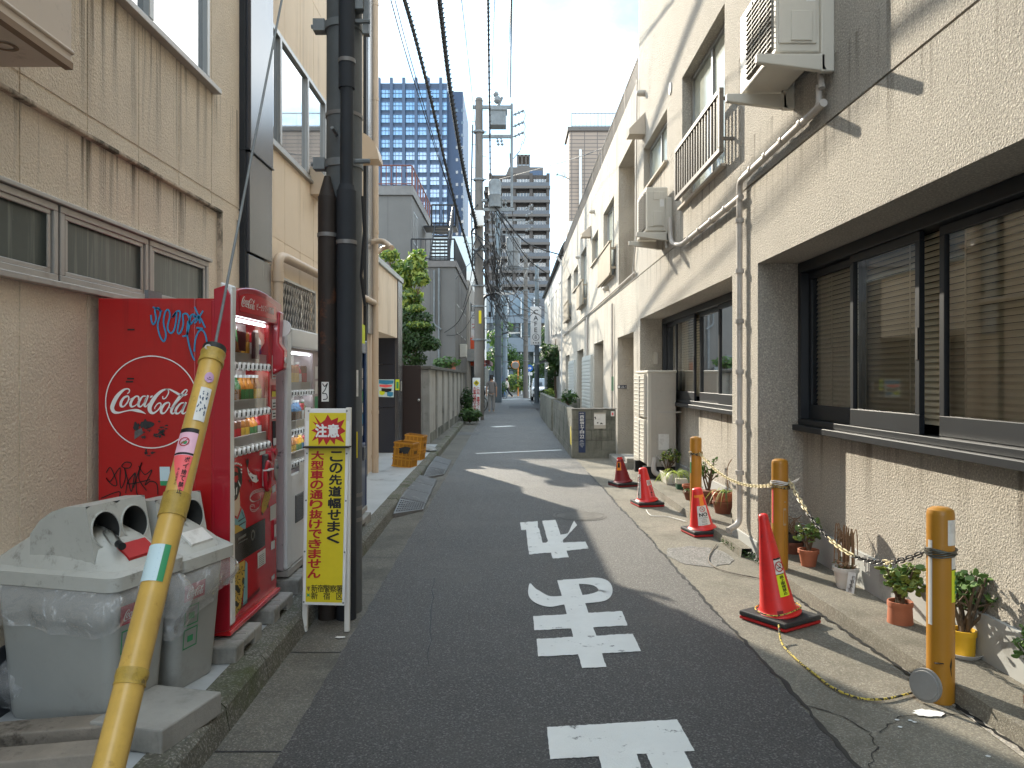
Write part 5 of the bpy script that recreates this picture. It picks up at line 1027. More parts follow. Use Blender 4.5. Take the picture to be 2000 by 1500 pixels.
def tl(py):                                          # parameter along the tube for a photo row
    lo, hi = 0, 1
    for _ in range(30):
        mid = (lo + hi) / 2; q = ga.lerp(gb, mid); yy_ = 740 + 1500 * (CAMZ - q.z) / q.y
        if yy_ > py: lo = mid
        else: hi = mid
    return lo
for p0, p1 in ((712, 690), (1012, 968), (1340, 1308)):
    t0, t1 = tl(p0), tl(p1); b = MB(); b.tube([ga.lerp(gb, t0 + (t1 - t0) * i / 6) for i in range(7)], [.0405 + rr.uniform(0, .003) for i in range(7)], 22); b.build('tape', M['tape'], G)
def gpatch(name, m, c0, c1, a0, a1, r_=.0412, shape=None, par=G):
    t0, t1 = tl(c0), tl(c1); vs_ = []; n_ = 10; k = 8
    for j in range(k + 1):
        for i in range(n_ + 1):
            u_, v_ = i / n_, j / k
            al, ah = a0, a1
            if shape: al, ah = shape(v_)
            vs_.append(gpt(t0 + (t1 - t0) * v_, al + (ah - al) * u_, r_))
    mb = MB(); mb.add(vs_, [[j * (n_ + 1) + i, j * (n_ + 1) + i + 1, (j + 1) * (n_ + 1) + i + 1, (j + 1) * (n_ + 1) + i] for j in range(k) for i in range(n_)]); return mb.build(name, M[m], par)
def gtext(txt, m, c0, c1, a, wd, par, r_=.0422, bold=.02):
    mb = MB(); n_ = len(txt)
    for i, ch in enumerate(txt):
        t = tl(c0 + (c1 - c0) * (i + .5) / n_); h_ = (ga.lerp(gb, tl(c0)) - ga.lerp(gb, tl(c1))).length / n_
        o_ = gpt(t, a, r_); nn = (gu * math.sin(a) + gn * math.cos(a)); uu = (gu * math.cos(a) - gn * math.sin(a)); put(mb, ch, o_, uu * wd, gd * h_, bold, fit=(.95, .85))
    mb.build('lettering', M[m], par, smooth=False)
o = gpatch('sticker', 'pink', 900, 848, -.75, .85); gpatch('sticker_edge', 'ink', 856, 848, -.75, .85, .0416, None, o); gpatch('sticker_edge', 'ink', 899, 895, -.75, .85, .0416, None, o)
b = MB(); q = gpt(tl(875), -.05, .0425); b.ring(q, gu, gd, .0135, .0165, 26); qd = (gu + gd).normalized(); b.quad(q - qd * .014 - gu * .002, q - qd * .014 + gu * .002, q + qd * .014 + gu * .002, q + qd * .014 - gu * .002); b.build('ban_ring', M['inkred'], o, smooth=False)
b = MB(); q = gpt(tl(875), -.05, .0422); b.poly([q + gu * x + gd * z for x, z in ((-.010, -.004), (-.004, .003), (.004, .004), (.010, .0), (.008, -.008), (.002, -.009), (-.004, -.005), (-.008, -.010))]); b.build('print', M['inkgreen'], o, smooth=False)
o = gpatch('sticker', 'coral', 975, 900, -.75, .85, .0412, lambda v: (-.75 + 1.25 * (1 - v), .85 - .1 * (1 - v))); gtext('ポイ捨て禁止', 'ink', 902, 975, .48, .016, o); gtext('路上喫煙禁止', 'ink', 925, 958, .05, .007, o, bold=.0)
o = gpatch('sticker', 'paper', 832, 768, .15, 1.05); 
b = MB()
for i in range(26): 
    tt = tl(rr.uniform(774, 822)); a_ = rr.uniform(.25, .95); q = gpt(tt, a_, .0418); dd = (gu * math.cos(a_) - gn * math.sin(a_)); b.poly([q + dd * (rr.uniform(.001, .004) * math.cos(k_ * 1.26)) + gd * (rr.uniform(.002, .007) * math.sin(k_ * 1.26)) for k_ in range(5)])
b.build('print', M['towerdark'], o, smooth=False)
o = gpatch('sticker', 'lilac', 758, 738, .25, .95, .0412, lambda v: (.6 - .38 * math.sqrt(max(.02, 1 - (2 * v - 1) ** 2)), .6 + .38 * math.sqrt(max(.02, 1 - (2 * v - 1) ** 2))))
b = MB(); q = gpt(tl(751), .62, .0422); dd = (gu * math.cos(.62) - gn * math.sin(.62)); stroke(b, [(-.008, .002), (-.004, -.002), (.004, -.002), (.008, .002)], .0016, lambda x, z: q + dd * x + gd * z); b.poly([q + dd * x + gd * z for x, z in ((-.004, .006), (.0, .008), (.004, .006), (.0, .004))]); b.build('print', M['ink'], o, smooth=False)
o = gpatch('sticker', 'cyanpaper', 1143, 1072, -1.0, .9); gpatch('sticker_edge', 'inkgreen', 1143, 1072, .45, .9, .0416, None, o)
b = MB()
for c_ in (1080, 1090, 1100, 1118, 1126, 1136): q0, q1 = gpt(tl(c_), -.8, .0418), gpt(tl(c_ + 1), .2, .0418); b.quad(q0, q1, q1 + gd * .0025, q0 + gd * .0025)
b.build('print', mat('pale_blue_print', (.30, .48, .58), .5), o, smooth=False)
b = MB(); b.cyl(gb, (-1.15, 5.25, 6.39), .0055, n=8); b.build('guy_wire', M['galv'], G)
# ================================================================== trees and shrubs
def leafcloud(mb, c, rad, n_, size, seed, up=.3, shell=.45, mis=(0, 1), bright=None, droop=0.0):
    q = random.Random(seed); c = Vector(c)
    for i in range(n_):
        while True:
            d = Vector((q.uniform(-1, 1), q.uniform(-1, 1), q.uniform(-1, 1)))
            if .02 < d.length < 1: break
        d = d.normalized() * (shell + (1 - shell) * q.random() ** .6); p = c + Vector((d.x * rad[0], d.y * rad[1], d.z * rad[2]))
        s_ = size * q.uniform(.6, 1.25); n = (d + Vector((q.uniform(-.7, .7), q.uniform(-.7, .7), q.uniform(-.4, .8) + up))).normalized(); a = n.orthogonal().normalized()
        a = (Matrix.Rotation(q.uniform(0, 6.28), 3, n) @ a); b_ = n.cross(a); a = (a + Vector((0, 0, -droop))).normalized()
        mi = mis[0] if q.random() < .5 else mis[1]
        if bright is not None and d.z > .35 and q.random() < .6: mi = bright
        mb.add([p - a * s_ * .5, p + b_ * s_ * .24 - n * s_ * .05, p + a * s_ * .55, p - b_ * s_ * .24 - n * s_ * .05], [[0, 1, 2, 3]], mi)
def tree(name, lab, cat, base, h, r_, clouds, size, seed, mats, lean=(0, 0), n_=400, group=None, droop=0.0, limbs=5):
    t = thing(name, lab, cat, base, group); q = random.Random(seed); base = Vector(base); top = base + Vector((lean[0], lean[1], h))
    b = MB(); b.tube([base, base.lerp(top, .5) + Vector((q.uniform(-.08, .08), 0, 0)), top], [r_, r_ * .7, r_ * .3], 8)
    for c, rad in clouds[:limbs + 3]:
        c = Vector(c); s_ = base.lerp(top, q.uniform(.45, .9)); b.tube([s_, s_.lerp(c, .5) + Vector((0, 0, .1)), c], [r_ * .4, r_ * .28, r_ * .1], 6)
        for k in range(limbs):
            e = c + Vector((q.uniform(-1, 1) * rad[0], q.uniform(-1, 1) * rad[1], q.uniform(-.7, 1) * rad[2])) * .8; b.tube([c.lerp(s_, .2), e], [r_ * .13, r_ * .05], 4)
    b.build('trunk', M['bark'], t)
    b = MB()
    vol = sum(c[1][0] * c[1][2] for c in clouds)
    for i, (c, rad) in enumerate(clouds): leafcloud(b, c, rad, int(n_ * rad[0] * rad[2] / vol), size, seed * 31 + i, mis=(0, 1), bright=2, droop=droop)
    b.build('crown', [M[k] for k in mats], t, smooth=False, fix=False); return t
def TP(px, py, Y): return tuple(P(px, py, Y))
tree('persimmon_tree', 'loose tree with bright yellow green leaves leaning out over the garden wall', 'tree', (-3.1, 20.5, 0), 4.3, .06,
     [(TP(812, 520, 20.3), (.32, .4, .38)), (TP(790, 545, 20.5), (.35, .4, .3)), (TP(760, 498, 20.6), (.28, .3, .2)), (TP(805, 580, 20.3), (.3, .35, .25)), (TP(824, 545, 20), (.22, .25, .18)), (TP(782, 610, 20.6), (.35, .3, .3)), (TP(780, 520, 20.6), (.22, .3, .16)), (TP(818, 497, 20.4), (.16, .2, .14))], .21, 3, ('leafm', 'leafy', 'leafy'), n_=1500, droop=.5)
tree('evergreen_tree', 'dark bushy evergreen tree with pale new tips filling the gap behind the garden wall', 'tree', (-2.75, 19.6, 0), 2.9, .07,
     [(TP(800, 655, 19.6), (.42, .4, .42)), (TP(822, 665, 19.4), (.36, .35, .3)), (TP(845, 672, 19.4), (.22, .3, .18)), (TP(800, 700, 19.6), (.45, .4, .3)), (TP(820, 622, 19.6), (.34, .35, .2)), (TP(785, 620, 19.8), (.3, .3, .26)), (TP(775, 675, 19.8), (.35, .3, .4)), (TP(838, 640, 19.5), (.18, .25, .14))], .115, 5, ('leafd', 'leafd', 'leafd'), n_=5200, droop=.5)
tp = MB(); leafcloud(tp, TP(812, 602, 19.5), (.26, .25, .10), 420, .09, 77, mis=(0, 1)); leafcloud(tp, TP(818, 634, 19.3), (.30, .25, .09), 420, .09, 78, mis=(0, 1))
o = bpy.data.objects['evergreen_tree']; tp.build('new_growth', [M['leafm'], M['leafy']], o, smooth=False, fix=False)
def bush(lab, c, rad, n_, size, seed, mats, nm='shrub', cat='shrub', up=.3):
    t = thing(nm, lab, cat, (c[0], c[1], max(0, c[2] - rad[2]))); b = MB(); q = random.Random(seed)
    for k in range(9): b.tube([(c[0], c[1], max(0, c[2] - rad[2]) - .02), (c[0] + q.uniform(-.6, .6) * rad[0], c[1] + q.uniform(-.6, .6) * rad[1], c[2] + q.uniform(-.2, .6) * rad[2])], [.018, .006], 5)
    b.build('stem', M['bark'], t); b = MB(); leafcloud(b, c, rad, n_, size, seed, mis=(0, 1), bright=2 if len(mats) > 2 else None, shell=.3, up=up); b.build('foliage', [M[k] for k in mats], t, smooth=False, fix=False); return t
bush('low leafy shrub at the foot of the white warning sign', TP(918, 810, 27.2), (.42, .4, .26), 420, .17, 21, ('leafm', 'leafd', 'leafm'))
bush('taller dark shrub between the garden wall and the warning sign', TP(912, 782, 28.6), (.26, .3, .5), 420, .15, 22, ('leafd', 'leafd'))
bush('shrub showing above the coping of the garden wall', TP(872, 708, 27), (.5, .4, .22), 260, .16, 23, ('leafm', 'leafd', 'leafm'))
bush('bright green hedge bush at the far crossing by the orange mirror post', TP(1004, 748, 72), (1.5, 1.0, .9), 700, .35, 24, ('leafm', 'leafy', 'leafy'))
bush('rounded shrub beside the parked white car', TP(1060, 770, 46), (.24, .4, .36), 220, .15, 25, ('leafm', 'leafd', 'leafm'))
bush('ivy column climbing the front of the white house', TP(1076, 742, 40), (.22, .4, 1.0), 520, .16, 26, ('leafd', 'leafd'))
bush('leafy plant growing behind the far block wall', TP(1073, 768, 34), (.26, .3, .25), 220, .14, 27, ('leafm', 'leafy', 'leafy'))
bush('tuft of weeds at the corner of the block wall by the pipe', TP(1110, 775, 22), (.28, .3, .22), 180, .13, 28, ('leafm', 'leafd'))
bush('small green plant hedge by the blue vending machine at the far crossing', TP(975, 756, 60), (.7, .6, .6), 400, .22, 29, ('leafm', 'leafd'))
tree('broadleaf_tree', 'large-leaved dark tree overhanging the awning of the white house', 'tree', (2.2, 38.5, 0), 3.6, .08, [(TP(1085, 692, 38), (.55, .5, .5)), (TP(1072, 683, 39), (.45, .5, .3)), (TP(1094, 705, 37.6), (.4, .4, .4)), (TP(1082, 720, 38), (.4, .4, .4))], .34, 8, ('leafd', 'leafd', 'leafm'), n_=520)
tree('street_tree', 'spreading street tree in front of the low office left of the cafe sign', 'tree', (-1.2, 77, 0), 5.5, .16, [(TP(985, 690, 77), (1.5, 1, 1.2)), (TP(970, 660, 77), (1.2, 1, 1.0)), (TP(1005, 705, 78), (1.4, 1, .9)), (TP(985, 640, 77), (1.0, 1, .8)), (TP(965, 700, 76), (1.1, 1, 1.2)), (TP(1025, 722, 79), (1.2, 1, .8))], .42, 9, ('leafm', 'leafd', 'leafm'), n_=1500)
tree('street_tree', 'dark street tree showing between the cafe sign and white house', 'tree', (3.3, 72, 0), 5.0, .14, [(TP(1068, 660, 72), (.9, .8, 1.4)), (TP(1066, 710, 71), (1.0, .8, 1.2)), (TP(1062, 735, 71), (1.2, .8, .8)), (TP(1052, 720, 73), (.9, .7, .6))], .38, 10, ('leafd', 'leafd', 'leafm'), n_=1100)
# ================================================================== things at the far end
t = thing('cafe_sign', 'tall white double-sided CAFE sign with round logo fixed high on a pole', 'sign', P(1046, 637, 50))
a, c = P(1036, 599, 50), P(1057, 674, 50)
b = MB(); b.box(a.x, c.x, 49.85, 50.1, c.z, a.z); b.build('panel', M['vwhite'], t, smooth=False, bevel=.03)
b = MB(); yy = 49.84; xm = (a.x + c.x) / 2
for i, ch in enumerate('CAFE'): put(b, ch, P(1046.5, 609.5 + i * 11.6, yy), (.45, 0, 0), (0, 0, .43), .012)
pc = P(1046.5, 658.5, yy); b.ring(pc, (1, 0, 0), (0, 0, 1), .2, .23, 28); put(b, 'B', pc, (.3, 0, 0), (0, 0, .34))
for k in (-.16, 0, .16): b.quad((xm + k - .04, yy, c.z + .1), (xm + k + .04, yy, c.z + .1), (xm + k + .03, yy, c.z + .18), (xm + k - .03, yy, c.z + .18))
b.build('lettering', M['ink'], t, smooth=False); b = MB(); b.box(c.x - .1, 1.66, 50.15, 50.3, c.z + .3, c.z + .4); b.box(c.x - .1, 1.66, 50.15, 50.3, a.z - .5, a.z - .4); b.build('bracket', M['galv'], t, smooth=False)
# white warning sign on the concrete pole
t = thing('warning_sign', 'tall white warning sign with red characters at the foot of the concrete pole', 'sign', (-1.36, 29.5, 0)); y = 29.4
a, c = P(923, 738, y), P(938, 818, y); b = MB(); b.box(a.x, c.x, y, y + .05, c.z, a.z); b.build('board', M['vwhite'], t, smooth=False, bevel=.006)
b = MB(); b.box(c.x - .05, c.x, y + .01, y + .04, 0, c.z); b.build('leg', M['vwhite'], t, smooth=False)
b = MB(); m_ = (a + c) / 2; yy = y - .006; q = Vector((m_.x, yy, a.z - .2)); b.poly([q + Vector((x, 0, z)) for x, z in ((0, .12), (.12, 0), (0, -.12), (-.12, 0))]); b.build('emblem', M['signyellow'], t, smooth=False)
b = MB(); w2 = (c.x - a.x); column(b, 'この先、道幅2メートル未満', (m_.x + w2 * .23, yy, a.z - .36), (m_.x + w2 * .23, yy, c.z + .05), .12, (1, 0, 0), .03); column(b, '大型車は通行できません', (m_.x - w2 * .23, yy, a.z - .34), (m_.x - w2 * .23, yy, c.z + .12), .12, (1, 0, 0), .03); b.build('lettering', M['inkred'], t, smooth=False)
b = MB()
for x in (-.05, 0, .05): b.quad(q + Vector((x - .012, -.002, -.05)), q + Vector((x + .012, -.002, -.05)), q + Vector((x * .4 + .01, -.002, .06)), q + Vector((x * .4 - .01, -.002, .06)))
b.build('emblem_mark', M['ink'], t, smooth=False)
def street_lamp(lab, x, y, h, reach, r_=.05):
    t = thing('street_lamp', lab, 'street lamp', (x, y, 0), 'curved street lamps along the alley')
    b = MB(); b.tube(pipe_bend([(x, y, 0), (x, y, h), (x + reach, y, h + .15)], .05, 8, 1.3), r_, 8); b.build('post', M['black'], t)
    b = MB(); b.prism([(x + reach - .1, y - .1, h + .18), (x + reach + .9, y - .1, h + .16), (x + reach + .9, y - .1, h + .08), (x + reach + .1, y - .1, h + .02)], (0, .2, 0)); b.build('lamp_head', M['offwhite'], t, smooth=False)
street_lamp('nearer street lamp with black arm bent over the road beside the blue grey pole', P(944, 740, 42).x, 42, 6.15, .8, .07)
street_lamp('smaller far street lamp with black arm in front of the hedge', P(977, 740, 62), 62, 5.1, .9, .06) if False else street_lamp('smaller far street lamp with black arm in front of the hedge', P(977, 740, 62).x, 62, 5.2, .7, .06)
t = thing('mirror_post', 'orange post with traffic mirror at the far crossing', 'mirror', (.8, 71.5, 0)); x = P(1012, 740, 71.5).x
b = MB(); b.tube([(x, 71.5, 0), (x, 71.5, 3.3)], .07, 8); b.build('post', mat('orange_paint', (.68, .25, .06), .5), t); b = MB(); b.cyl((x - .25, 71.3, 2.9), (x - .25, 71.2, 2.85), .33, n=20); b.build('mirror', M['steelband'], t); b = MB(); b.cyl((x - .25, 71.36, 2.9), (x - .25, 71.31, 2.88), .4, n=20); b.build('hood', M['orange'], t)
t = thing('traffic_sign', 'round blue traffic sign with white arrow on a pale post', 'sign', (1.5, 66, 0)); q = P(1034, 719, 66); b = MB(); b.cyl((q.x, 66, 0), (q.x, 66, q.z + .3), .045, n=8); b.build('post', M['vwhite'], t)
b = MB(); b.cyl((q.x, 65.93, q.z), (q.x, 65.95, q.z), .3, n=24); b.build('disc', mat('sign_blue', (.02, .12, .45), .4), t); b = MB(); b.poly([(q.x + x, 65.92, q.z + z) for x, z in ((-.2, -.04), (.02, -.04), (.02, -.13), (.2, .0), (.02, .13), (.02, .04), (-.2, .04))]); b.build('arrow', M['vwhite'], t, smooth=False)
b = MB(); b.box(q.x - .26, q.x + .26, 65.93, 65.95, q.z - .62, q.z - .36); b.build('plate', M['vwhite'], t, smooth=False)
# guard rail at the crossing
t = thing('guard_rail', 'low white pipe guard rail along the far crossing', 'guard rail', (1, 80, 0)); b = MB()
for z in (.35, .75): b.cyl((-3, 80.5, z), (9, 80.5, z), .06, n=6)
b.build('rail', M['vwhite'], t)
for i in range(7): b = MB(); b.cyl((-3 + i * 2, 80.5, 0), (-3 + i * 2, 80.5, .85), .06, n=6); b.build('post', M['vwhite'], t)
b = MB(); b.box(-4, 9, 81, 82, 0, .45); label(b.build('planter_wall', M['concrete'], None, smooth=False), 'low concrete planter wall across the far crossing', 'wall')
# parked car, front three-quarter view
def car(x, y, lab):
    t = thing('parked_car', lab, 'car', (x, y, 0)); W_, L_ = 1.48, 3.4; x0, x1 = x - W_ / 2, x + W_ / 2
    b = MB(); prof = [(0, .28), (-.02, .55), (.06, .82), (.22, .95), (.75, 1.03), (L_ - .1, 1.0), (L_, .6), (L_ - .02, .3)]
    b.prism([(x0, y + p[0], p[1]) for p in prof], (W_, 0, 0)); b.build('body', M['whitecar'], t, smooth=False, bevel=.09, seg=4)
    b = MB(); i_ = .08; lo = [(x0 + .03, y + .70, 1.0), (x1 - .03, y + .70, 1.0), (x1 - .03, y + L_ - .12, 1.0), (x0 + .03, y + L_ - .12, 1.0)]; hi = [(x0 + .14, y + 1.12, 1.64), (x1 - .14, y + 1.12, 1.64), (x1 - .14, y + L_ - .3, 1.62), (x0 + .14, y + L_ - .3, 1.62)]
    b.add(lo + hi, [[0, 1, 5, 4], [1, 2, 6, 5], [2, 3, 7, 6], [3, 0, 4, 7], [4, 5, 6, 7]]); b.build('cabin', M['whitecar'], t, smooth=False, bevel=.06, seg=3)
    V = [Vector(v) for v in lo + hi]
    def inset(i0, i1, i2, i3, nm, k=.1, off=.012):
        q = [V[i] for i in (i0, i1, i2, i3)]; c_ = sum(q, Vector()) / 4; n = (q[1] - q[0]).cross(q[3] - q[0]).normalized()
        if n.dot(c_ - Vector((x, y + 2, 1.2))) < 0: n = -n
        b_ = MB(); b_.quad(*[p.lerp(c_, k) + n * off for p in q]); b_.build(nm, M['glassblue'], t, smooth=False)
    inset(0, 1, 5, 4, 'windscreen', .09); inset(3, 0, 4, 7, 'side_window'); inset(1, 2, 6, 5, 'side_window')
    for xx in (x0 + .26, x1 - .26):
        b = MB(); b.cyl((xx, y - .03, .80), (xx, y + .12, .80), .13, n=20); h_ = b.build('headlight', M['black'], t); b = MB(); b.cyl((xx, y - .04, .80), (xx, y - .03, .80), .09, n=18); b.build('lens', M['steelband'], h_)
        b = MB(); b.cyl((xx, y - .035, .44), (xx, y + .05, .44), .07, n=16); b.build('fog_lamp', M['steelband'], t)
    b = MB(); b.box(x0 + .42, x1 - .42, y - .035, y + .02, .62, .74); b.box(x0 + .12, x1 - .12, y - .03, y + .03, .28, .52); b.build('grille', M['black'], t, smooth=False, bevel=.01)
    b = MB(); b.box(x - .17, x + .17, y - .045, y - .03, .38, .50); b.build('number_plate', M['signyellow'], t, smooth=False)
    for xx in (x0 + .0, x1 - .16):
        for yy_ in (y + .5, y + L_ - .55): b = MB(); b.cyl((xx, yy_, .28), (xx + .16, yy_, .28), .28, n=22); w3 = b.build('wheel', M['black'], t); b = MB(); b.cyl((xx - .005, yy_, .28), (xx + .165, yy_, .28), .16, n=16); b.build('rim', M['steelband'], w3)
    for s_ in (-1, 1): b = MB(); b.box(x + s_ * (W_ / 2 + .06) - .06, x + s_ * (W_ / 2 + .06) + .06, y + .78, y + .86, .98, 1.1); b.build('mirror', M['black'], t, smooth=False, bevel=.02)
car(P(1038, 740, 56).x + .74, 56, 'small white car parked nose out beyond the white house')
# far blue vending machine and bicycle
t = thing('far_vending_machine', 'blue vending machine partly hidden by the blue grey pole at the far crossing', 'vending machine', (-.7, 66, 0)); b = MB(); xa = P(976, 740, 66).x; b.box(xa - .9, xa + .25, 66, 66.7, .05, 1.85); b.build('cabinet', M['blue'], t, smooth=False, bevel=.03); b = MB(); b.box(xa - .8, xa + .0, 65.97, 66, 1.0, 1.75); b.build('display', M['vwhite'], t, smooth=False)
b = MB(); b.box(xa + .02, xa + .2, 65.97, 66, .5, 1.6); b.build('panel', mat('bright_blue', (.02, .1, .4), .4), t, smooth=False)
def wheel(mb, c, r_, n_=20, t_=.02):
    c = Vector(c); mb.tube([c + Vector((r_ * math.cos(2 * math.pi * i / n_) * .55, r_ * math.cos(2 * math.pi * i / n_) * .83, r_ * math.sin(2 * math.pi * i / n_))) for i in range(n_)], t_, 6, closed=True)
t = thing('bicycle', 'black bicycle parked behind the concrete pole', 'bicycle', (-1.2, 36, 0)); d_ = Vector((.55, .83, 0)); c1 = Vector((-1.42, 38.5, .33)); c2 = c1 - d_ * 1.05 + Vector((-.35, 1.9, 0)); c2 = c1 + d_ * 1.05 * -1
for c_ in (c1, c2): b = MB(); wheel(b, c_, .32); b.build('wheel', M['black'], t); b = MB(); [b.cyl(c_, c_ + Vector((.3 * math.cos(k_) * .55, .3 * math.cos(k_) * .83, .3 * math.sin(k_))), .004, n=4) for k_ in [i * .7 for i in range(9)]]; b.build('spoke', M['steelband'], t)
b = MB(); bb = c1.lerp(c2, .5) + Vector((0, 0, -.03)); st_ = c1.lerp(c2, .62) + Vector((0, 0, .45)); hd = c1.lerp(c2, .15) + Vector((0, 0, .48))
for p, q in ((bb, st_), (bb, hd), (st_, hd), (c2, bb), (c2, st_), (c1, hd)): b.cyl(p, q, .018, n=6)
b.cyl(hd, hd + Vector((0, 0, .2)), .016, n=6); b.cyl(hd + Vector((-.25, .1, .22)), hd + Vector((.25, -.1, .22)), .014, n=6); b.build('frame', M['ink'], t); b = MB(); b.ball(st_ + Vector((0, 0, .1)), .1, 8, sc=(1, 1.3, .4)); b.build('saddle', M['black'], t); b = MB(); b.box(hd.x - .18, hd.x + .18, hd.y - .3, hd.y, hd.z - .02, hd.z + .2); b.build('basket', M['ironrail'], t, smooth=False)
t = thing('bicycle', 'blue bicycle leaning near the far blue vending machine', 'bicycle', (-.9, 60, 0)); 
for c_ in (Vector((P(966, 0, 60).x, 60, .33)), Vector((P(986, 0, 60).x, 60.6, .33))):
    b = MB(); wheel(b, c_, .32); b.build('wheel', M['black'], t)
b = MB(); xa, xb = P(966, 0, 60).x, P(986, 0, 60).x; pts_ = [Vector((xa, 60, .33)), Vector((xa * .6 + xb * .4, 60.2, .3)), Vector((xa * .65 + xb * .35, 60.2, .8)), Vector((xa * .15 + xb * .85, 60.5, .85)), Vector((xb, 60.6, .33))]
for p, q in ((0, 1), (1, 2), (2, 3), (3, 4), (0, 2), (1, 3)): b.cyl(pts_[p], pts_[q], .025, n=6)
b.build('frame', mat('bike_blue', (.02, .12, .4), .4), t)
# ================================================================== people
def skinned(name, joints, edges, m, parent, base, sub=2):
    me = bpy.data.meshes.new(name); me.from_pydata([Vector(j[:3]) - base for j in joints], edges, []); o = bpy.data.objects.new(name, me); C.objects.link(o)
    sk = o.modifiers.new('skin', 'SKIN'); sk.use_smooth_shade = True; sv = me.skin_vertices[0].data
    for i, j in enumerate(joints): r_ = j[3]; sv[i].radius = (r_, r_) if not isinstance(r_, tuple) else r_; sv[i].use_root = (i == 0)
    ss = o.modifiers.new('sub', 'SUBSURF'); ss.levels = sub; ss.render_levels = sub; me.materials.append(m); o.parent = parent; BASE[o.name] = base; return o
def person(lab, x, y, h, yaw, legs, arms, top, bottom, hair='hair'):
    """legs/arms: per side (hip->knee->ankle) and (shoulder->elbow->wrist) offsets in figure space: x right, y forward, z up (of a 1.75 m figure)"""
    t = thing('person', lab, 'person', (x, y, 0)); k = h / 1.75; ca, sa = math.cos(yaw), math.sin(yaw); B = Vector((x, y, 0))
    def w3(p): return (x + k * (p[0] * ca - p[1] * sa), y + k * (p[0] * sa + p[1] * ca), k * p[2])
    J, Ed = [], []
    def add(p, r_, par=None):
        J.append((*w3(p), tuple(k * q for q in r_) if isinstance(r_, tuple) else k * r_)); 
        if par is not None: Ed.append((par, len(J) - 1))
        return len(J) - 1
    pel = add((0, 0, .93), (.115, .08)); wa = add((0, 0, 1.08), (.11, .08), pel); ch = add((0, .0, 1.28), (.135, .09), wa); nk0 = add((0, 0, 1.43), (.09, .07), ch); nk = add((0, .01, 1.50), .052, nk0); hd0 = add((0, .025, 1.57), .07, nk); hd1 = add((0, .02, 1.67), .085, hd0); add((0, .01, 1.73), .055, hd1); add((0, .105, 1.615), .018, hd0)
    for s_ in (-1, 1): add((s_ * .088, .01, 1.63), .016, hd1)
    for s_, (kn, an) in zip((-1, 1), legs):
        hp = add((s_ * .085, 0, .87), .07, pel); kk = add((s_ * .09 + kn[0], kn[1], kn[2]), .05, hp); aa = add((s_ * .09 + an[0], an[1], an[2]), .042, kk); hl = add((s_ * .09 + an[0], an[1] + .02, an[2] - .045), .04, aa); add((s_ * .1 + an[0], an[1] + .17, an[2] - .055), .032, hl)
    for s_, (el, wr) in zip((-1, 1), arms):
        sh = add((s_ * .185, 0, 1.40), .058, nk0); e_ = add((s_ * .215 + el[0], el[1], el[2]), .042, sh); wv = add((s_ * .23 + wr[0], wr[1], wr[2]), .03, e_); pm = add((s_ * .235 + wr[0], wr[1] + .01, wr[2] - .08), (.038, .020), wv)
        for f_ in range(4): a1 = add((s_ * .235 + wr[0] + (f_ - 1.5) * .002, wr[1] + .01 + (f_ - 1.5) * .019, wr[2] - .125), .0095, pm); add((s_ * .228 + wr[0], wr[1] + .014 + (f_ - 1.5) * .019, wr[2] - .165 - .006 * (f_ in (1, 2))), .008, a1)
        th = add((s_ * .22 + wr[0], wr[1] + .045, wr[2] - .07), .011, wv); add((s_ * .215 + wr[0], wr[1] + .058, wr[2] - .11), .009, th)
    skinned('body', J, Ed, M['skin'], t, B)
    J, Ed = [], []; a = add((0, 0, .84), (.185, .145)); c_ = add((0, 0, 1.08), (.155, .12), a); d_ = add((0, 0, 1.29), (.175, .125), c_); e_ = add((0, 0, 1.42), (.12, .09), d_); add((0, 0, 1.47), .07, e_)
    for s_, (el, wr) in zip((-1, 1), arms): sh = add((s_ * .185, 0, 1.40), .075, e_); add((s_ * .205 + el[0] * .75, el[1] * .75, 1.4 + (el[2] - 1.4) * .8), .064, sh)
    skinned('shirt', J, Ed, M[top], t, B)
    J, Ed = [], []; a = add((0, 0, .97), (.165, .125))
    for s_, (kn, an) in zip((-1, 1), legs): hp = add((s_ * .088, 0, .85), .105, a); kk = add((s_ * .09 + kn[0], kn[1], kn[2]), .088, hp); add((s_ * .09 + an[0], an[1], an[2] - .01), .074, kk)
    skinned('trousers', J, Ed, M[bottom], t, B)
    J, Ed = [], []; a = add((0, -.02, 1.66), .095); add((0, .0, 1.73), .072, a); add((0, -.045, 1.60), .06, a); skinned('hair', J, Ed, M[hair], t, B)
    for s_, (kn, an) in zip((-1, 1), legs): J, Ed = [], []; a = add((s_ * .09 + an[0], an[1] - .03, an[2] - .05), .048); add((s_ * .1 + an[0], an[1] + .18, an[2] - .06), .040, a); skinned('shoe', J, Ed, M['acgrey'], t, B, 1)
    J, Ed = [], []
    for s_ in (-1, 1): b_ = MB(); b_.ball(Vector(w3((s_ * .032, .105, 1.645))), .011 * k, 6); b_.build('eye', M['ink'], t)
    b_ = MB(); b_.ball(Vector(w3((0, .1, 1.565))), .02 * k, 6, sc=(1, .4, .3)); b_.build('mouth', M['terracotta'], t)
    return t
person('man in grey t-shirt and grey trousers walking away down the alley', P(960, 740, 37).x, 37.0, 1.76, 0.0, (((-.0, .02, .49), (-.01, -.02, .085)), ((.0, .1, .50), (.0, .12, .09))), (((-.02, -.04, 1.14), (.0, .0, .88)), ((.02, .0, 1.14), (.0, .06, .88))), 'shirt', 'trousers')
person('person in a cream top and dark trousers striding across the far road', P(990, 740, 64).x, 64.0, 1.68, R(80), (((.0, .34, .56), (.0, .50, .15)), ((-.02, -.16, .50), (-.02, -.5, .16))), (((.0, .12, 1.16), (.0, .3, 1.02)), ((.0, -.14, 1.16), (.0, -.16, .92))), 'cream', 'darkjean')
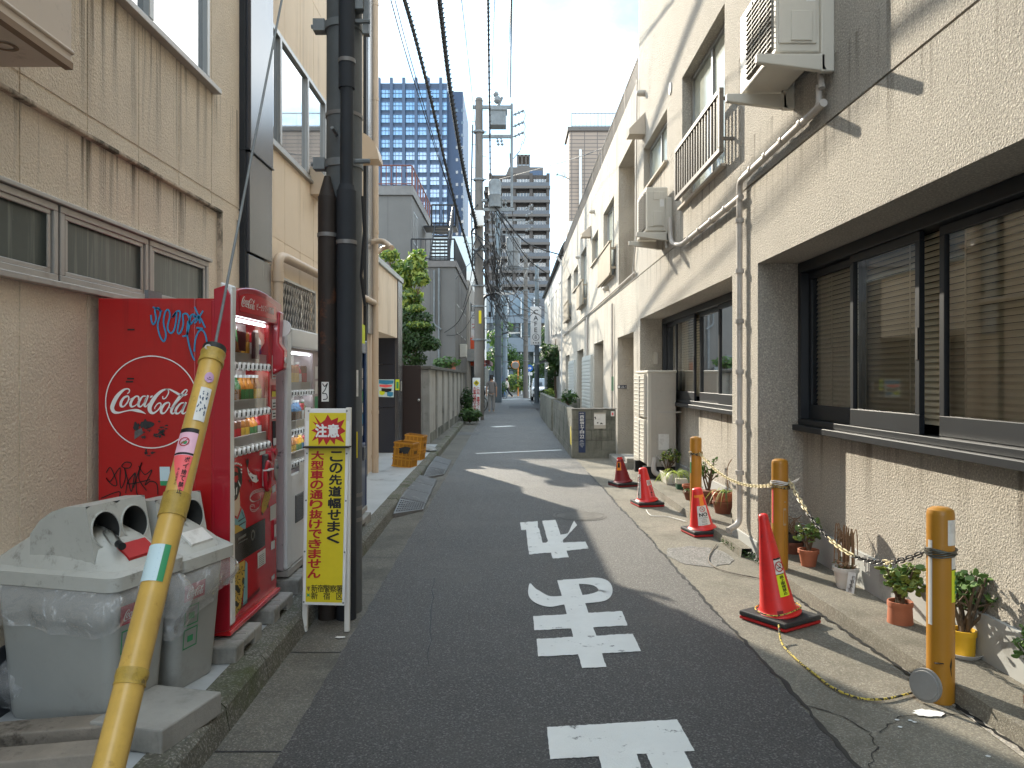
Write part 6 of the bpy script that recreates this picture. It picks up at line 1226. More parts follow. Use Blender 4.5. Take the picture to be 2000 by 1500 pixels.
# ================================================================== vending machines
def FP(px, py, X=-1.515): return PW(px, py, X)                  # a point on the machine's front face
def script_logo(mb, to3, mi=0):
    """the flowing white script across the red disc, stroke by stroke (coordinates of the photograph's detail)"""
    st = lambda pts: stroke(mb, pts, 20, to3, 7, mi)
    st([(338, 742, 9), (358, 728, 12), (362, 700, 14), (338, 688, 14), (290, 706, 26), (228, 768, 42), (185, 845, 46), (168, 905, 44), (190, 948, 36), (240, 958, 20), (310, 942, 13), (380, 930, 16), (450, 934, 34), (505, 950, 22), (548, 972, 2)])
    st([(342, 770, 20), (300, 790, 24), (268, 840, 30), (268, 882, 28), (300, 886, 16), (340, 840, 16), (356, 790, 15), (338, 764, 15)])
    st([(362, 812, 6), (400, 790, 8)]); st([(462, 812, 12), (466, 782, 18), (440, 772, 16), (404, 800, 24), (376, 850, 30), (384, 888, 24), (424, 880, 12), (470, 838, 8)])
    st([(548, 772, 12), (512, 776, 16), (474, 826, 28), (464, 876, 28), (492, 888, 16), (532, 838, 10), (560, 776, 10)]); st([(574, 762, 22), (548, 818, 30), (532, 872, 26), (548, 890, 14), (582, 852, 7), (600, 836, 4)])
    mb.poly([to3(598, 770), to3(628, 762), to3(620, 784), to3(592, 792)], mi)
    st([(738, 772, 10), (742, 800, 14), (772, 790, 12), (802, 738, 12), (800, 704, 12), (772, 694, 16), (708, 726, 30), (640, 800, 42), (592, 890, 46), (598, 944, 40), (634, 962, 22), (686, 926, 14), (718, 876, 14), (708, 848, 14), (676, 862, 12), (648, 902, 10), (652, 918, 4)])
    st([(770, 694, 10), (818, 696, 16), (870, 722, 22), (930, 754, 26), (980, 758, 24), (1016, 748, 8)])
    st([(796, 842, 18), (758, 862, 24), (722, 916, 30), (724, 960, 26), (760, 958, 14), (800, 904, 14), (816, 858, 14), (796, 838, 14)])
    st([(812, 900, 6), (850, 900, 7), (930, 806, 9), (1004, 728, 10), (1010, 702, 12), (984, 704, 14), (930, 774, 26), (864, 872, 30), (834, 940, 28), (850, 968, 18), (892, 938, 7)])
    st([(978, 846, 12), (938, 856, 18), (890, 916, 28), (886, 960, 26), (920, 962, 14), (966, 904, 12), (992, 850, 10)]); st([(1002, 840, 22), (968, 912, 28), (958, 958, 24), (980, 966, 14), (1020, 930, 6)])
BOT = [mat('bottle_%s' % n_, c_, .25, coat=.5) for n_, c_ in (('amber', (.30, .12, .03)), ('green', (.08, .25, .08)), ('red', (.45, .02, .03)), ('navy', (.03, .05, .2)), ('pale', (.62, .66, .66)), ('yellow', (.62, .42, .06)), ('brown', (.12, .05, .03)), ('blue', (.08, .25, .5)), ('orange', (.65, .25, .04)))]
def bottle_mesh():
    b = MB(); b.lathe([(.0, 0), (.028, 0), (.030, .01), (.030, .055), (.0295, .06), (.030, .065), (.030, .12), (.028, .14), (.012, .175), (.012, .19)], (0, 0, 0), 12, mi=0); b.lathe([(.0135, .19), (.0135, .208), (0, .21)], (0, 0, 0), 10, mi=1); b.lathe([(.0308, .05), (.0308, .115)], (0, 0, 0), 12, mi=2, caps=False); return b
def can_mesh():
    b = MB(); b.lathe([(.0, 0), (.026, 0), (.031, .006), (.031, .112), (.027, .12), (0, .12)], (0, 0, 0), 12, mi=0); b.lathe([(.0315, .03), (.0315, .08)], (0, 0, 0), 12, mi=2, caps=False); return b
bproto = []
for i in range(9):
    for f_ in (bottle_mesh, can_mesh):
        me = f_(); o = me.build('sample_bottle' if f_ is bottle_mesh else 'sample_can', [BOT[i], M['vwhite'], BOT[(i * 4 + 5) % 9]]); bproto.append(o.data); bpy.data.objects.remove(o)
vr = random.Random(4)
def rowsof(t, X, ya, yb, zs, n_, hs):
    """three shelves of dummies with their round buttons: each a part of its own"""
    bb = MB(); bb.lathe([(0, 0), (.022, 0), (.024, .006), (.02, .016), (0, .018)], (0, 0, 0), 14); bb.box(-.011, .011, -.013, .0, .0165, .0195, 1); bt_ = bb.build('button', [M['vwhite'], M['ink']], None); bme = bt_.data; bpy.data.objects.remove(bt_)
    for k, z in enumerate(zs):
        sh = MB(); sh.box(X - .14, X - .005, ya, yb, z - .012, z + .02); sh.box(X - .035, X - .02, ya, yb, z + .02, z + .075); sh.build('shelf', M['offwhite'], t, smooth=False)
        i = 0
        while i < n_:
            run = vr.choice((1, 2, 2, 3)); me = bproto[vr.randrange(18)]; 
            for _ in range(min(run, n_ - i)):
                y = ya + (yb - ya) * (i + .5) / n_; o = bpy.data.objects.new('sample_bottle', me) if 'bottle' in me.name else bpy.data.objects.new('sample_can', me); C.objects.link(o); o.parent = t; o.location = Vector((X - .075, y, z + .03)) - base_of(t); o.rotation_euler = (0, 0, vr.uniform(0, 6)); hh = hs[k] / (.21 if 'bottle' in me.name else .14); o.scale = (1.15, 1.15, hh)
                q = bpy.data.objects.new('button', bme); C.objects.link(q); q.parent = t; q.location = Vector((X + .001, y, z - .005)) - base_of(t); q.rotation_euler = (0, R(90), 0); i += 1
def case(t, X, y0, y1, z0, z1, D, m, wz0, wz1, wy0, wy1, front):
    b = MB(); b.box(X - D, X - .16, y0, y1, z0, z1); b.box(X - .162, X, y0, wy0, z0, z1); b.box(X - .162, X, wy1, y1, z0, z1); b.box(X - .162, X, wy0, wy1, z0, wz0); b.box(X - .162, X, wy0, wy1, wz1, z1)
    b.build('cabinet', m, t, smooth=False, bevel=.006); b = MB(); b.box(X - .159, X - .15, wy0, wy1, wz0, wz1); b.build('back_panel', M['offwhite'], t, smooth=False)
    b = MB(); b.quad((X - .006, wy0 - .004, wz0 - .01), (X - .006, wy1 + .004, wz0 - .01), (X - .006, wy1 + .004, wz1 + .004), (X - .006, wy0 - .004, wz1 + .004)); b.build('display_glass', M['vglass'], t, smooth=False)
LED = bpy.data.materials.new('display_lamp'); LED.use_nodes = True; LED.node_tree.nodes['Principled BSDF'].inputs['Emission Color'].default_value = (.85, .93, 1, 1); LED.node_tree.nodes['Principled BSDF'].inputs['Emission Strength'].default_value = 4.5
def lamps(t, X, wy0, wy1, zs):
    for z in zs: b = MB(); b.box(X - .03, X - .02, wy0 + .02, wy1 - .02, z, z + .012); b.build('lamp', LED, t, smooth=False)
def feet(t, X, y0, y1, z0, z1, D):
    for y in (y0 + .06, y1 - .06):
        for x in (X - .1, X - D + .1): b = MB(); b.cyl((x, y, z0), (x, y, z1), .022, n=8); b.cyl((x, y, z0), (x, y, z0 + .012), .05, n=12); b.build('foot', M['rust'], t)
X = -1.53; y0, y1, zb, zt, D = 4.10, 4.985, .24, 2.03, .68
V1 = thing('vending_machine', 'red vending machine with a circled white script logo and blue spray tag on its side', 'vending machine', (X - .34, 4.54, zb))
case(V1, X, y0, y1, zb, zt, D, M['red'], 1.155, 1.94, 4.19, 4.845, None); feet(V1, X, y0, y1, .2, zb, D)
b = MB(); n_ = 14                                      # arched header
pr = [(4.175 + (4.985 - 4.175) * i / n_, 1.945 + .135 + .045 * math.sin(math.pi * (i / n_) ** .8)) for i in range(n_ + 1)]
b.prism([(X - .05, p[0], p[1]) for p in pr] + [(X - .05, 4.985, 1.945), (X - .05, 4.175, 1.945)], (.085, 0, 0)); b.build('header', M['reddeep'], V1, bevel=.006)
b = MB(); pr2 = [(4.215 + .66 * i / n_, 1.97 + .085 + .035 * math.sin(math.pi * (i / n_) ** .8)) for i in range(n_ + 1)]; b.poly([(X + .0365, p[0], p[1]) for p in pr2] + [(X + .0365, 4.875, 1.97), (X + .0365, 4.215, 1.97)]); hp = b.build('header_panel', M['redfront'], V1, smooth=False)
b = MB(); script_logo(b, lambda x, y: Vector((X + .039, 4.235 + (x - 150) / 880 * .22, 2.0 + (970 - y) / 290 * .06)))
for i, ch in enumerate('ピークシフト自販機'): put(b, ch if ch != 'ー' else '一', (X + .039, 4.50 + i * .036, 2.022), (0, .034, 0), (0, 0, .044), .01)
b.build('lettering', M['inkwhite'], hp, smooth=False)
b = MB(); b.prism([(X - .03, 4.105, .26), (X + .03, 4.105, .28), (X + .022, 4.105, 1.4), (X + .035, 4.105, 2.1), (X - .03, 4.105, 2.12)], (0, .068, 0)); b.build('white_pillar', M['vwhite'], V1, smooth=False, bevel=.01, seg=3)
b = MB(); b.prism([(X - .06, 4.092, .24), (X + .025, 4.092, .26), (X + .028, 4.092, 2.05), (X - .0, 4.092, 2.1), (X - .06, 4.092, 2.08)], (0, .012, 0)); b.box(X - .075, X - .055, 4.094, 4.104, .25, 2.02); b.build('edge_trim', M['reddeep'], V1, smooth=False, bevel=.008)
b = MB(); b.prism([(X - .01, 4.9, 1.62), (X + .07, 4.9, 1.66), (X + .075, 4.9, 1.78), (X + .04, 4.9, 1.83), (X + .05, 4.9, 2.03), (X - .01, 4.9, 2.04)], (0, .085, 0)); b.build('speaker_box', M['reddeep'], V1, bevel=.012, seg=3)
b = MB(); b.cyl((X + .04, 4.985, 1.93), (X + .04, 4.999, 1.93), .055, n=20); b.cyl((X + .06, 4.94, 1.72), (X + .08, 4.94, 1.72), .02, n=12); b.build('speaker', M['offwhite'], V1)
lamps(V1, X, 4.19, 4.845, (1.925, 1.655, 1.385)); rowsof(V1, X, 4.19, 4.845, (1.675, 1.405, 1.195), 9, (.20, .19, .155))
b = MB(); b.quad((X - .012, 4.34, 1.76), (X - .012, 4.45, 1.76), (X - .012, 4.45, 1.87), (X - .012, 4.30, 1.87)); b.quad((X - .013, 4.55, 1.72), (X - .013, 4.68, 1.72), (X - .013, 4.68, 1.88), (X - .013, 4.55, 1.88)); b.build('product_card', mat('maroon_card', (.16, .02, .03), .4), V1, smooth=False)
def fq(px0, py0, px1, py1, off=.004): return [FP(px0, py0, X + off), FP(px1, py0, X + off), FP(px1, py1, X + off), FP(px0, py1, X + off)]
def fpoly(mb, pts, off=.004, mi=0): mb.poly([PW(px, py, X + off) for px, py in pts], mi)
# lower front artwork (traced over the front face)
def z8(x, y): return (430 + x * .26667, 860 + y * .26667)
def art(name, m, polys, off, par):
    b_ = MB()
    for pl in polys: fpoly(b_, [z8(*p) for p in pl], off)
    return b_.build(name, M[m] if isinstance(m, str) else m, par, smooth=False)
F_ = art('front_panel', 'redfront', [[(86, 104), (412, 20), (412, 1078), (112, 1300)]], .002, V1)
art('hair_print', 'ink', [[(92, 210), (110, 190), (140, 196), (160, 235), (162, 310), (146, 352), (140, 380), (120, 430), (104, 440), (90, 400), (92, 330)]], .004, F_)
art('ornament_print', 'inkred', [[(92, 215), (110, 196), (128, 206), (132, 240), (120, 232), (104, 230)], [(94, 270), (128, 255), (134, 280), (120, 310), (96, 300)]], .005, F_)
art('hairpin_print', 'inkwhite', [[(84 + k * 11, 178 - (18 if k < 4 else 10) + (k - 3) ** 2 * 1.4), (92 + k * 11, 176 - 14 + (k - 3) ** 2 * 1.4), (94 + k * 11, 188 - 14 + (k - 3) ** 2 * 1.4), (85 + k * 11, 190 - 14 + (k - 3) ** 2 * 1.4)] for k in range(7)] + [[(150, 205 + 22 * k), (162, 208 + 22 * k), (160, 220 + 22 * k), (151, 216 + 22 * k)] for k in range(2)] + [[(100, 370), (106, 350), (108, 400), (104, 410)], [(118, 350), (126, 340), (122, 395), (116, 400)], [(132, 290), (150, 330), (146, 340), (134, 310)]], .005, F_)
art('skin_print', mat('pale_print', (.62, .47, .33), .5), [[(92, 440), (104, 445), (124, 430), (142, 375), (146, 480), (150, 492), (128, 560), (96, 545)]], .004, F_)
kb_ = mat('kimono_blue', (.16, .33, .36), .5); kg = mat('kimono_gold', (.48, .31, .05), .5)
art('kimono_print', kb_, [[(152, 484), (172, 520), (190, 590), (186, 650), (120, 640), (100, 600), (98, 560), (130, 560)], [(186, 880), (200, 900), (200, 1190), (166, 1210), (176, 1040)]], .004, F_)
art('collar_print', 'inkred', [[(96, 548), (124, 565), (152, 488), (158, 500), (130, 580), (97, 562)]], .005, F_)
art('kimono_fold', 'ink', [[(132, 590), (180, 560), (182, 566), (134, 600)], [(136, 620), (186, 590), (188, 598), (138, 630)], [(160, 520), (176, 560), (172, 562), (157, 524)]], .005, F_)
art('obi_print', kg, [[(100, 625), (130, 620), (160, 640), (168, 655), (100, 690)], [(106, 920), (180, 876), (180, 1010), (150, 1230), (110, 1290)]], .0045, F_)
blk = []
for cx_, cy_, r_ in ((118, 950, 22), (155, 955, 26), (124, 1020, 24), (160, 1075, 22), (122, 1130, 26), (150, 1180, 20), (118, 1240, 22)):
    for a in range(5): an = a * 1.2566; blk.append([(cx_ + math.cos(an) * 3, cy_ + math.sin(an) * 5), (cx_ + math.cos(an - .2) * r_, cy_ + math.sin(an - .2) * r_ * 1.3), (cx_ + math.cos(an + .12) * r_, cy_ + math.sin(an + .12) * r_ * 1.3)])
art('flower_print', 'ink', blk + [[(106, 1060), (130, 1060), (150, 1100), (140, 1125), (106, 1090)], [(165, 1000), (178, 1010), (176, 1060), (160, 1040)], [(106, 1180), (120, 1175), (140, 1200), (130, 1220), (107, 1210)]], .0055, F_)
art('koi_print', kg, [[(372, 268), (380, 280), (378, 350), (366, 420), (340, 500), (312, 540), (302, 520), (306, 470), (330, 370), (352, 320)]], .004, F_)
art('koi_scale', 'ink', [[(322 + (k % 3) * 12 + k * 1.6, 470 - k * 9), (328 + (k % 3) * 12 + k * 1.6, 474 - k * 9), (326 + (k % 3) * 12 + k * 1.6, 480 - k * 9)] for k in range(18)] + [[(340, 480), (356, 470), (352, 500)], [(300, 520), (308, 548), (318, 545), (310, 530)]], .005, F_)
art('koi_print', 'inkwhite', [[(196, 190), (212, 225), (240, 250), (268, 256), (282, 296), (262, 312), (236, 300), (206, 250)]], .004, F_)
art('koi_mark', 'inkred', [[(230, 215), (262, 225), (272, 260), (244, 240)], [(208, 228), (222, 236), (214, 246)], [(232, 305), (246, 312), (238, 350)]], .005, F_)
art('koi_mark', 'ink', [[(188, 115), (196, 150), (212, 130), (206, 190), (198, 196), (190, 160)], [(226, 262), (246, 272), (238, 284)], [(210, 285), (226, 296), (214, 310)], [(268, 262), (280, 284), (272, 292)]], .0055, F_)
b = MB()
for o_ in (0, 9, 18): stroke(b, [(332, 350 + o_), (290, 356 + o_), (240, 376 + o_), (218, 418 + o_ * .8), (240, 446 + o_ * .3), (276, 440), (296, 420 + o_ * .5), (290, 400 + o_)][:7 if o_ else 8], 3.0, lambda x, y: PW(*z8(x, y), X + .004))
for k_ in (0, 10): stroke(b, [(296, 430 + k_), (290, 480), (256, 520 - k_), (224, 512 - k_), (222, 478 + k_), (246, 470 + k_), (252, 492)], 3.0, lambda x, y: PW(*z8(x, y), X + .004))
b.build('swirl_print', M['offwhite'], F_, smooth=False)
b = MB(); fpoly(b, [z8(104, 690), z8(330, 570), z8(330, 770), z8(106, 912)], .006); b.build('delivery_door', mat('smoked_flap', (.045, .042, .035), .15, spec=.6, var=.3, vscale=9), V1, smooth=False)
b = MB()
for pl in ([(132, 715), (190, 682), (190, 700), (132, 735)], [(132, 752), (200, 715), (200, 722), (132, 760)]): fpoly(b, [z8(*p) for p in pl], .0075)
p_ = PW(*z8(240, 694), X + .0075); b.ring(p_, (0, 1, 0), (0, 0, 1), .02, .032, 20); b.build('door_print', mat('faint_print', (.12, .12, .11), .4), V1, smooth=False)
b = MB(); fpoly(b, [z8(274, 828), z8(332, 788), z8(332, 900), z8(276, 940)], .005); st_ = b.build('sticker', M['paper'], V1, smooth=False); b = MB()
for k_ in range(6): fpoly(b, [z8(284, 850 + k_ * 14), z8(324, 824 + k_ * 14), z8(324, 828 + k_ * 14), z8(284, 854 + k_ * 14)], .006)
b.build('print', M['ink'], st_, smooth=False)
for q_, m_ in (([(366, 486), (410, 460), (410, 570), (366, 592)], 'acbody'), ([(382, 336), (406, 322), (406, 372), (382, 388)], 'paper'), ([(372, 744), (400, 730), (400, 790), (372, 804)], 'paper'), ([(376, 1000), (398, 976), (398, 1010), (376, 1032)], 'paper'), ([(290, 84), (332, 74), (332, 96), (290, 110)], 'paper')):
    b = MB(); fpoly(b, [z8(*p) for p in q_], .005); b.build('sticker', M[m_], V1, smooth=False)
b = MB(); pc = PW(*z8(388, 650), X); b.box(X - .02, X + .012, pc.y - .035, pc.y + .035, pc.z - .07, pc.z + .07); cu_ = b.build('coin_return', M['reddeep'], V1, smooth=False, bevel=.02, seg=3); b = MB(); b.quad((X + .0135, pc.y - .02, pc.z - .05), (X + .0135, pc.y + .02, pc.z - .05), (X + .0135, pc.y + .02, pc.z + .03), (X + .0135, pc.y - .02, pc.z + .03)); b.build('flap', M['offwhite'], cu_, smooth=False)
pc = PW(*z8(322, 262), X); b = MB(); b.tube([(X + .022, pc.y + .045 * math.cos(a), pc.z + .085 * math.sin(a)) for a in [2 * math.pi * i / 24 for i in range(24)]], .014, 8, closed=True); o = b.build('selector_ring', M['reddeep'], V1); b = MB(); b.box(X, X + .015, pc.y - .035, pc.y + .035, pc.z - .06, pc.z + .05); b.build('reader', M['offwhite'], o, smooth=False, bevel=.005)
pc = PW(*z8(318, 150), X); b = MB(); b.box(X, X + .02, pc.y - .04, pc.y + .04, pc.z - .05, pc.z + .04); b.build('card_reader', M['charcoal'], V1, smooth=False, bevel=.006); b = MB(); b.box(X + .01, X + .05, pc.y - .045, pc.y + .045, pc.z - .058, pc.z - .05); b.build('tray', M['paper'], V1, smooth=False)
pc = PW(*z8(403, 215), X); b = MB(); b.prism([(X, pc.y + .028 * math.cos(a), pc.z + .07 * math.sin(a)) for a in [2 * math.pi * i / 18 for i in range(18)]], (.012, 0, 0)); o = b.build('lock_plate', M['steelband'], V1, bevel=.003); b = MB(); b.cyl((X, pc.y, pc.z + .02), (X + .02, pc.y, pc.z + .02), .014, n=10); b.build('lock', M['galv'], o)
pc = PW(*z8(372, 110), X); b = MB(); b.cyl((X, pc.y - .06, pc.z), (X + .03, pc.y - .06, pc.z), .03, n=16); b.cyl((X, pc.y + .02, pc.z + .02), (X + .03, pc.y + .02, pc.z + .02), .024, n=16); b.build('coin_knob', M['reddeep'], V1)
for (za, zc, m_) in ((1.60, 1.75, 'paper'), (1.52, 1.56, 'inkred'), (1.485, 1.525, 'signyellow'), (1.41, 1.47, 'paper'), (1.345, 1.40, 'paper')):
    b = MB(); b.quad((X + .003, 4.885, za), (X + .003, 4.965, za), (X + .003, 4.965, zc), (X + .003, 4.885, zc)); o = b.build('sticker', M[m_], V1, smooth=False)
    b = MB()
    for k_ in range(2): b.quad((X + .0045, 4.90, za + .01 + k_ * .02), (X + .0045, 4.955, za + .01 + k_ * .02), (X + .0045, 4.955, za + .018 + k_ * .02), (X + .0045, 4.90, za + .018 + k_ * .02))
    if m_ == 'paper': b.build('print', M['inkred' if za > 1.5 else 'ink'], o, smooth=False)
b = MB(); b.box(X - .002, X + .006, 4.90, 4.955, 1.17, 1.33); b.build('bill_slot', M['dark'], V1, smooth=False); b = MB(); b.box(X - .002, X + .010, 4.905, 4.95, 1.175, 1.22); b.build('slot_plate', M['offwhite'], V1, smooth=False)
b = MB(); b.box(X - .12, X + .028, y0 + .0, y1 - .003, .225, .25); b.build('bottom_rail', M['redfront'], V1, smooth=False, bevel=.005)
b = MB()
for k_ in range(22): fpoly(b, [z8(130 + k_ * 7.5, 1262 - k_ * 7.4), z8(133 + k_ * 7.5, 1258 - k_ * 7.4), z8(133 + k_ * 7.5, 1228 - k_ * 7.4), z8(130 + k_ * 7.5, 1232 - k_ * 7.4)], .0045)
b.build('vent_slot', M['dark'], V1, smooth=False)
# side: logo, ring, sprayed tags, worn stickers
YF = y0 - .004
def sd_(x, y): return P(190 + x * .17327, 640 + y * .17333, YF)
b = MB(); script_logo(b, sd_)
nn = 72; vs_ = [sd_(612 + r_ * 1.0 * math.cos(2 * math.pi * k_ / nn), 838 + r_ * math.sin(2 * math.pi * k_ / nn)) for r_ in (512, 524) for k_ in range(nn)]; b.add(vs_, [[k_, (k_ + 1) % nn, nn + (k_ + 1) % nn, nn + k_] for k_ in range(nn)]); b.build('logo', M['inkwhite'], V1, smooth=False)
def s2(x, y): return P(150 + x / 3, 540 + y / 3, YF - .001)
b = MB()
for pts in ([(435, 225), (438, 262), (450, 280), (464, 250), (458, 195), (478, 185), (490, 215), (474, 285), (488, 350), (510, 380), (522, 340), (508, 270), (518, 210), (536, 196), (545, 230), (532, 300), (552, 332), (574, 300), (584, 215), (560, 240), (585, 205), (606, 215), (590, 320), (606, 330), (624, 280), (622, 225), (648, 222), (660, 270), (645, 340), (618, 350)], [(652, 260), (646, 330), (660, 410), (678, 466), (690, 492)], [(690, 250), (664, 280), (668, 230), (690, 225), (700, 260)], [(688, 440), (696, 365), (718, 318), (740, 318), (756, 350), (764, 400)], [(690, 178), (712, 230), (722, 275)], [(740, 200), (715, 240), (690, 275)], [(680, 235), (720, 240), (752, 300)], [(700, 300), (738, 305)], [(445, 180), (470, 188), (500, 205)]): stroke(b, pts, 10, s2)
b.build('spray_tag', M['inkblue'], V1, smooth=False)
b = MB()
for pts in ([(172, 1150), (196, 1120), (226, 1180), (232, 1225), (200, 1215), (172, 1180), (196, 1200), (236, 1140), (254, 1125), (252, 1200), (262, 1240), (285, 1180), (280, 1125), (300, 1200)], [(262, 1110), (285, 1088), (318, 1095), (310, 1120), (278, 1122), (262, 1110)], [(286, 1270), (300, 1200), (320, 1260), (342, 1150), (352, 1270), (380, 1280)], [(330, 1240), (380, 1090), (362, 1180), (408, 1255)], [(362, 1110), (398, 1160), (440, 1135), (400, 1220), (430, 1200), (468, 1215), (475, 1278)], [(140, 1300), (252, 1262), (215, 1352), (150, 1310)], [(150, 1325), (180, 1330)], [(340, 1150), (300, 1215), (430, 1190)]): stroke(b, pts, 6, s2)
b.build('pen_tag', M['ink'], V1, smooth=False)
b = MB()
for (cx_, cy_, w2, h2, n_) in ((440, 1120, 45, 60, 1), (545, 1090, 95, 70, 1), (640, 1180, 120, 60, 12), (740, 1130, 70, 80, 8), (590, 1420, 60, 36, 6)):
    for k_ in range(n_):
        cx2, cy2 = (cx_, cy_) if n_ == 1 else (cx_ + vr.uniform(-w2, w2), cy_ + vr.uniform(-h2, h2)); w3, h3 = (w2, h2) if n_ == 1 else (vr.uniform(8, 34), vr.uniform(6, 22))
        b.poly([sd_(cx2 + w3 * math.cos(a) * vr.uniform(.5, 1.1), cy2 + h3 * math.sin(a) * vr.uniform(.5, 1.2)) + Vector((0, -.001, 0)) for a in [i * .42 for i in range(15)]])
b.build('torn_sticker', M['rubber'], V1, smooth=False); b = MB(); b.poly([sd_(420, 1170) + Vector((0, -.0012, 0)), sd_(500, 1130) + Vector((0, -.0012, 0)), sd_(520, 1190) + Vector((0, -.0012, 0)), sd_(420, 1260) + Vector((0, -.0012, 0))]); b.build('torn_sticker', mat('sticker_residue', (.13, .12, .12), .8, var=.5, vscale=30), V1, smooth=False)
b = MB()
for x, y, w2 in ((340, 12, 80), (335, 565, 80), (320, 600, 85), (1130, 8, 70)): b.quad(sd_(x, y), sd_(x + w2, y), sd_(x + w2, y + 18), sd_(x, y + 18))
b.build('mark', M['ink'], V1, smooth=False)
b = MB(); b.quad(s2(485, 1115), s2(545, 1115), s2(545, 1198), s2(488, 1198)); o = b.build('sticker', M['cyanpaper'], V1, smooth=False); b = MB(); b.quad(s2(488, 1198), s2(545, 1198), s2(545, 1225), s2(490, 1225)); b.build('sticker_edge', M['inkgreen'], o, smooth=False)
b = MB(); b.box(-1.98, -1.96, 4.14, 4.3, 2.03, 2.08); b.build('top_bracket', M['galv'], V1, smooth=False)
# white machine
def plain_machine(lab, X, y0, y1, zb, zt, D, mcase, mfront, nb, zs, wz0, wz1):
    t = thing('vending_machine', lab, 'vending machine', (X - D / 2, (y0 + y1) / 2, zb)); wy0, wy1 = y0 + .13, y1 - .24
    case(t, X, y0, y1, zb, zt, D, mcase, wz0, wz1, wy0, wy1, None); feet(t, X, y0, y1, .2, zb, D); lamps(t, X, wy0, wy1, [wz1 - .02] + [z - .025 for z in zs[:-1]]); rowsof(t, X, wy0, wy1, zs, nb, (.2, .19, .16))
    b = MB(); b.box(X, X + .03, y0 - .006, y0 + .10, zb + .02, zt + .02); b.box(X, X + .03, y1 - .05, y1 + .004, zb + .02, zt + .02); b.box(X, X + .03, y0 + .102, y1 - .052, zt - .12, zt + .02); b.box(X, X + .025, y0 + .102, y1 - .052, zb + .02, wz0 - .02); b.build('door_frame', mfront, t, smooth=False, bevel=.012, seg=2)
    b = MB(); b.box(X + .02, X + .032, y0 + .2, y1 - .35, zb + .3, zb + .5); b.build('delivery_door', M['charcoal'], t, smooth=False, bevel=.01)
    for k_ in range(6): z = wz0 + .05 + k_ * .12; b = MB(); b.quad((X + .004, y1 - .2, z), (X + .004, y1 - .08, z), (X + .004, y1 - .08, z + .1), (X + .004, y1 - .2, z + .1)); b.build('sticker', M[('paper', 'inkblue', 'paper', 'inkgreen', 'paper', 'offwhite')[k_]], t, smooth=False)
    b = MB(); b.box(X + .026, X + .04, y1 - .22, y1 - .1, wz0 - .2, wz0 - .06); b.build('coin_panel', M['charcoal'], t, smooth=False, bevel=.004)
    b = MB(); b.quad((X + .027, y0 + .3, zb + .55), (X + .027, y0 + .44, zb + .55), (X + .027, y0 + .44, zb + .72), (X + .027, y0 + .3, zb + .72)); b.build('sticker', M['paper'], t, smooth=False)
    b = MB(); b.box(X - .06, X + .035, y0, y1, zb - .03, zb + .015); b.build('bottom_rail', M['steelband'], t, smooth=False); return t
plain_machine('white vending machine with grimy pinkish side half hidden behind the utility pole', -1.57, 5.27, 6.3, .27, 1.94, .62, M['dirtywhite'], M['vwhite'], 9, (1.50, 1.22, .99), .95, 1.80)
plain_machine('dark blue vending machine just beyond the utility pole', -1.56, 7.05, 8.1, .25, 1.98, .62, M['blue'], M['blue'], 9, (1.58, 1.27, 1.0), .96, 1.86)
b = MB(); b.quad(P(700, 628, 7.35), P(713, 636, 7.6), P(713, 672, 7.6), P(700, 668, 7.35)); b.build('poster', M['lime'], None, smooth=False); o = bpy.data.objects['poster.001']; label(o, 'small colourful poster standing on top of the dark blue machine', 'poster')
b = MB(); b.quad(P(701, 632, 7.34), P(711, 638, 7.58), P(711, 666, 7.58), P(701, 662, 7.34)); b.build('print', M['pink'], o, smooth=False)
# concrete blocks under the machines
def cblock(x0, x1, y0, y1, z0, z1, lab):
    t = thing('concrete_block', lab, 'block', ((x0 + x1) / 2, (y0 + y1) / 2, z0), 'concrete blocks under the vending machines'); b = MB(); k_ = (y1 - y0)
    b.box(x0, x1, y0, y0 + k_ * .3, z0, z1); b.box(x0, x1, y1 - k_ * .3, y1, z0, z1); b.box(x0, x1, y0 + k_ * .3, y1 - k_ * .3, z0 + (z1 - z0) * .45, z1); b.build('block', M['concrete'], t, smooth=False, bevel=.010, seg=2)
    b = MB(); b.box(x0 + .05, x1 - .02, (y0 + y1) / 2 - .004, (y0 + y1) / 2 + .004, z1, z1 + .006); b.build('strap', M['steelband'], t, smooth=False)
cblock(-2.1, -1.43, 3.98, 4.40, .118, .21, 'concrete block under the near end of the red machine'); cblock(-2.1, -1.43, 4.62, 5.02, .118, .21, 'concrete block under the far end of the red machine')
cblock(-2.1, -1.46, 5.25, 5.6, .118, .225, 'concrete block under the white machine behind the yellow sign'); cblock(-2.1, -1.46, 5.95, 6.3, .118, .225, 'concrete block under the far end of the white machine'); cblock(-2.0, -1.47, 7.05, 8.02, .118, .21, 'mossy concrete block under the dark blue machine')
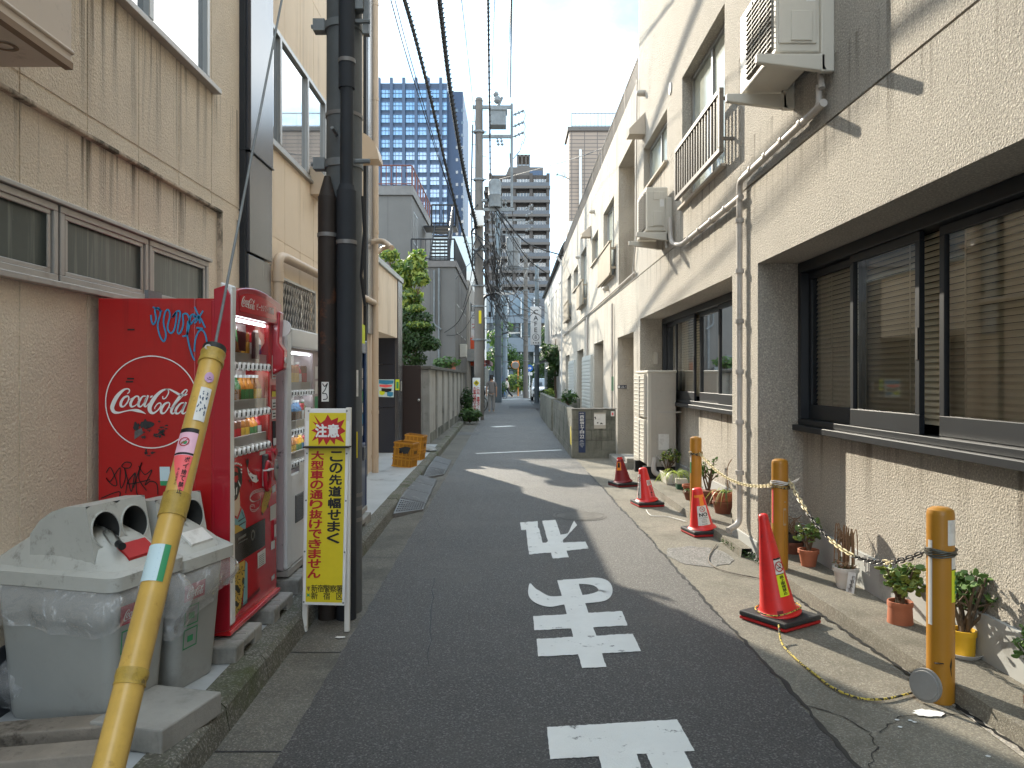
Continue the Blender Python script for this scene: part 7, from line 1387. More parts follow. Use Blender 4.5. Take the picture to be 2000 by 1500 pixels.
# ================================================================== recycling bins
film = bpy.data.materials.new('clear_bag_film'); film.use_nodes = True; t_ = film.node_tree; n_ = t_.nodes; l_ = t_.links; n_.remove(n_['Principled BSDF'])
tr = n_.new('ShaderNodeBsdfTransparent'); tr.inputs[0].default_value = (.98, .98, .98, 1); df = n_.new('ShaderNodeBsdfDiffuse'); df.inputs[0].default_value = (.9, .9, .9, 1); gl = n_.new('ShaderNodeBsdfGlossy'); gl.inputs['Roughness'].default_value = .10
m1 = n_.new('ShaderNodeMixShader'); m1.inputs[0].default_value = .17; lw = n_.new('ShaderNodeFresnel'); lw.inputs[0].default_value = 1.35; m2 = n_.new('ShaderNodeMixShader'); sc_ = n_.new('ShaderNodeMath'); sc_.operation = 'MULTIPLY_ADD'; sc_.inputs[1].default_value = 1.7; sc_.inputs[2].default_value = .02; sc_.use_clamp = True; mn_ = n_.new('ShaderNodeMath'); mn_.operation = 'MINIMUM'; mn_.inputs[1].default_value = .30
l_.new(tr.outputs[0], m1.inputs[1]); l_.new(df.outputs[0], m1.inputs[2]); l_.new(lw.outputs[0], sc_.inputs[0]); l_.new(sc_.outputs[0], mn_.inputs[0]); l_.new(mn_.outputs[0], m2.inputs[0]); l_.new(m1.outputs[0], m2.inputs[1]); l_.new(gl.outputs[0], m2.inputs[2]); l_.new(m2.outputs[0], n_['Material Output'].inputs[0])
bp_ = n_.new('ShaderNodeBump'); bp_.inputs['Strength'].default_value = 1.0; bp_.inputs['Distance'].default_value = .09; nz = n_.new('ShaderNodeTexNoise'); nz.inputs['Scale'].default_value = 9; nz.inputs['Distortion'].default_value = 1.6; tcx = n_.new('ShaderNodeTexCoord'); l_.new(tcx.outputs['Object'], nz.inputs[0]); l_.new(nz.outputs[0], bp_.inputs['Height']); l_.new(bp_.outputs[0], gl.inputs['Normal'])
def rrect(hx, hy, r_, n=6):
    out = []
    for cx_, cy_, a0 in ((hx - r_, hy - r_, 0), (-hx + r_, hy - r_, 90), (-hx + r_, -hy + r_, 180), (hx - r_, -hy + r_, 270)):
        for i in range(n + 1): a = R(a0 + 90 * i / n); out.append((cx_ + r_ * math.cos(a), cy_ + r_ * math.sin(a)))
    return out
def loft(mb, rings, cap0=True, cap1=True, mi=0):
    n = len(rings[0]); vs_ = [p for rg in rings for p in rg]; fs_ = [[i * n + k_, i * n + (k_ + 1) % n, (i + 1) * n + (k_ + 1) % n, (i + 1) * n + k_] for i in range(len(rings) - 1) for k_ in range(n)]
    if cap0: fs_.append(list(range(n))[::-1])
    if cap1: fs_.append([(len(rings) - 1) * n + k_ for k_ in range(n)])
    mb.add(vs_, fs_, mi)
def recycle_bin(lab, x, y, rz, z0, seed, plate_c, sc=1.0, bag=True):
    t = thing('recycling_bin', lab, 'bin', (x, y, z0), 'grey recycling bins by the red machine'); Mx = Matrix.Translation((x, y, z0)) @ Matrix.Rotation(rz, 4, 'Z') @ Matrix.Scale(sc, 4); q = random.Random(seed)
    T_ = lambda p: Mx @ Vector(p)
    def rg(hx, hy, z, r_=.05): return [T_((a, b_, z)) for a, b_ in rrect(hx, hy, r_)]
    b = MB(); loft(b, [rg(.255, .145, 0), rg(.262, .15, .02), rg(.30, .178, .57), rg(.31, .185, .60), rg(.295, .17, .60), rg(.29, .165, .5)], True, False); b.build('body', M['bin'], t, ang=50)
    b = MB(); loft(b, [rg(.335, .205, .575, .05), rg(.345, .215, .58, .05), rg(.345, .215, .635, .05), rg(.33, .20, .645, .05), rg(.325, .19, .65, .05)], True, True)
    # dome: arched along the long axis, cut off at the chute hood
    ns = 14; vs_ = []; xs_ = [-.325 + .65 * i / ns for i in range(ns + 1)]
    def dome(xx): u_ = (xx + .325) / .65; return .645 + .165 * math.sin(math.pi * min(1, u_ * .98 + .02)) ** .8 * (1 if u_ < .55 else 1)
    for xx in xs_:
        for k_ in range(9):
            v_ = -1 + 2 * k_ / 8; vs_.append(T_((xx, .185 * v_, .645 + (dome(xx) - .645) * (1 - abs(v_) ** 5))))
    b.add(vs_, [[i * 9 + k_, i * 9 + k_ + 1, (i + 1) * 9 + k_ + 1, (i + 1) * 9 + k_] for i in range(ns) for k_ in range(8)]); lid = b.build('lid', M['binlid'], t, ang=45)
    # chute hood with two round mouths
    b = MB(); prof = [(-.12, .78), (-.07, .84), (-.01, .878), (.06, .90), (.16, .905), (.205, .68), (.205, .66), (-.12, .66)]; hy = .165
    vs0 = [T_((p[0], -hy, p[1])) for p in prof]; vs1 = [T_((p[0], hy, p[1])) for p in prof]; n = len(prof)
    # front face (between prof[4] and prof[5]) carries the mouths: build it as a sheet with two holes
    fs_ = [list(range(n))[::-1], [n + i for i in range(n)]] + [[i, i + 1, n + i + 1, n + i] for i in range(n - 1) if i != 4]; b.add(vs0 + vs1, fs_)
    a_, c_ = Vector((.16, 0, .905)), Vector((.205, 0, .68)); dn = (c_ - a_); L2 = dn.length; dn.normalize(); fn = Vector((-dn.z, 0, dn.x)); fn = fn if fn.x > 0 else -fn; yd = Vector((0, 1, 0)); mid = a_ + dn * L2 * .47; N_ = 32
    for s_ in (-1, 1):
        cc_ = mid + yd * (s_ * .081); outer = []; inner = []
        for k_ in range(N_):
            a = 2 * math.pi * k_ / N_ + .0982; dy, dz = math.cos(a), math.sin(a); m_ = max(abs(dy) / .081, abs(dz) / (L2 * .47)); ex, ez = dy / m_, dz / m_
            if s_ * ex > 0: ex *= (hy - .081) / .081
            if ez > 0: ez *= (L2 * .53) / (L2 * .47)
            outer.append(cc_ + yd * ex + dn * ez); inner.append(cc_ + yd * dy * .073 + dn * dz * .073)
        rim = [p + fn * .005 for p in inner]; deep = [p - fn * .10 for p in inner]
        b.add([T_(p) for p in outer + inner], [[k_, (k_ + 1) % N_, N_ + (k_ + 1) % N_, N_ + k_] for k_ in range(N_)])
        b2 = MB(); b2.add([T_(p) for p in [cc_ + (p - cc_) * 1.09 for p in inner] + [cc_ + (p - cc_) * 1.06 + fn * .005 for p in inner] + rim + inner], [[j * N_ + k_, j * N_ + (k_ + 1) % N_, (j + 1) * N_ + (k_ + 1) % N_, (j + 1) * N_ + k_] for j in range(3) for k_ in range(N_)]); b2.build('mouth_ring', M['binlid'], lid)
        b2 = MB(); b2.add([T_(p) for p in inner + deep], [[k_, (k_ + 1) % N_, N_ + (k_ + 1) % N_, N_ + k_] for k_ in range(N_)] + [[N_ + k_ for k_ in range(N_)]]); b2.build('mouth', mat('bin_inside_shade', (.022, .022, .02), .8) if 'bin_inside_shade' not in bpy.data.materials else bpy.data.materials['bin_inside_shade'], lid)  # mouth lining coloured near-black: the shade inside is put into its colour
    b.build('hood', M['binlid'], lid, ang=30, bevel=0)
    b = MB(); e0, e1 = Vector((.222, 0, .70)), Vector((.31, 0, .662)); d2 = e1 - e0; up_ = Vector((.02, 0, .05)) * .1
    q4 = [Vector((.235, -.08, .738)), Vector((.235, .08, .738)), Vector((.298, .08, .688)), Vector((.298, -.08, .688))]; b.prism([T_(p) for p in q4], (Mx.to_3x3() @ Vector((-.01, 0, -.05)))); b.build('label_plate', M[plate_c], lid, smooth=False)
    # bag film hanging out below the lid
    if bag:
        b = MB(); per = rrect(.315, .19, .05, 8); m_ = len(per); sub = []
        for i in range(m_):
            a, c2 = per[i], per[(i + 1) % m_]; kk = max(1, int(math.hypot(a[0] - c2[0], a[1] - c2[1]) / .03))
            for j in range(kk): sub.append((a[0] + (c2[0] - a[0]) * j / kk, a[1] + (c2[1] - a[1]) * j / kk))
        m_ = len(sub); rows = 8; vs_ = []; ph = [q.uniform(0, 6.28) for _ in range(5)]
        for r_ in range(rows + 1):
            v_ = r_ / rows
            for i, (a, c2) in enumerate(sub):
                s_ = i / m_ * 2 * math.pi; ln = .25 + .09 * math.sin(s_ * 1 + ph[0]) + .035 * math.sin(s_ * 3 + ph[1]); puff = (.015 + .05 * math.sin(math.pi * min(1, v_ * 1.1)) * (1 + .5 * math.sin(s_ * 4 + ph[2])) + .014 * math.sin(s_ * 13 + ph[3]) * v_ + .008 * math.sin(s_ * 29 + v_ * 4) * v_)
                d_ = Vector((a, c2 * 1.6, 0)).normalized(); vs_.append(T_((a + d_.x * puff, c2 + d_.y * puff, .585 - v_ * ln)))
        b.add(vs_, [[r_ * m_ + i, r_ * m_ + (i + 1) % m_, (r_ + 1) * m_ + (i + 1) % m_, (r_ + 1) * m_ + i] for r_ in range(rows) for i in range(m_)]); b.build('bag', film, t, ang=180)
    b = MB(); fx_ = .302
    def fr(yy, zz): return T_((.255 + .045 * zz / .57 + .006, yy, zz))
    b.quad(fr(-.13, .42), fr(.02, .42), fr(.02, .50), fr(-.13, .50)); o = b.build('brand_label', mat('faded_red_label', (.40, .04, .07), .5) if 'faded_red_label' not in bpy.data.materials else bpy.data.materials['faded_red_label'], t, smooth=False)
    b = MB(); script_logo(b, lambda xx, yy: fr(-.115 + (xx - 150) / 880 * .12, .435 + (970 - yy) / 290 * .045) + (Mx.to_3x3() @ Vector((.003, 0, 0)))); b.build('lettering', M['inkwhite'], o, smooth=False)
    b = MB()
    for k_, zz in enumerate((.30, .19)):
        for w2, h2 in ((.05, .05),): 
            for (ya, za, yb_, zb_) in ((-.12, zz, -.02, zz + .006), (-.12, zz + .09, -.02, zz + .096), (-.12, zz, -.114, zz + .09), (-.026, zz, -.02, zz + .09), (-.09, zz + .03, -.05, zz + .06)): b.quad(fr(ya, za) + (Mx.to_3x3() @ Vector((.002, 0, 0))), fr(yb_, za) + (Mx.to_3x3() @ Vector((.002, 0, 0))), fr(yb_, zb_) + (Mx.to_3x3() @ Vector((.002, 0, 0))), fr(ya, zb_) + (Mx.to_3x3() @ Vector((.002, 0, 0))))
    b.build('recycling_mark', M['inkgreen'], t, smooth=False); return t
recycle_bin('larger front grey recycling bin with a red plate below its two mouths', -1.91, 3.44, R(-15), .12, 2, 'inkred', 1.04)
recycle_bin('rear grey recycling bin half hidden behind the yellow guard tube', -1.80, 3.83, R(-15), .12, 5, 'paper', 1.0)
t = thing('plastic_bottle', 'clear drink bottle with black cap stuck in the mouth of the front bin', 'bottle', P(232, 1062, 3.30)); pb_ = P(231, 1062, 3.28); b = MB(); b.cyl(pb_, pb_ + Vector((.035, -.035, -.004)), .016, n=14); b.build('cap', M['black'], t, bevel=0); b = MB(); b.cyl(pb_ + Vector((-.09, .09, .02)), pb_, .03, .017, 14); b.build('bottle', M['vglass'], t)
# loose things near the bins
pl = thing('timber_plank', 'weathered grey timber plank lying in front of the bins, upper one', 'plank', (-2, 2.9, .12), 'timber planks in front of the bins')
def plank(t, pts, wd, z, th):
    a, c = Vector((*pts[0], 0)), Vector((*pts[1], 0)); d = (c - a).normalized(); nrm = Vector((-d.y, d.x, 0)); b = MB(); b.prism([(a + nrm * s_ * wd / 2).to_tuple()[:2] + (z,) for s_ in (-1, 1)] + [(c + nrm * s_ * wd / 2).to_tuple()[:2] + (z,) for s_ in (1, -1)], (0, 0, th)); b.build('board', M['wood'], t, smooth=False, bevel=.006)
plank(pl, ((-2.5, 2.98), (-1.56, 3.16)), .13, .122, .085)
pl2 = thing('timber_plank', 'weathered grey timber plank lying in front of the bins, nearer one', 'plank', (-2, 2.7, .12), 'timber planks in front of the bins'); plank(pl2, ((-2.5, 2.74), (-1.50, 2.94)), .13, .122, .08)
sl = thing('stone_slab', 'grey stone slab lying flat beside the planks under the yellow guard', 'slab', (-1.5, 3.1, .12)); b = MB(); b.box(-.17, .17, -.17, .22, 0, .10, M=Matrix.Translation((-1.50, 3.22, .12)) @ Matrix.Rotation(R(-14), 4, 'Z')); b.build('slab', M['concrete'], sl, smooth=False, bevel=.008)
dr = thing('drain_grate', 'small rusty drain grate in the grey painted floor behind the kerb', 'drain', (-1.46, 3.45, .12)); b = MB(); cx_, cy_ = -1.50, 3.50; b.box(cx_ - .09, cx_ + .09, cy_ - .1, cy_ + .1, .110, .121); b.build('frame', M['rust'], dr, smooth=False); b = MB()
for k_ in range(9): b.box(cx_ - .08, cx_ + .08, cy_ - .09 + k_ * .021, cy_ - .082 + k_ * .021, .121, .124)
b.build('bars', M['galv'], dr, smooth=False)
pb = thing('plastic_bag', 'crumpled clear plastic bag on the floor at the wall left of the bins', 'bag', (-2.2, 3.3, .12)); b = MB(); q = random.Random(5); vs_ = []
for i in range(9):
    for k_ in range(12): a = k_ * math.pi / 6; rr_ = .16 * math.sin(math.pi * (i + .5) / 9.5) * q.uniform(.7, 1.15); vs_.append((-2.2 + rr_ * math.cos(a), 3.42 + rr_ * .7 * math.sin(a), .13 + .24 * i / 8 + q.uniform(-.01, .01)))
b.add(vs_, [[i * 12 + k_, i * 12 + (k_ + 1) % 12, (i + 1) * 12 + (k_ + 1) % 12, (i + 1) * 12 + k_] for i in range(8) for k_ in range(12)]); b.build('film', film, pb, ang=180)
# ================================================================== yellow warning sign
ys_ = 4.80
t = thing('warning_sign', 'tall yellow warning sign with red burst standing in front of the near utility pole', 'sign', (-1.15, ys_, 0))
tl_, tr_, bl_, br_ = P(598, 798, ys_ + .05), P(683, 798, ys_ + .05), P(591, 1181, ys_ + .0), P(673, 1183, ys_ + .0)
def sg(u, v, off=0): return tl_.lerp(tr_, u).lerp(bl_.lerp(br_, u), v) + Vector((0, -off, 0))
b = MB(); b.prism([sg(0, 0, .0), sg(1, 0, .0), sg(1, 1, .0), sg(0, 1, .0)], (0, .022, 0)); b.build('board', M['vwhite'], t, smooth=False, bevel=.003)
b = MB(); b.quad(sg(.075, .022, .002), sg(.925, .022, .002), sg(.94, .985, .002), sg(.07, .985, .002)); b.build('face', M['signyellow'], t, smooth=False)
for (u, px0, py1) in ((0.03, 593, 1236), (.97, 672, 1242)):
    p0 = sg(u, -.005, .004); p1 = PG(px0, py1); b = MB(); d_ = Vector((.016, 0, 0)); b.prism([p0 - d_, p0 + d_, Vector((p1.x + .016, p0.y + .01, .0)), Vector((p1.x - .016, p0.y + .01, 0))], (0, .03, 0)); b.build('leg', mat('chipped_white_leg', (.62, .60, .56), .6, dirt=((.2, .12, .07), 12, .60, .66)) if 'chipped_white_leg' not in bpy.data.materials else bpy.data.materials['chipped_white_leg'], t, smooth=False, bevel=.003)
b = MB(); b.box(tl_.x - .004, tr_.x + .006, ys_ - .012, ys_ + .07, sg(0, .195).z - .006, sg(0, .195).z + .004); b.build('tie_band', M['rust'], t, smooth=False)
for u, v in ((.06, .012), (.94, .012), (.04, .23), (.96, .23), (.04, .47), (.97, .47), (.03, .73), (.97, .73), (.03, .985), (.97, .985)): b = MB(); c_ = sg(u, v, .003); b.cyl(c_, c_ + Vector((0, -.004, 0)), .0055, n=10); b.build('bolt', M['galv'], t)
b = MB(); cs = (.50, .115); pts_ = []
burst = [(.14, .032), (.32, .075), (.43, .058), (.50, .030), (.60, .060), (.78, .045), (.76, .072), (.95, .055), (.86, .095), (.985, .115), (.84, .132), (.96, .175), (.72, .155), (.70, .185), (.58, .158), (.48, .188), (.40, .155), (.28, .188), (.26, .150), (.10, .168), (.22, .125), (.08, .112), (.24, .095), (.10, .065), (.26, .080)]
b.poly([sg(.06 + .88 * u, v, .004) for u, v in burst]); b.build('burst', M['inkred'], t, smooth=False)
er = (tr_ - tl_).normalized()
b = MB(); wch = .075
for ch, u in (('注', .36), ('意', .64)): put(b, ch, sg(u, .113, .006), er * .082, Vector((0, 0, .105)), .035, fit=(.92, .82))
b.build('lettering', M['inkwhite'], t, smooth=False)
b = MB(); column(b, 'この先道幅せまく', sg(.725, .215, .004), sg(.695, .690, .004), .085, er, .036); b2 = MB(); column(b2, '大型車の通り抜けできません', sg(.29, .215, .004), sg(.26, .865, .004), .085, er, .036, h=.94)
for i, ch in enumerate('新宿警察署'): put(b, ch, sg(.28 + i * .148, .915, .004), er * .044, Vector((0, 0, .05)), .006)
for ch, u in (('新', .28), ('宿', .57), ('区', .872)): put(b, ch, sg(u, .952, .004), er * .046, Vector((0, 0, .05)), .006)
b.build('lettering', M['ink'], t, smooth=False); b2.build('lettering', M['inkred'], t, smooth=False)
b = MB(); c_ = sg(.135, .95, .004); b.poly([c_ + Vector((x, 0, z)) for x, z in ((-.012, .012), (0, .006), (.012, .012), (.006, 0), (.012, -.012), (0, -.006), (-.012, -.012), (-.006, 0))]); b.build('emblem', M['inkgreen'], t, smooth=False)
b = MB(); c_ = sg(.135, .915, .004); b.poly([c_ + Vector((x, 0, z)) for x, z in ((-.012, .016), (-.004, .006), (0, .014), (.004, .006), (.012, .016), (.007, -.004), (.002, -.018), (-.002, -.018), (-.007, -.004))]); b.build('emblem', mat('brown_emblem', (.22, .12, .03), .6), t, smooth=False)
sc_p = PG(663, 1245, .002); b = MB(); b.poly([sc_p + Vector((x, y, 0)) for x, y in ((-.03, 0), (.0, -.012), (.035, .0), (.03, .02), (-.02, .025))]); label(b.build('paper_scrap', M['paper'], None, smooth=False), 'torn white paper scrap on the asphalt at the foot of the yellow sign', 'litter')
# ================================================================== crates, step ramps, sandbag
def crate(lab, px, py, w2, d2, h2, rz):
    q0 = PG(px, py, .118); t = thing('plastic_crate', lab, 'crate', q0, 'yellow crates by the entrance'); Mx = Matrix.Translation(q0) @ Matrix.Rotation(R(rz), 4, 'Z') @ Matrix.Rotation(R(6), 4, 'Y')
    b = MB(); hw, hd = w2 / 2, d2 / 2; e = .012
    for x0, x1, ya, yb in ((-hw, -hw + e, -hd, hd), (hw - e, hw, -hd, hd), (-hw + e, hw - e, -hd, -hd + e), (-hw + e, hw - e, hd - e, hd)): b.box(x0, x1, ya, yb, 0, h2, M=Mx)
    b.box(-hw + e, hw - e, -hd + e, hd - e, .0, .015, M=Mx); b.build('shell', M['crateshell'], t, smooth=False, bevel=.003)
    b = MB()
    for zz in (.0, h2 * .30, h2 * .42, h2 * .74, h2 - .03):
        for x0, x1, ya, yb in ((-hw - .008, -hw, -hd - .008, hd + .008), (hw, hw + .008, -hd - .008, hd + .008), (-hw, hw, -hd - .008, -hd), (-hw, hw, hd, hd + .008)): b.box(x0, x1, ya, yb, zz, zz + .022, M=Mx)
    for k_ in range(5):
        u_ = -hw + .02 + (w2 - .055) * k_ / 4; b.box(u_, u_ + .014, -hd - .007, -hd, .02, h2 - .03, M=Mx); u_ = -hd + .02 + (d2 - .055) * k_ / 4; b.box(hw, hw + .007, u_, u_ + .014, .02, h2 - .03, M=Mx)
    b.build('rib', M['crate'], t, smooth=False)
    b = MB(); b.box(hw + .001, hw + .006, -hd * .45, hd * .45, h2 * .56, h2 * .68, M=Mx); b.box(-hw * .45, hw * .45, -hd - .006, -hd - .001, h2 * .56, h2 * .68, M=Mx); b.build('handle_hole', M['dark'], t, smooth=False)
    b = MB(); b.box(-hw + .014, hw - .014, -hd + .014, hd - .014, h2 - .09, h2 - .085, M=Mx); b.build('inside', mat('crate_inside', (.10, .05, .015), .8) if 'crate_inside' not in bpy.data.materials else bpy.data.materials['crate_inside'], t, smooth=False); return t
crate('upright yellow crate nearer to the road with a dark rag in its handle', 790, 911, .33, .30, .42, -14); crate('yellow crate standing behind the other one by the black wall', 808, 897, .34, .30, .46, -8)
o = bpy.data.objects['plastic_crate']; q0 = P(790, 879, 12.75); b = MB(); b.poly([q0 + Vector((x, -.02 - .01 * (i % 2), z)) for i, (x, z) in enumerate(((-.10, .03), (.02, .06), (.11, .04), (.06, -.06), (-.02, -.05)))]); label(b.build('rag', M['rubber'], None, smooth=False, bevel=0), 'dark rag tucked into the handle of the nearer yellow crate', 'rag')
def steps(lab, pts, nseg):
    """road-edge ramp: near wedge with studs and ribbed segments; pts = near-left, near-right, far-right, far-left on the ground"""
    a, b_, c_, d_ = [PG(*p, .01) for p in pts]; t = thing('kerb_ramp', lab, 'kerb ramp', (a + c_) / 2, 'kerb ramps in the gutter')
    for k_ in range(nseg):
        f0, f1 = k_ / nseg + .006, (k_ + 1) / nseg - .006; p = [a.lerp(d_, f0), b_.lerp(c_, f0), b_.lerp(c_, f1), a.lerp(d_, f1)]; hi = .105
        for q in (p[0], p[3]): q.z = 0
        if k_ == 0: pts3 = [p[1], p[2], p[3]]
        m = MB(); top = [Vector((p[0].x, p[0].y, hi)), Vector((p[1].x, p[1].y, .018)), Vector((p[2].x, p[2].y, .018)), Vector((p[3].x, p[3].y, hi))]
        if k_ == 0: top[0].z = hi * .45; top[1].z = .012; top[1] = top[1].lerp(top[2], .45); 
        bot = [Vector((v.x, v.y, -.005)) for v in top]; m.add(top + bot, [[0, 1, 2, 3], [0, 4, 5, 1], [1, 5, 6, 2], [2, 6, 7, 3], [3, 7, 4, 0]]); m.build('segment', M['ramp'], t, smooth=False)
        m = MB()
        for j in range(1, 12):
            if k_ == 0:
                for i in range(1, 7): u_, v_ = j / 12, i / 7; o_ = top[0].lerp(top[1], u_).lerp(top[3].lerp(top[2], u_), v_); m.box(o_.x - .009, o_.x + .009, o_.y - .012, o_.y + .012, o_.z, o_.z + .008)
            else:
                u_ = j / 12; p0, p1 = top[0].lerp(top[1], u_), top[3].lerp(top[2], u_); m.box(min(p0.x, p1.x) - .004, max(p0.x, p1.x) + .004, p0.y + .02, p1.y - .02, p0.z, p0.z + .007)
        m.build('grip', M['ramp'], t, smooth=False)
steps('longer ribbed step ramp of four segments in the gutter, nearest one', ((768, 1010), (822, 1005), (853, 938), (812, 938)), 4); steps('short ribbed step ramp in the gutter farther along', ((826, 937), (864, 932), (882, 900), (852, 900)), 3)
sb = thing('sandbag', 'grey sandbag slumped at the end of the garden wall', 'sandbag', PG(832, 880, .12)); q0 = PG(832, 882, .118); b = MB(); b.ball(q0 + Vector((0, .1, .05)), .2, 16, sc=(.95, 1.4, .36)); b.ball(q0 + Vector((.12, -.05, .035)), .12, 12, sc=(.9, .9, .3)); b.build('sack', mat('grey_sack', (.30, .31, .31), .7, var=.3, vscale=8, bump=(25, .6, 'noise', .01)), sb)
# ================================================================== traffic cones
def cone(lab, px, py, h, rz, plate_w, stick, m='cone', tilt=(0, -7), top=.5):
    q0 = PG(px, py); t = thing('traffic_cone', lab, 'traffic cone', q0, 'red traffic cones on the apron'); Mx = Matrix.Translation(q0) @ Matrix.Rotation(R(rz), 4, 'Z'); k_ = plate_w / 2
    b = MB(); b.box(-k_ * .99, k_ * .99, -k_ * .99, k_ * .99, .0, .020, M=Mx); b.build('foot', M['inkred'] if m == 'cone' else M[m], t, smooth=False, bevel=.006)
    b = MB(); b.box(-k_, k_, -k_, k_, .021, .055, M=Mx); pl_ = b.build('weight', M['rubber'], t, smooth=False, bevel=.010, seg=2)
    rb = k_ * (.60 if top < .4 else .66); Tq = Matrix.Translation(q0) @ Matrix.Rotation(R(tilt[0]), 4, 'X') @ Matrix.Rotation(R(tilt[1]), 4, 'Y')
    b = MB(); b.lathe([(rb * 1.32, .054), (rb * 1.34, .062), (rb * 1.26, .074), (rb * 1.12, .080), (rb * 1.06, .095), (rb, .115), (rb * top, h - .05), (rb * top * .95, h - .02), (rb * top * .84, h - .006), (rb * top * .6, h), (0, h)], (0, 0, 0), 40); b.v = [Tq @ v for v in b.v]; body = b.build('body', M[m], t, ang=50)
    def rad(z): return rb + (rb * top - rb) * (z - .115) / (h - .165)
    def cp(a, z, off=.0015): r_ = rad(z) + off; return Tq @ Vector((r_ * math.sin(a), -r_ * math.cos(a), z))
    def patch(nm, mm, a0, a1, z0, z1, off=.0015, par=body):
        b_ = MB(); n = 8; v_ = [cp(a0 + (a1 - a0) * i / n, z, off) for z in (z0, (z0 + z1) / 2, z1) for i in range(n + 1)]; b_.add(v_, [[j * (n + 1) + i, j * (n + 1) + i + 1, (j + 1) * (n + 1) + i + 1, (j + 1) * (n + 1) + i] for j in range(2) for i in range(n)]); return b_.build(nm, M[mm], par)
    def txt(s_, mm, a, z1, z0, wd, par, off=.003, bold=.02, fit=(.95, .85)):
        b_ = MB(); n = len(s_)
        for i, ch in enumerate(s_): z = z1 + (z0 - z1) * (i + .5) / n; e = .001; o_ = cp(a, z, off); u_ = (cp(a + .01, z, off) - cp(a - .01, z, off)).normalized(); v_ = (cp(a, z + .01, off) - cp(a, z - .01, off)).normalized(); put(b_, ch, o_, u_ * wd, v_ * abs(z1 - z0) / n, bold, fit=fit)
        b_.build('lettering', M[mm], par, smooth=False)
    def ban(a, z, r_, par, bg_=True):
        o_ = cp(a, z, .003); u_ = (cp(a + .01, z) - cp(a - .01, z)).normalized(); v_ = (cp(a, z + .01) - cp(a, z - .01)).normalized(); b_ = MB(); b_.ring(o_, u_, v_, r_ * .8, r_, 28); d_ = (u_ - v_).normalized(); e_ = (u_ + v_).normalized() * r_ * .08; b_.quad(o_ - d_ * r_ * .8 - e_, o_ - d_ * r_ * .8 + e_, o_ + d_ * r_ * .8 + e_, o_ + d_ * r_ * .8 - e_); b_.build('ban_ring', M['inkred'], par, smooth=False)
        b_ = MB(); n_ = u_.cross(v_) * -.0006; o_ = o_ - n_ * .5; b_.quad(*[o_ + u_ * x * r_ + v_ * z_ * r_ for x, z_ in ((-.5, -.3), (.35, -.3), (.35, -.12), (-.5, -.12))]); stroke(b_, [(.3, 0), (.42, .2), (.2, .3), (.34, .5)], .1, lambda x, z_: o_ + u_ * x * r_ + v_ * z_ * r_); b_.build('print', M['ink'], par, smooth=False)
    stick(patch, txt, ban, cp, t); return t
def st_big(patch, txt, ban, cp, t):
    o = patch('sticker', 'paper', -.02, .82, .325, .43); patch('sticker_edge', 'ink', -.02, .82, .419, .43, .0025, o); patch('sticker_edge', 'ink', -.02, .82, .325, .329, .0025, o); ban(.40, .374, .034, o)
    o = patch('sticker', 'lime', -.02, .72, .185, .323); txt('路上喫煙禁止', 'ink', .38, .318, .195, .034, o, fit=(.95, .95))
    b = MB(); b.tube([cp(a, .088 + .006 * math.sin(a * 3), .03) for a in [2 * math.pi * i / 40 for i in range(40)]], .005, 6, closed=True); b.build('rope_loop', M['rope'], t)
    b = MB(); b.add([cp(a, z, .014) for z in (.07, .105) for a in (-.35, -.2, -.05)], [[0, 1, 4, 3], [1, 2, 5, 4]]); b.build('red_tape', M['conefade'], t)
def st_no(patch, txt, ban, cp, t):
    o = patch('sticker', 'paper', -.5, .7, .105, .30); ban(.1, .266, .028, o); txt(['NO'], 'ink', .1, .236, .188, .095, o, fit=(.9, .8)); txt(['LITTERING'], 'ink', .1, .187, .172, .09, o, bold=0, fit=(.95, .8))
    for z in (.165, .152, .140, .122): txt(['ーーーーーー'], 'ink', .1, z, z - .006, .06, o, bold=0, fit=(.9, .6))
    patch('tape', 'orange', -.9, .9, .385, .41); patch('tape', 'orange', -.1, .5, .30, .395, .002)
def st_mid(patch, txt, ban, cp, t):
    o = patch('sticker', 'paper', .2, .9, .255, .32); ban(.55, .288, .024, o); o = patch('sticker', 'coral', .25, .95, .10, .25); txt('たつ毒む', 'ink', .6, .245, .115, .034, o)
    o = patch('sticker', 'offwhite', -1.5, -.75, .10, .40); ban(-1.05, .34, .03, o); txt('NO SMOKING', 'ink', -1.15, .29, .11, .03, o)
def st_far(patch, txt, ban, cp, t):
    patch('tape', 'orange', -1.0, -.1, .24, .38); patch('upper_part', 'cone', -3.1, 3.1, .30, .425, .001); patch('sticker', 'ink', -.8, -.3, .28, .35, .003)
M['rope'] = mat('striped_rope', (.50, .38, .06), .7, speck=(90, (.03, .03, .03), .55, 1.0))
cone('largest red traffic cone with a yellow no smoking strip, nearest to the camera', 1523, 1212, .715, 33, .37, st_big, 'cone', (0, -9), .30)
cone('red traffic cone with a NO litter sticker in front of an ochre bollard', 1372, 1042, .475, 12, .34, st_no)
cone('red traffic cone with a white ring sticker, third from the camera', 1264, 986, .475, 10, .34, st_mid)
cone('dull maroon traffic cone with a bright tip, farthest of the cones', 1217, 948, .40, 20, .34, st_far, 'conefade')
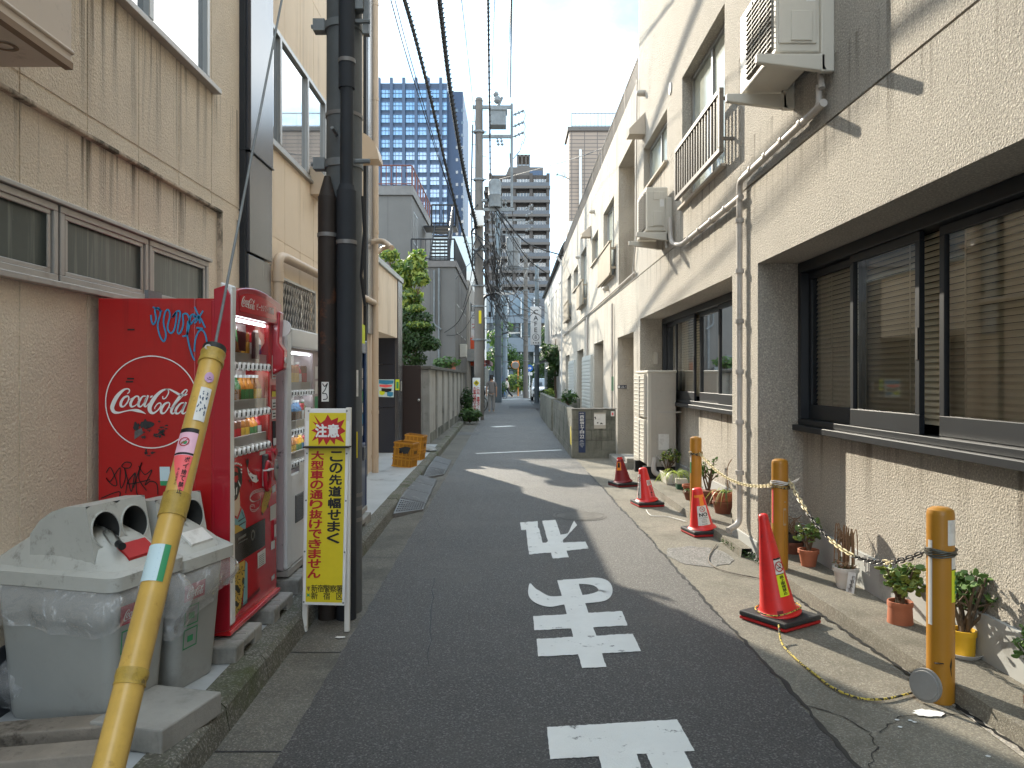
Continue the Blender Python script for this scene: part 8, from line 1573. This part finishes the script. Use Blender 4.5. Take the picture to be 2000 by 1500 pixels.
# ================================================================== bollards, chains, ropes
def bollard(lab, px, py, X=None, h=.96, r_=.0635):
    q0 = PG(px, py); t = thing('bollard', lab, 'bollard', q0, 'ochre bollards along the apron'); b = MB(); b.lathe([(0, -.02), (r_, -.02), (r_, h - .035), (r_ * .99, h - .028), (r_ * .92, h - .012), (r_ * .6, h), (0, h + .004)], q0, 36); b.build('post', M['bollard'], t, ang=30)
    def cp(a, z, off=.0015): return q0 + Vector(((r_ + off) * math.sin(a), -(r_ + off) * math.cos(a), z))
    def patch(nm, mm, a0, a1, z0, z1, off=.0015, par=t): b_ = MB(); n = 8; b_.add([cp(a0 + (a1 - a0) * i / n, z, off) for z in (z0, z1) for i in range(n + 1)], [[i, i + 1, n + 2 + i, n + 1 + i] for i in range(n)]); return b_.build(nm, M[mm], par)
    def txt(s_, mm, a, z1, z0, wd, par, bold=.02):
        b_ = MB(); n = len(s_); u_ = Vector((math.cos(a), math.sin(a), 0))
        for i, ch in enumerate(s_): z = z1 + (z0 - z1) * (i + .5) / n; put(b_, ch, cp(a, z, .003), u_ * wd, Vector((0, 0, abs(z1 - z0) / n)), bold, fit=(.95, .85))
        b_.build('lettering', M[mm], par, smooth=False)
    return t, cp, patch, txt, q0
t, cp, patch, txt, B1 = bollard('ochre bollard nearest the camera with a lime strip and grey cap disc at its foot', 1837, 1366)
patch('sticker', 'paper', .0, .95, .78, .905); o = patch('sticker', 'lime', .32, 1.35, .50, .66); patch('sticker_top', 'paper', .32, 1.35, .66, .72, .0015, o); patch('sticker_edge', 'ink', .32, 1.35, .658, .663, .0025, o); txt('路上喫煙禁止', 'inkgreen', .80, .65, .515, .026, o); patch('sticker', 'offwhite', -1.5, -1.1, .38, .80)
b = MB()
for j in range(5): b.tube([cp(a, .725 + j * .007 + .006 * math.sin(a * 2 + j), .006 + .003 * math.sin(a * 5 + j * 2)) for a in [2 * math.pi * i / 36 for i in range(36)]], .0045, 5, closed=True)
b.build('wire_tie', mat('grey_wire', (.10, .10, .085), .5, .5), t)
b = MB(); b.poly([cp(.25 + x, .17 + z, .001) for x, z in ((-.1, .02), (.05, .06), (.12, .03), (.05, .0), (.1, -.04), (0, -.02))]); b.box(B1.x - .06, B1.x - .02, B1.y - .066, B1.y - .05, .2, .203) ; b.build('rust_spot', M['rust'], t, smooth=False)
t, cp, patch, txt, B2 = bollard('middle ochre bollard with a faded sticker outline and white tie near its top', 1523, 1131)
patch('sticker', 'coral', -1.5, -1.15, .45, .72); b = MB()
for j in range(4): b.tube([cp(a, .76 + j * .008 + .008 * math.sin(a * 2 + j), .006) for a in [2 * math.pi * i / 30 for i in range(30)]], .005, 5, closed=True)
for k_ in range(5): b.tube([cp(1.2, .77, .008), cp(1.3, .78, .03), cp(1.45, .765 + k_ * .012, .06 + k_ * .008)], .002, 4)
b.build('string_tie', M['paper'], t)
b = MB()
for (a0, a1, z0, z1) in ((.1, .5, .56, .575), (.1, .5, .44, .455), (.1, .16, .44, .575), (.45, .5, .44, .575), (.2, .45, .62, .63)): n = 5; b.add([cp(a0 + (a1 - a0) * i / n, z, .001) for z in (z0, z1) for i in range(n + 1)], [[i, i + 1, n + 2 + i, n + 1 + i] for i in range(n)])
b.build('sticker_residue', mat('old_glue', (.35, .27, .17), .8), t)
b = MB(); stroke(b, [(.28, .40), (.30, .33), (.27, .27), (.29, .20)], .02, lambda a, z: cp(a, z, .001)); b.build('rust_spot', M['rust'], t)
t, cp, patch, txt, B3 = bollard('farthest ochre bollard with a green strip and a chain knot', 1359, 1022)
patch('sticker', 'inkgreen', -1.5, -1.05, .56, .68); patch('sticker', 'paper', -1.5, -1.05, .68, .80); patch('sticker', 'lime', 1.15, 1.5, .55, .72)
def chain(lab, a, c, sag, n, cols, wrap):
    t = thing('chain', lab, 'chain', a, 'plastic chains between the bollards'); a, c = Vector(a), Vector(c); b = MB(); pts = [a.lerp(c, i / n) - Vector((0, 0, sag * 4 * (i / n) * (1 - i / n))) for i in range(n + 1)]
    for i in range(n):
        p, q = pts[i], pts[i + 1]; d = (q - p).normalized(); l2 = (q - p).length * .72; s_ = d.cross(Vector((0, 0, 1))).normalized(); u_ = s_ if i % 2 else d.cross(s_).normalized(); s_ = (u_ + (d.cross(u_)) * .35).normalized(); m_ = (p + q) / 2; rg_ = []
        for k_ in range(16): th = 2 * math.pi * k_ / 16; ca_, sa_ = math.cos(th), math.sin(th); rg_.append(m_ + d * (math.copysign(abs(ca_) ** .6, ca_) * l2) + s_ * (math.copysign(abs(sa_) ** .7, sa_) * .0125))
        b.tube(rg_, .0042, 6, mi=cols(i), closed=True)
    b.build('links', [M['chainyellow'], M['chainblack']], t)
    b = MB()
    for cc_ in wrap: 
        for j in range(3): b.tube([cc_ + Vector((.073 * math.cos(x), .073 * math.sin(x), j * .012 + .008 * math.sin(2 * x + j))) for x in [2 * math.pi * i / 28 for i in range(28)]], .0055, 5, closed=True)
    if wrap: b.build('wrap', M['chaingold'], t)
M['chainyellow'] = mat('cream_chain_plastic', (.66, .56, .33), .4, var=.15, vscale=9); M['chainblack'] = mat('black_chain_plastic', (.02, .02, .022), .4); M['chaingold'] = mat('twisted_black_yellow_wire', (.30, .22, .08), .6, speck=(70, (.03, .03, .03), .5, 1.0))
chain('black and cream plastic chain sagging between the nearest and middle bollards', B2 + Vector((.06, -.04, .80)), B1 + Vector((-.06, .03, .73)), .27, 46, lambda i: 1 if (i // 9) % 2 == 1 or i > 37 else 0, [B2 + Vector((0, 0, .735))])
chain('yellow plastic chain sagging between the middle and farthest bollards', B3 + Vector((.03, -.06, .78)), B2 + Vector((-.06, .03, .745)), .12, 52, lambda i: 0, [B3 + Vector((0, 0, .76))])
dk = thing('cap_disc', 'round grey metal disc leaning against the foot of the nearest bollard', 'disc', (B1.x - .1, B1.y, 0)); d_ = Vector((-.86, -.5, .15)).normalized(); c_ = Vector((B1.x - .088, B1.y - .03, .083)); b = MB(); b.cyl(c_, c_ + d_ * .014, .082, .080, 36); b.cyl(c_ + d_ * .014, c_ + d_ * .02, .070, .068, 30); b.build('disc', mat('grey_cap_metal', (.28, .275, .265), .55, .2, var=.15, vscale=9), dk)
def rope(lab, pts, m='rope', r_=.006):
    q = [Vector((p[0], p[1], .008)) if len(p) == 2 else Vector(p) for p in pts]; b = MB(); b.tube(cat_rom([tuple(v) for v in q], 12), r_, 7); o = b.build('rope', M[m], None); label(o, lab, 'rope'); return o
rope('black and yellow rope trailing on the ground from the largest cone to the nearest bollard', [PG(1521, 1243) + Vector((0, 0, .07)), PG(1528, 1262) + Vector((0, 0, .012)), g2(1560, 1294), g2(1590, 1318), g2(1625, 1345), g2(1675, 1366), g2(1730, 1368), g2(1795, 1354), (B1.x - .05, B1.y - .02, .02)])
rope('dirty thin rope on the ground between the NO litter cone and the largest cone', [g2(1399, 1064), g2(1384, 1090), g2(1393, 1107), g2(1420, 1118), g2(1455, 1126), g2(1492, 1133)], 'wood', .005)
rope('white cord on the ground by the third cone', [g2(1262, 997), g2(1272, 1008), g2(1300, 1010), g2(1315, 1013), g2(1340, 1020)], 'paper', .005)
# ================================================================== potted plants
def pot(t, c, r0, r1, h, m, rim=.012, soil=True, name='pot'):
    b = MB(); b.lathe([(0, 0), (r0, 0), (r1 - .004, h - .03), (r1 + rim * .5, h - .03), (r1 + rim * .6, h - .002), (r1 + rim * .3, h), (r1 - .008, h), (r1 - .012, h - .02)], c, 28, caps=False); b.build(name, M[m], t, ang=30)
    if soil: b = MB(); b.lathe([(0, h - .018), (r1 - .01, h - .022)], c, 20, caps=False); b.build('soil', M['soil'], t)
def saucer(t, c, r_, m): b = MB(); b.lathe([(0, 0), (r_ * .8, 0), (r_, .025), (r_ * .97, .026), (r_ * .78, .006), (0, .006)], c, 28, caps=False); b.build('saucer', M[m], t)
def jade(t, c, n, rad, h, seed, mats, sz=.03, stems=6):
    q = random.Random(seed); c = Vector(c); st_ = MB(); lf = MB(); tips = []
    for i in range(stems):
        a = q.uniform(0, 6.28); e = c + Vector((math.cos(a) * rad * q.uniform(.25, 1), math.sin(a) * rad * q.uniform(.25, 1), h * q.uniform(.55, 1.0))); m_ = c.lerp(e, .5) + Vector((q.uniform(-.02, .02), 0, -.01)); st_.tube([c + Vector((q.uniform(-.02, .02), q.uniform(-.02, .02), -.01)), m_, e], [.012, .009, .006], 6); tips.append(e)
        for _ in range(2): e2 = m_ + Vector((q.uniform(-1, 1) * rad * .6, q.uniform(-1, 1) * rad * .6, h * q.uniform(.1, .45))); st_.tube([m_, e2], [.008, .004], 5); tips.append(e2)
    for i in range(n):
        p = q.choice(tips) + Vector((q.gauss(0, .016), q.gauss(0, .016), q.gauss(0, .018))); s_ = sz * q.uniform(.7, 1.15); nrm = Vector((q.uniform(-1, 1), q.uniform(-1, 1), q.uniform(.2, 1.2))).normalized(); u_ = nrm.orthogonal().normalized(); u_ = Matrix.Rotation(q.uniform(0, 6.28), 3, nrm) @ u_; w_ = nrm.cross(u_); vs_ = [p + u_ * (math.cos(k_ * math.pi / 4) * s_ * .62 + s_ * .5) + w_ * (math.sin(k_ * math.pi / 4) * s_ * .42) + nrm * (.004 * math.cos(k_ * math.pi / 2)) for k_ in range(8)]; lo = [v - nrm * .005 for v in vs_]
        lf.add(vs_ + lo, [list(range(8)), list(range(8, 16))[::-1]] + [[k_, (k_ + 1) % 8, 8 + (k_ + 1) % 8, 8 + k_] for k_ in range(8)], 0 if q.random() < .55 else 1)
    st_.build('stem', M['bark'], t); lf.build('leaves', [M[k_] for k_ in mats], t, ang=40)
def spider(t, c, n, ln, seed, mats):
    q = random.Random(seed); b = MB(); c = Vector(c)
    for i in range(n):
        a = q.uniform(0, 6.28); l2 = ln * q.uniform(.5, 1.1); up_ = q.uniform(.5, 1.2); d = Vector((math.cos(a), math.sin(a), 0)); s_ = Vector((-d.y, d.x, 0)) * q.uniform(.005, .009); prev = None
        for k_ in range(8):
            f_ = k_ / 7; p = c + d * l2 * f_ + Vector((0, 0, l2 * (up_ * f_ - 1.25 * up_ * f_ * f_ - .25 * f_ ** 3))); w_ = s_ * (1 - f_ ** 2) ; cur = (p - w_, p + w_ + Vector((0, 0, .002)))
            if prev: b.quad(prev[0], prev[1], cur[1], cur[0], i % 2)
            prev = cur
    b.build('leaves', [M[k_] for k_ in mats], t, smooth=False, fix=False)
def plant(lab, px, py, z=.085): q0 = PG(px, py, z); return thing('potted_plant', lab, 'potted plant', q0, 'potted plants on the step'), q0
G_ = 'potted plants on the step'
t, c = plant('jade plant in a yellow pot standing on a white saucer behind the nearest bollard', 1881, 1280); saucer(t, c, .10, 'potwhite'); pot(t, c + Vector((0, 0, .008)), .058, .066, .135, 'potyellow', .004); jade(t, c + Vector((0, 0, .13)), 250, .165, .34, 3, ('jade', 'leafm'), .036, 9)
t, c = plant('round-leaved jade plant in a smooth terracotta pot', 1758, 1216); pot(t, c, .075, .073, .135, 'terracotta', .003); jade(t, c + Vector((0, 0, .13)), 170, .115, .23, 8, ('jadey', 'jade'), .040, 8)
t, c = plant('dried drooping plant in a stained white pot with a hanging tag', 1652, 1147); pot(t, c, .062, .088, .15, 'potwhite', .006)
b = MB(); q = random.Random(6)
for i in range(26): a = q.uniform(0, 6.28); e = c + Vector((math.cos(a) * q.uniform(.02, .09), math.sin(a) * q.uniform(.02, .09), q.uniform(.2, .33))); b.tube(cat_rom([tuple(c + Vector((q.uniform(-.02, .02), 0, .13))), tuple(c.lerp(e, .6) + Vector((0, 0, .2))), tuple(c.lerp(e, .9) + Vector((0, 0, .16))), tuple(e - Vector((0, 0, .08)))], 5), .0035, 4)
b.build('stem', M['dry'], t); b = MB(); leafcloud(b, c + Vector((0, 0, .34)), (.05, .05, .07), 22, .05, 4); leafcloud(b, c + Vector((0, 0, .18)), (.09, .09, .05), 40, .04, 5); b.build('leaves', [M['dry'], M['leafm']], t, smooth=False, fix=False)
tg = thing('price_tag', 'white paper tag with handwriting hanging from the rim of the stained white pot', 'tag', P(1664, 1140, 5.42)); b = MB(); b.quad(P(1652, 1155, 5.42), P(1668, 1160, 5.40), P(1672, 1120, 5.45), P(1657, 1116, 5.46)); b.build('paper', M['paper'], tg, smooth=False); b = MB()
for i, ch in enumerate('約観賞用'): put(b, ch, P(1667 - i * 2.4, 1128 + i * 8, 5.39), (.026, 0, .004), (-.004, 0, .03), .01)
b.build('lettering', M['ink'], tg, smooth=False)
t, c = plant('small succulent in a rimmed terracotta pot left of the stained white one', 1579, 1105); pot(t, c, .056, .078, .135, 'terracotta', .010); jade(t, c + Vector((0, 0, .13)), 80, .10, .22, 11, ('jade', 'jadey'), .042, 5)
t, c = plant('empty black plastic pot set in a brown pot at the corner of the pier', 1549, 1080); pot(t, c, .07, .082, .10, 'terradark', .006, False); pot(t, c + Vector((0, 0, .06)), .062, .075, .11, 'potblack', .004, name='inner_pot')
b = MB(); q = random.Random(9)
for i in range(14): b.tube(cat_rom([tuple(c + Vector((0, 0, .14))), tuple(c + Vector((q.uniform(-.08, .05), q.uniform(-.06, .06), q.uniform(.2, .32)))), tuple(c + Vector((q.uniform(-.12, .1), q.uniform(-.08, .08), q.uniform(.15, .36))))], 5), .0028, 4)
b.build('stem', M['dry'], t)
t, c = plant('spider plant in nested terracotta pots by the grey rain pipe', 1412, 1002, .075); pot(t, c, .085, .115, .14, 'terradark', .008, False); pot(t, c + Vector((0, 0, .05)), .085, .118, .19, 'terracotta', .01, name='inner_pot'); spider(t, c + Vector((.03, 0, .22)), 34, .27, 3, ('spider', 'leafm'))
b = MB(); b.tube(cat_rom([tuple(c + Vector((.06, 0, .22))), tuple(c + Vector((.05, 0, .5))), tuple(c + Vector((.12, 0, .62))), tuple(c + Vector((.2, 0, .55)))], 6), .005, 5); b.build('stem', M['dry'], t)
t, c = plant('little bare-stemmed tree in a rectangular brown pot', 1383, 983, .075); b = MB(); b.box(c.x - .11, c.x + .11, c.y - .08, c.y + .08, .076, .22); b.box(c.x - .125, c.x + .125, c.y - .09, c.y + .09, .18, .235); b.build('pot', M['terradark'], t, smooth=False, bevel=.008); jade(t, c + Vector((0, 0, .15)), 46, .19, .42, 19, ('jade', 'leafm'), .045, 5)
t, c = plant('low bowl pot half hidden behind the farthest bollard', 1352, 976, .075); pot(t, c, .08, .11, .11, 'terradark', .008); pot(t, c + Vector((.0, .1, .08)), .07, .1, .10, 'terracotta', .008, name='upper_pot'); spider(t, c + Vector((-.06, -.02, .12)), 12, .12, 5, ('leafm', 'leafm'))
t, c = plant('striped spider plant in a green and white square pot', 1331, 955, .075); b = MB(); b.box(c.x - .07, c.x + .07, c.y - .06, c.y + .06, .076, .15); b.build('pot', M['potgreen'], t, smooth=False, bevel=.005); b = MB(); b.box(c.x - .075, c.x + .075, c.y - .065, c.y + .065, .151, .22); b.build('pot_rim', M['potwhite'], t, smooth=False, bevel=.005); spider(t, c + Vector((-.07, 0, .20)), 60, .32, 7, ('spider', 'leafy'))
t, c = plant('small shrub in a pale planter box below the tall air conditioner', 1307, 943, .075); b = MB(); b.prism([(c.x - .08, c.y - .22, .078), (c.x + .08, c.y - .22, .078), (c.x + .11, c.y - .24, .24), (c.x - .11, c.y - .24, .24)], (0, .42, 0)); b.build('planter', M['potwhite'], t, smooth=False, bevel=.006); b = MB(); b.quad((c.x - .1, c.y - .23, .243), (c.x + .1, c.y - .23, .243), (c.x + .1, c.y + .17, .243), (c.x - .1, c.y + .17, .243)); b.build('soil', M['soil'], t, smooth=False); jade(t, c + Vector((-.02, 0, .2)), 130, .17, .34, 23, ('leafm', 'jadey'), .036, 7)
t, c = plant('terracotta pot just cut off at the right edge below the nearest bollard', 2046, 1412); pot(t, c, .06, .085, .10, 'terracotta', .008); jade(t, c + Vector((.03, .05, .1)), 160, .14, .30, 29, ('jade', 'jade'), .04, 7)
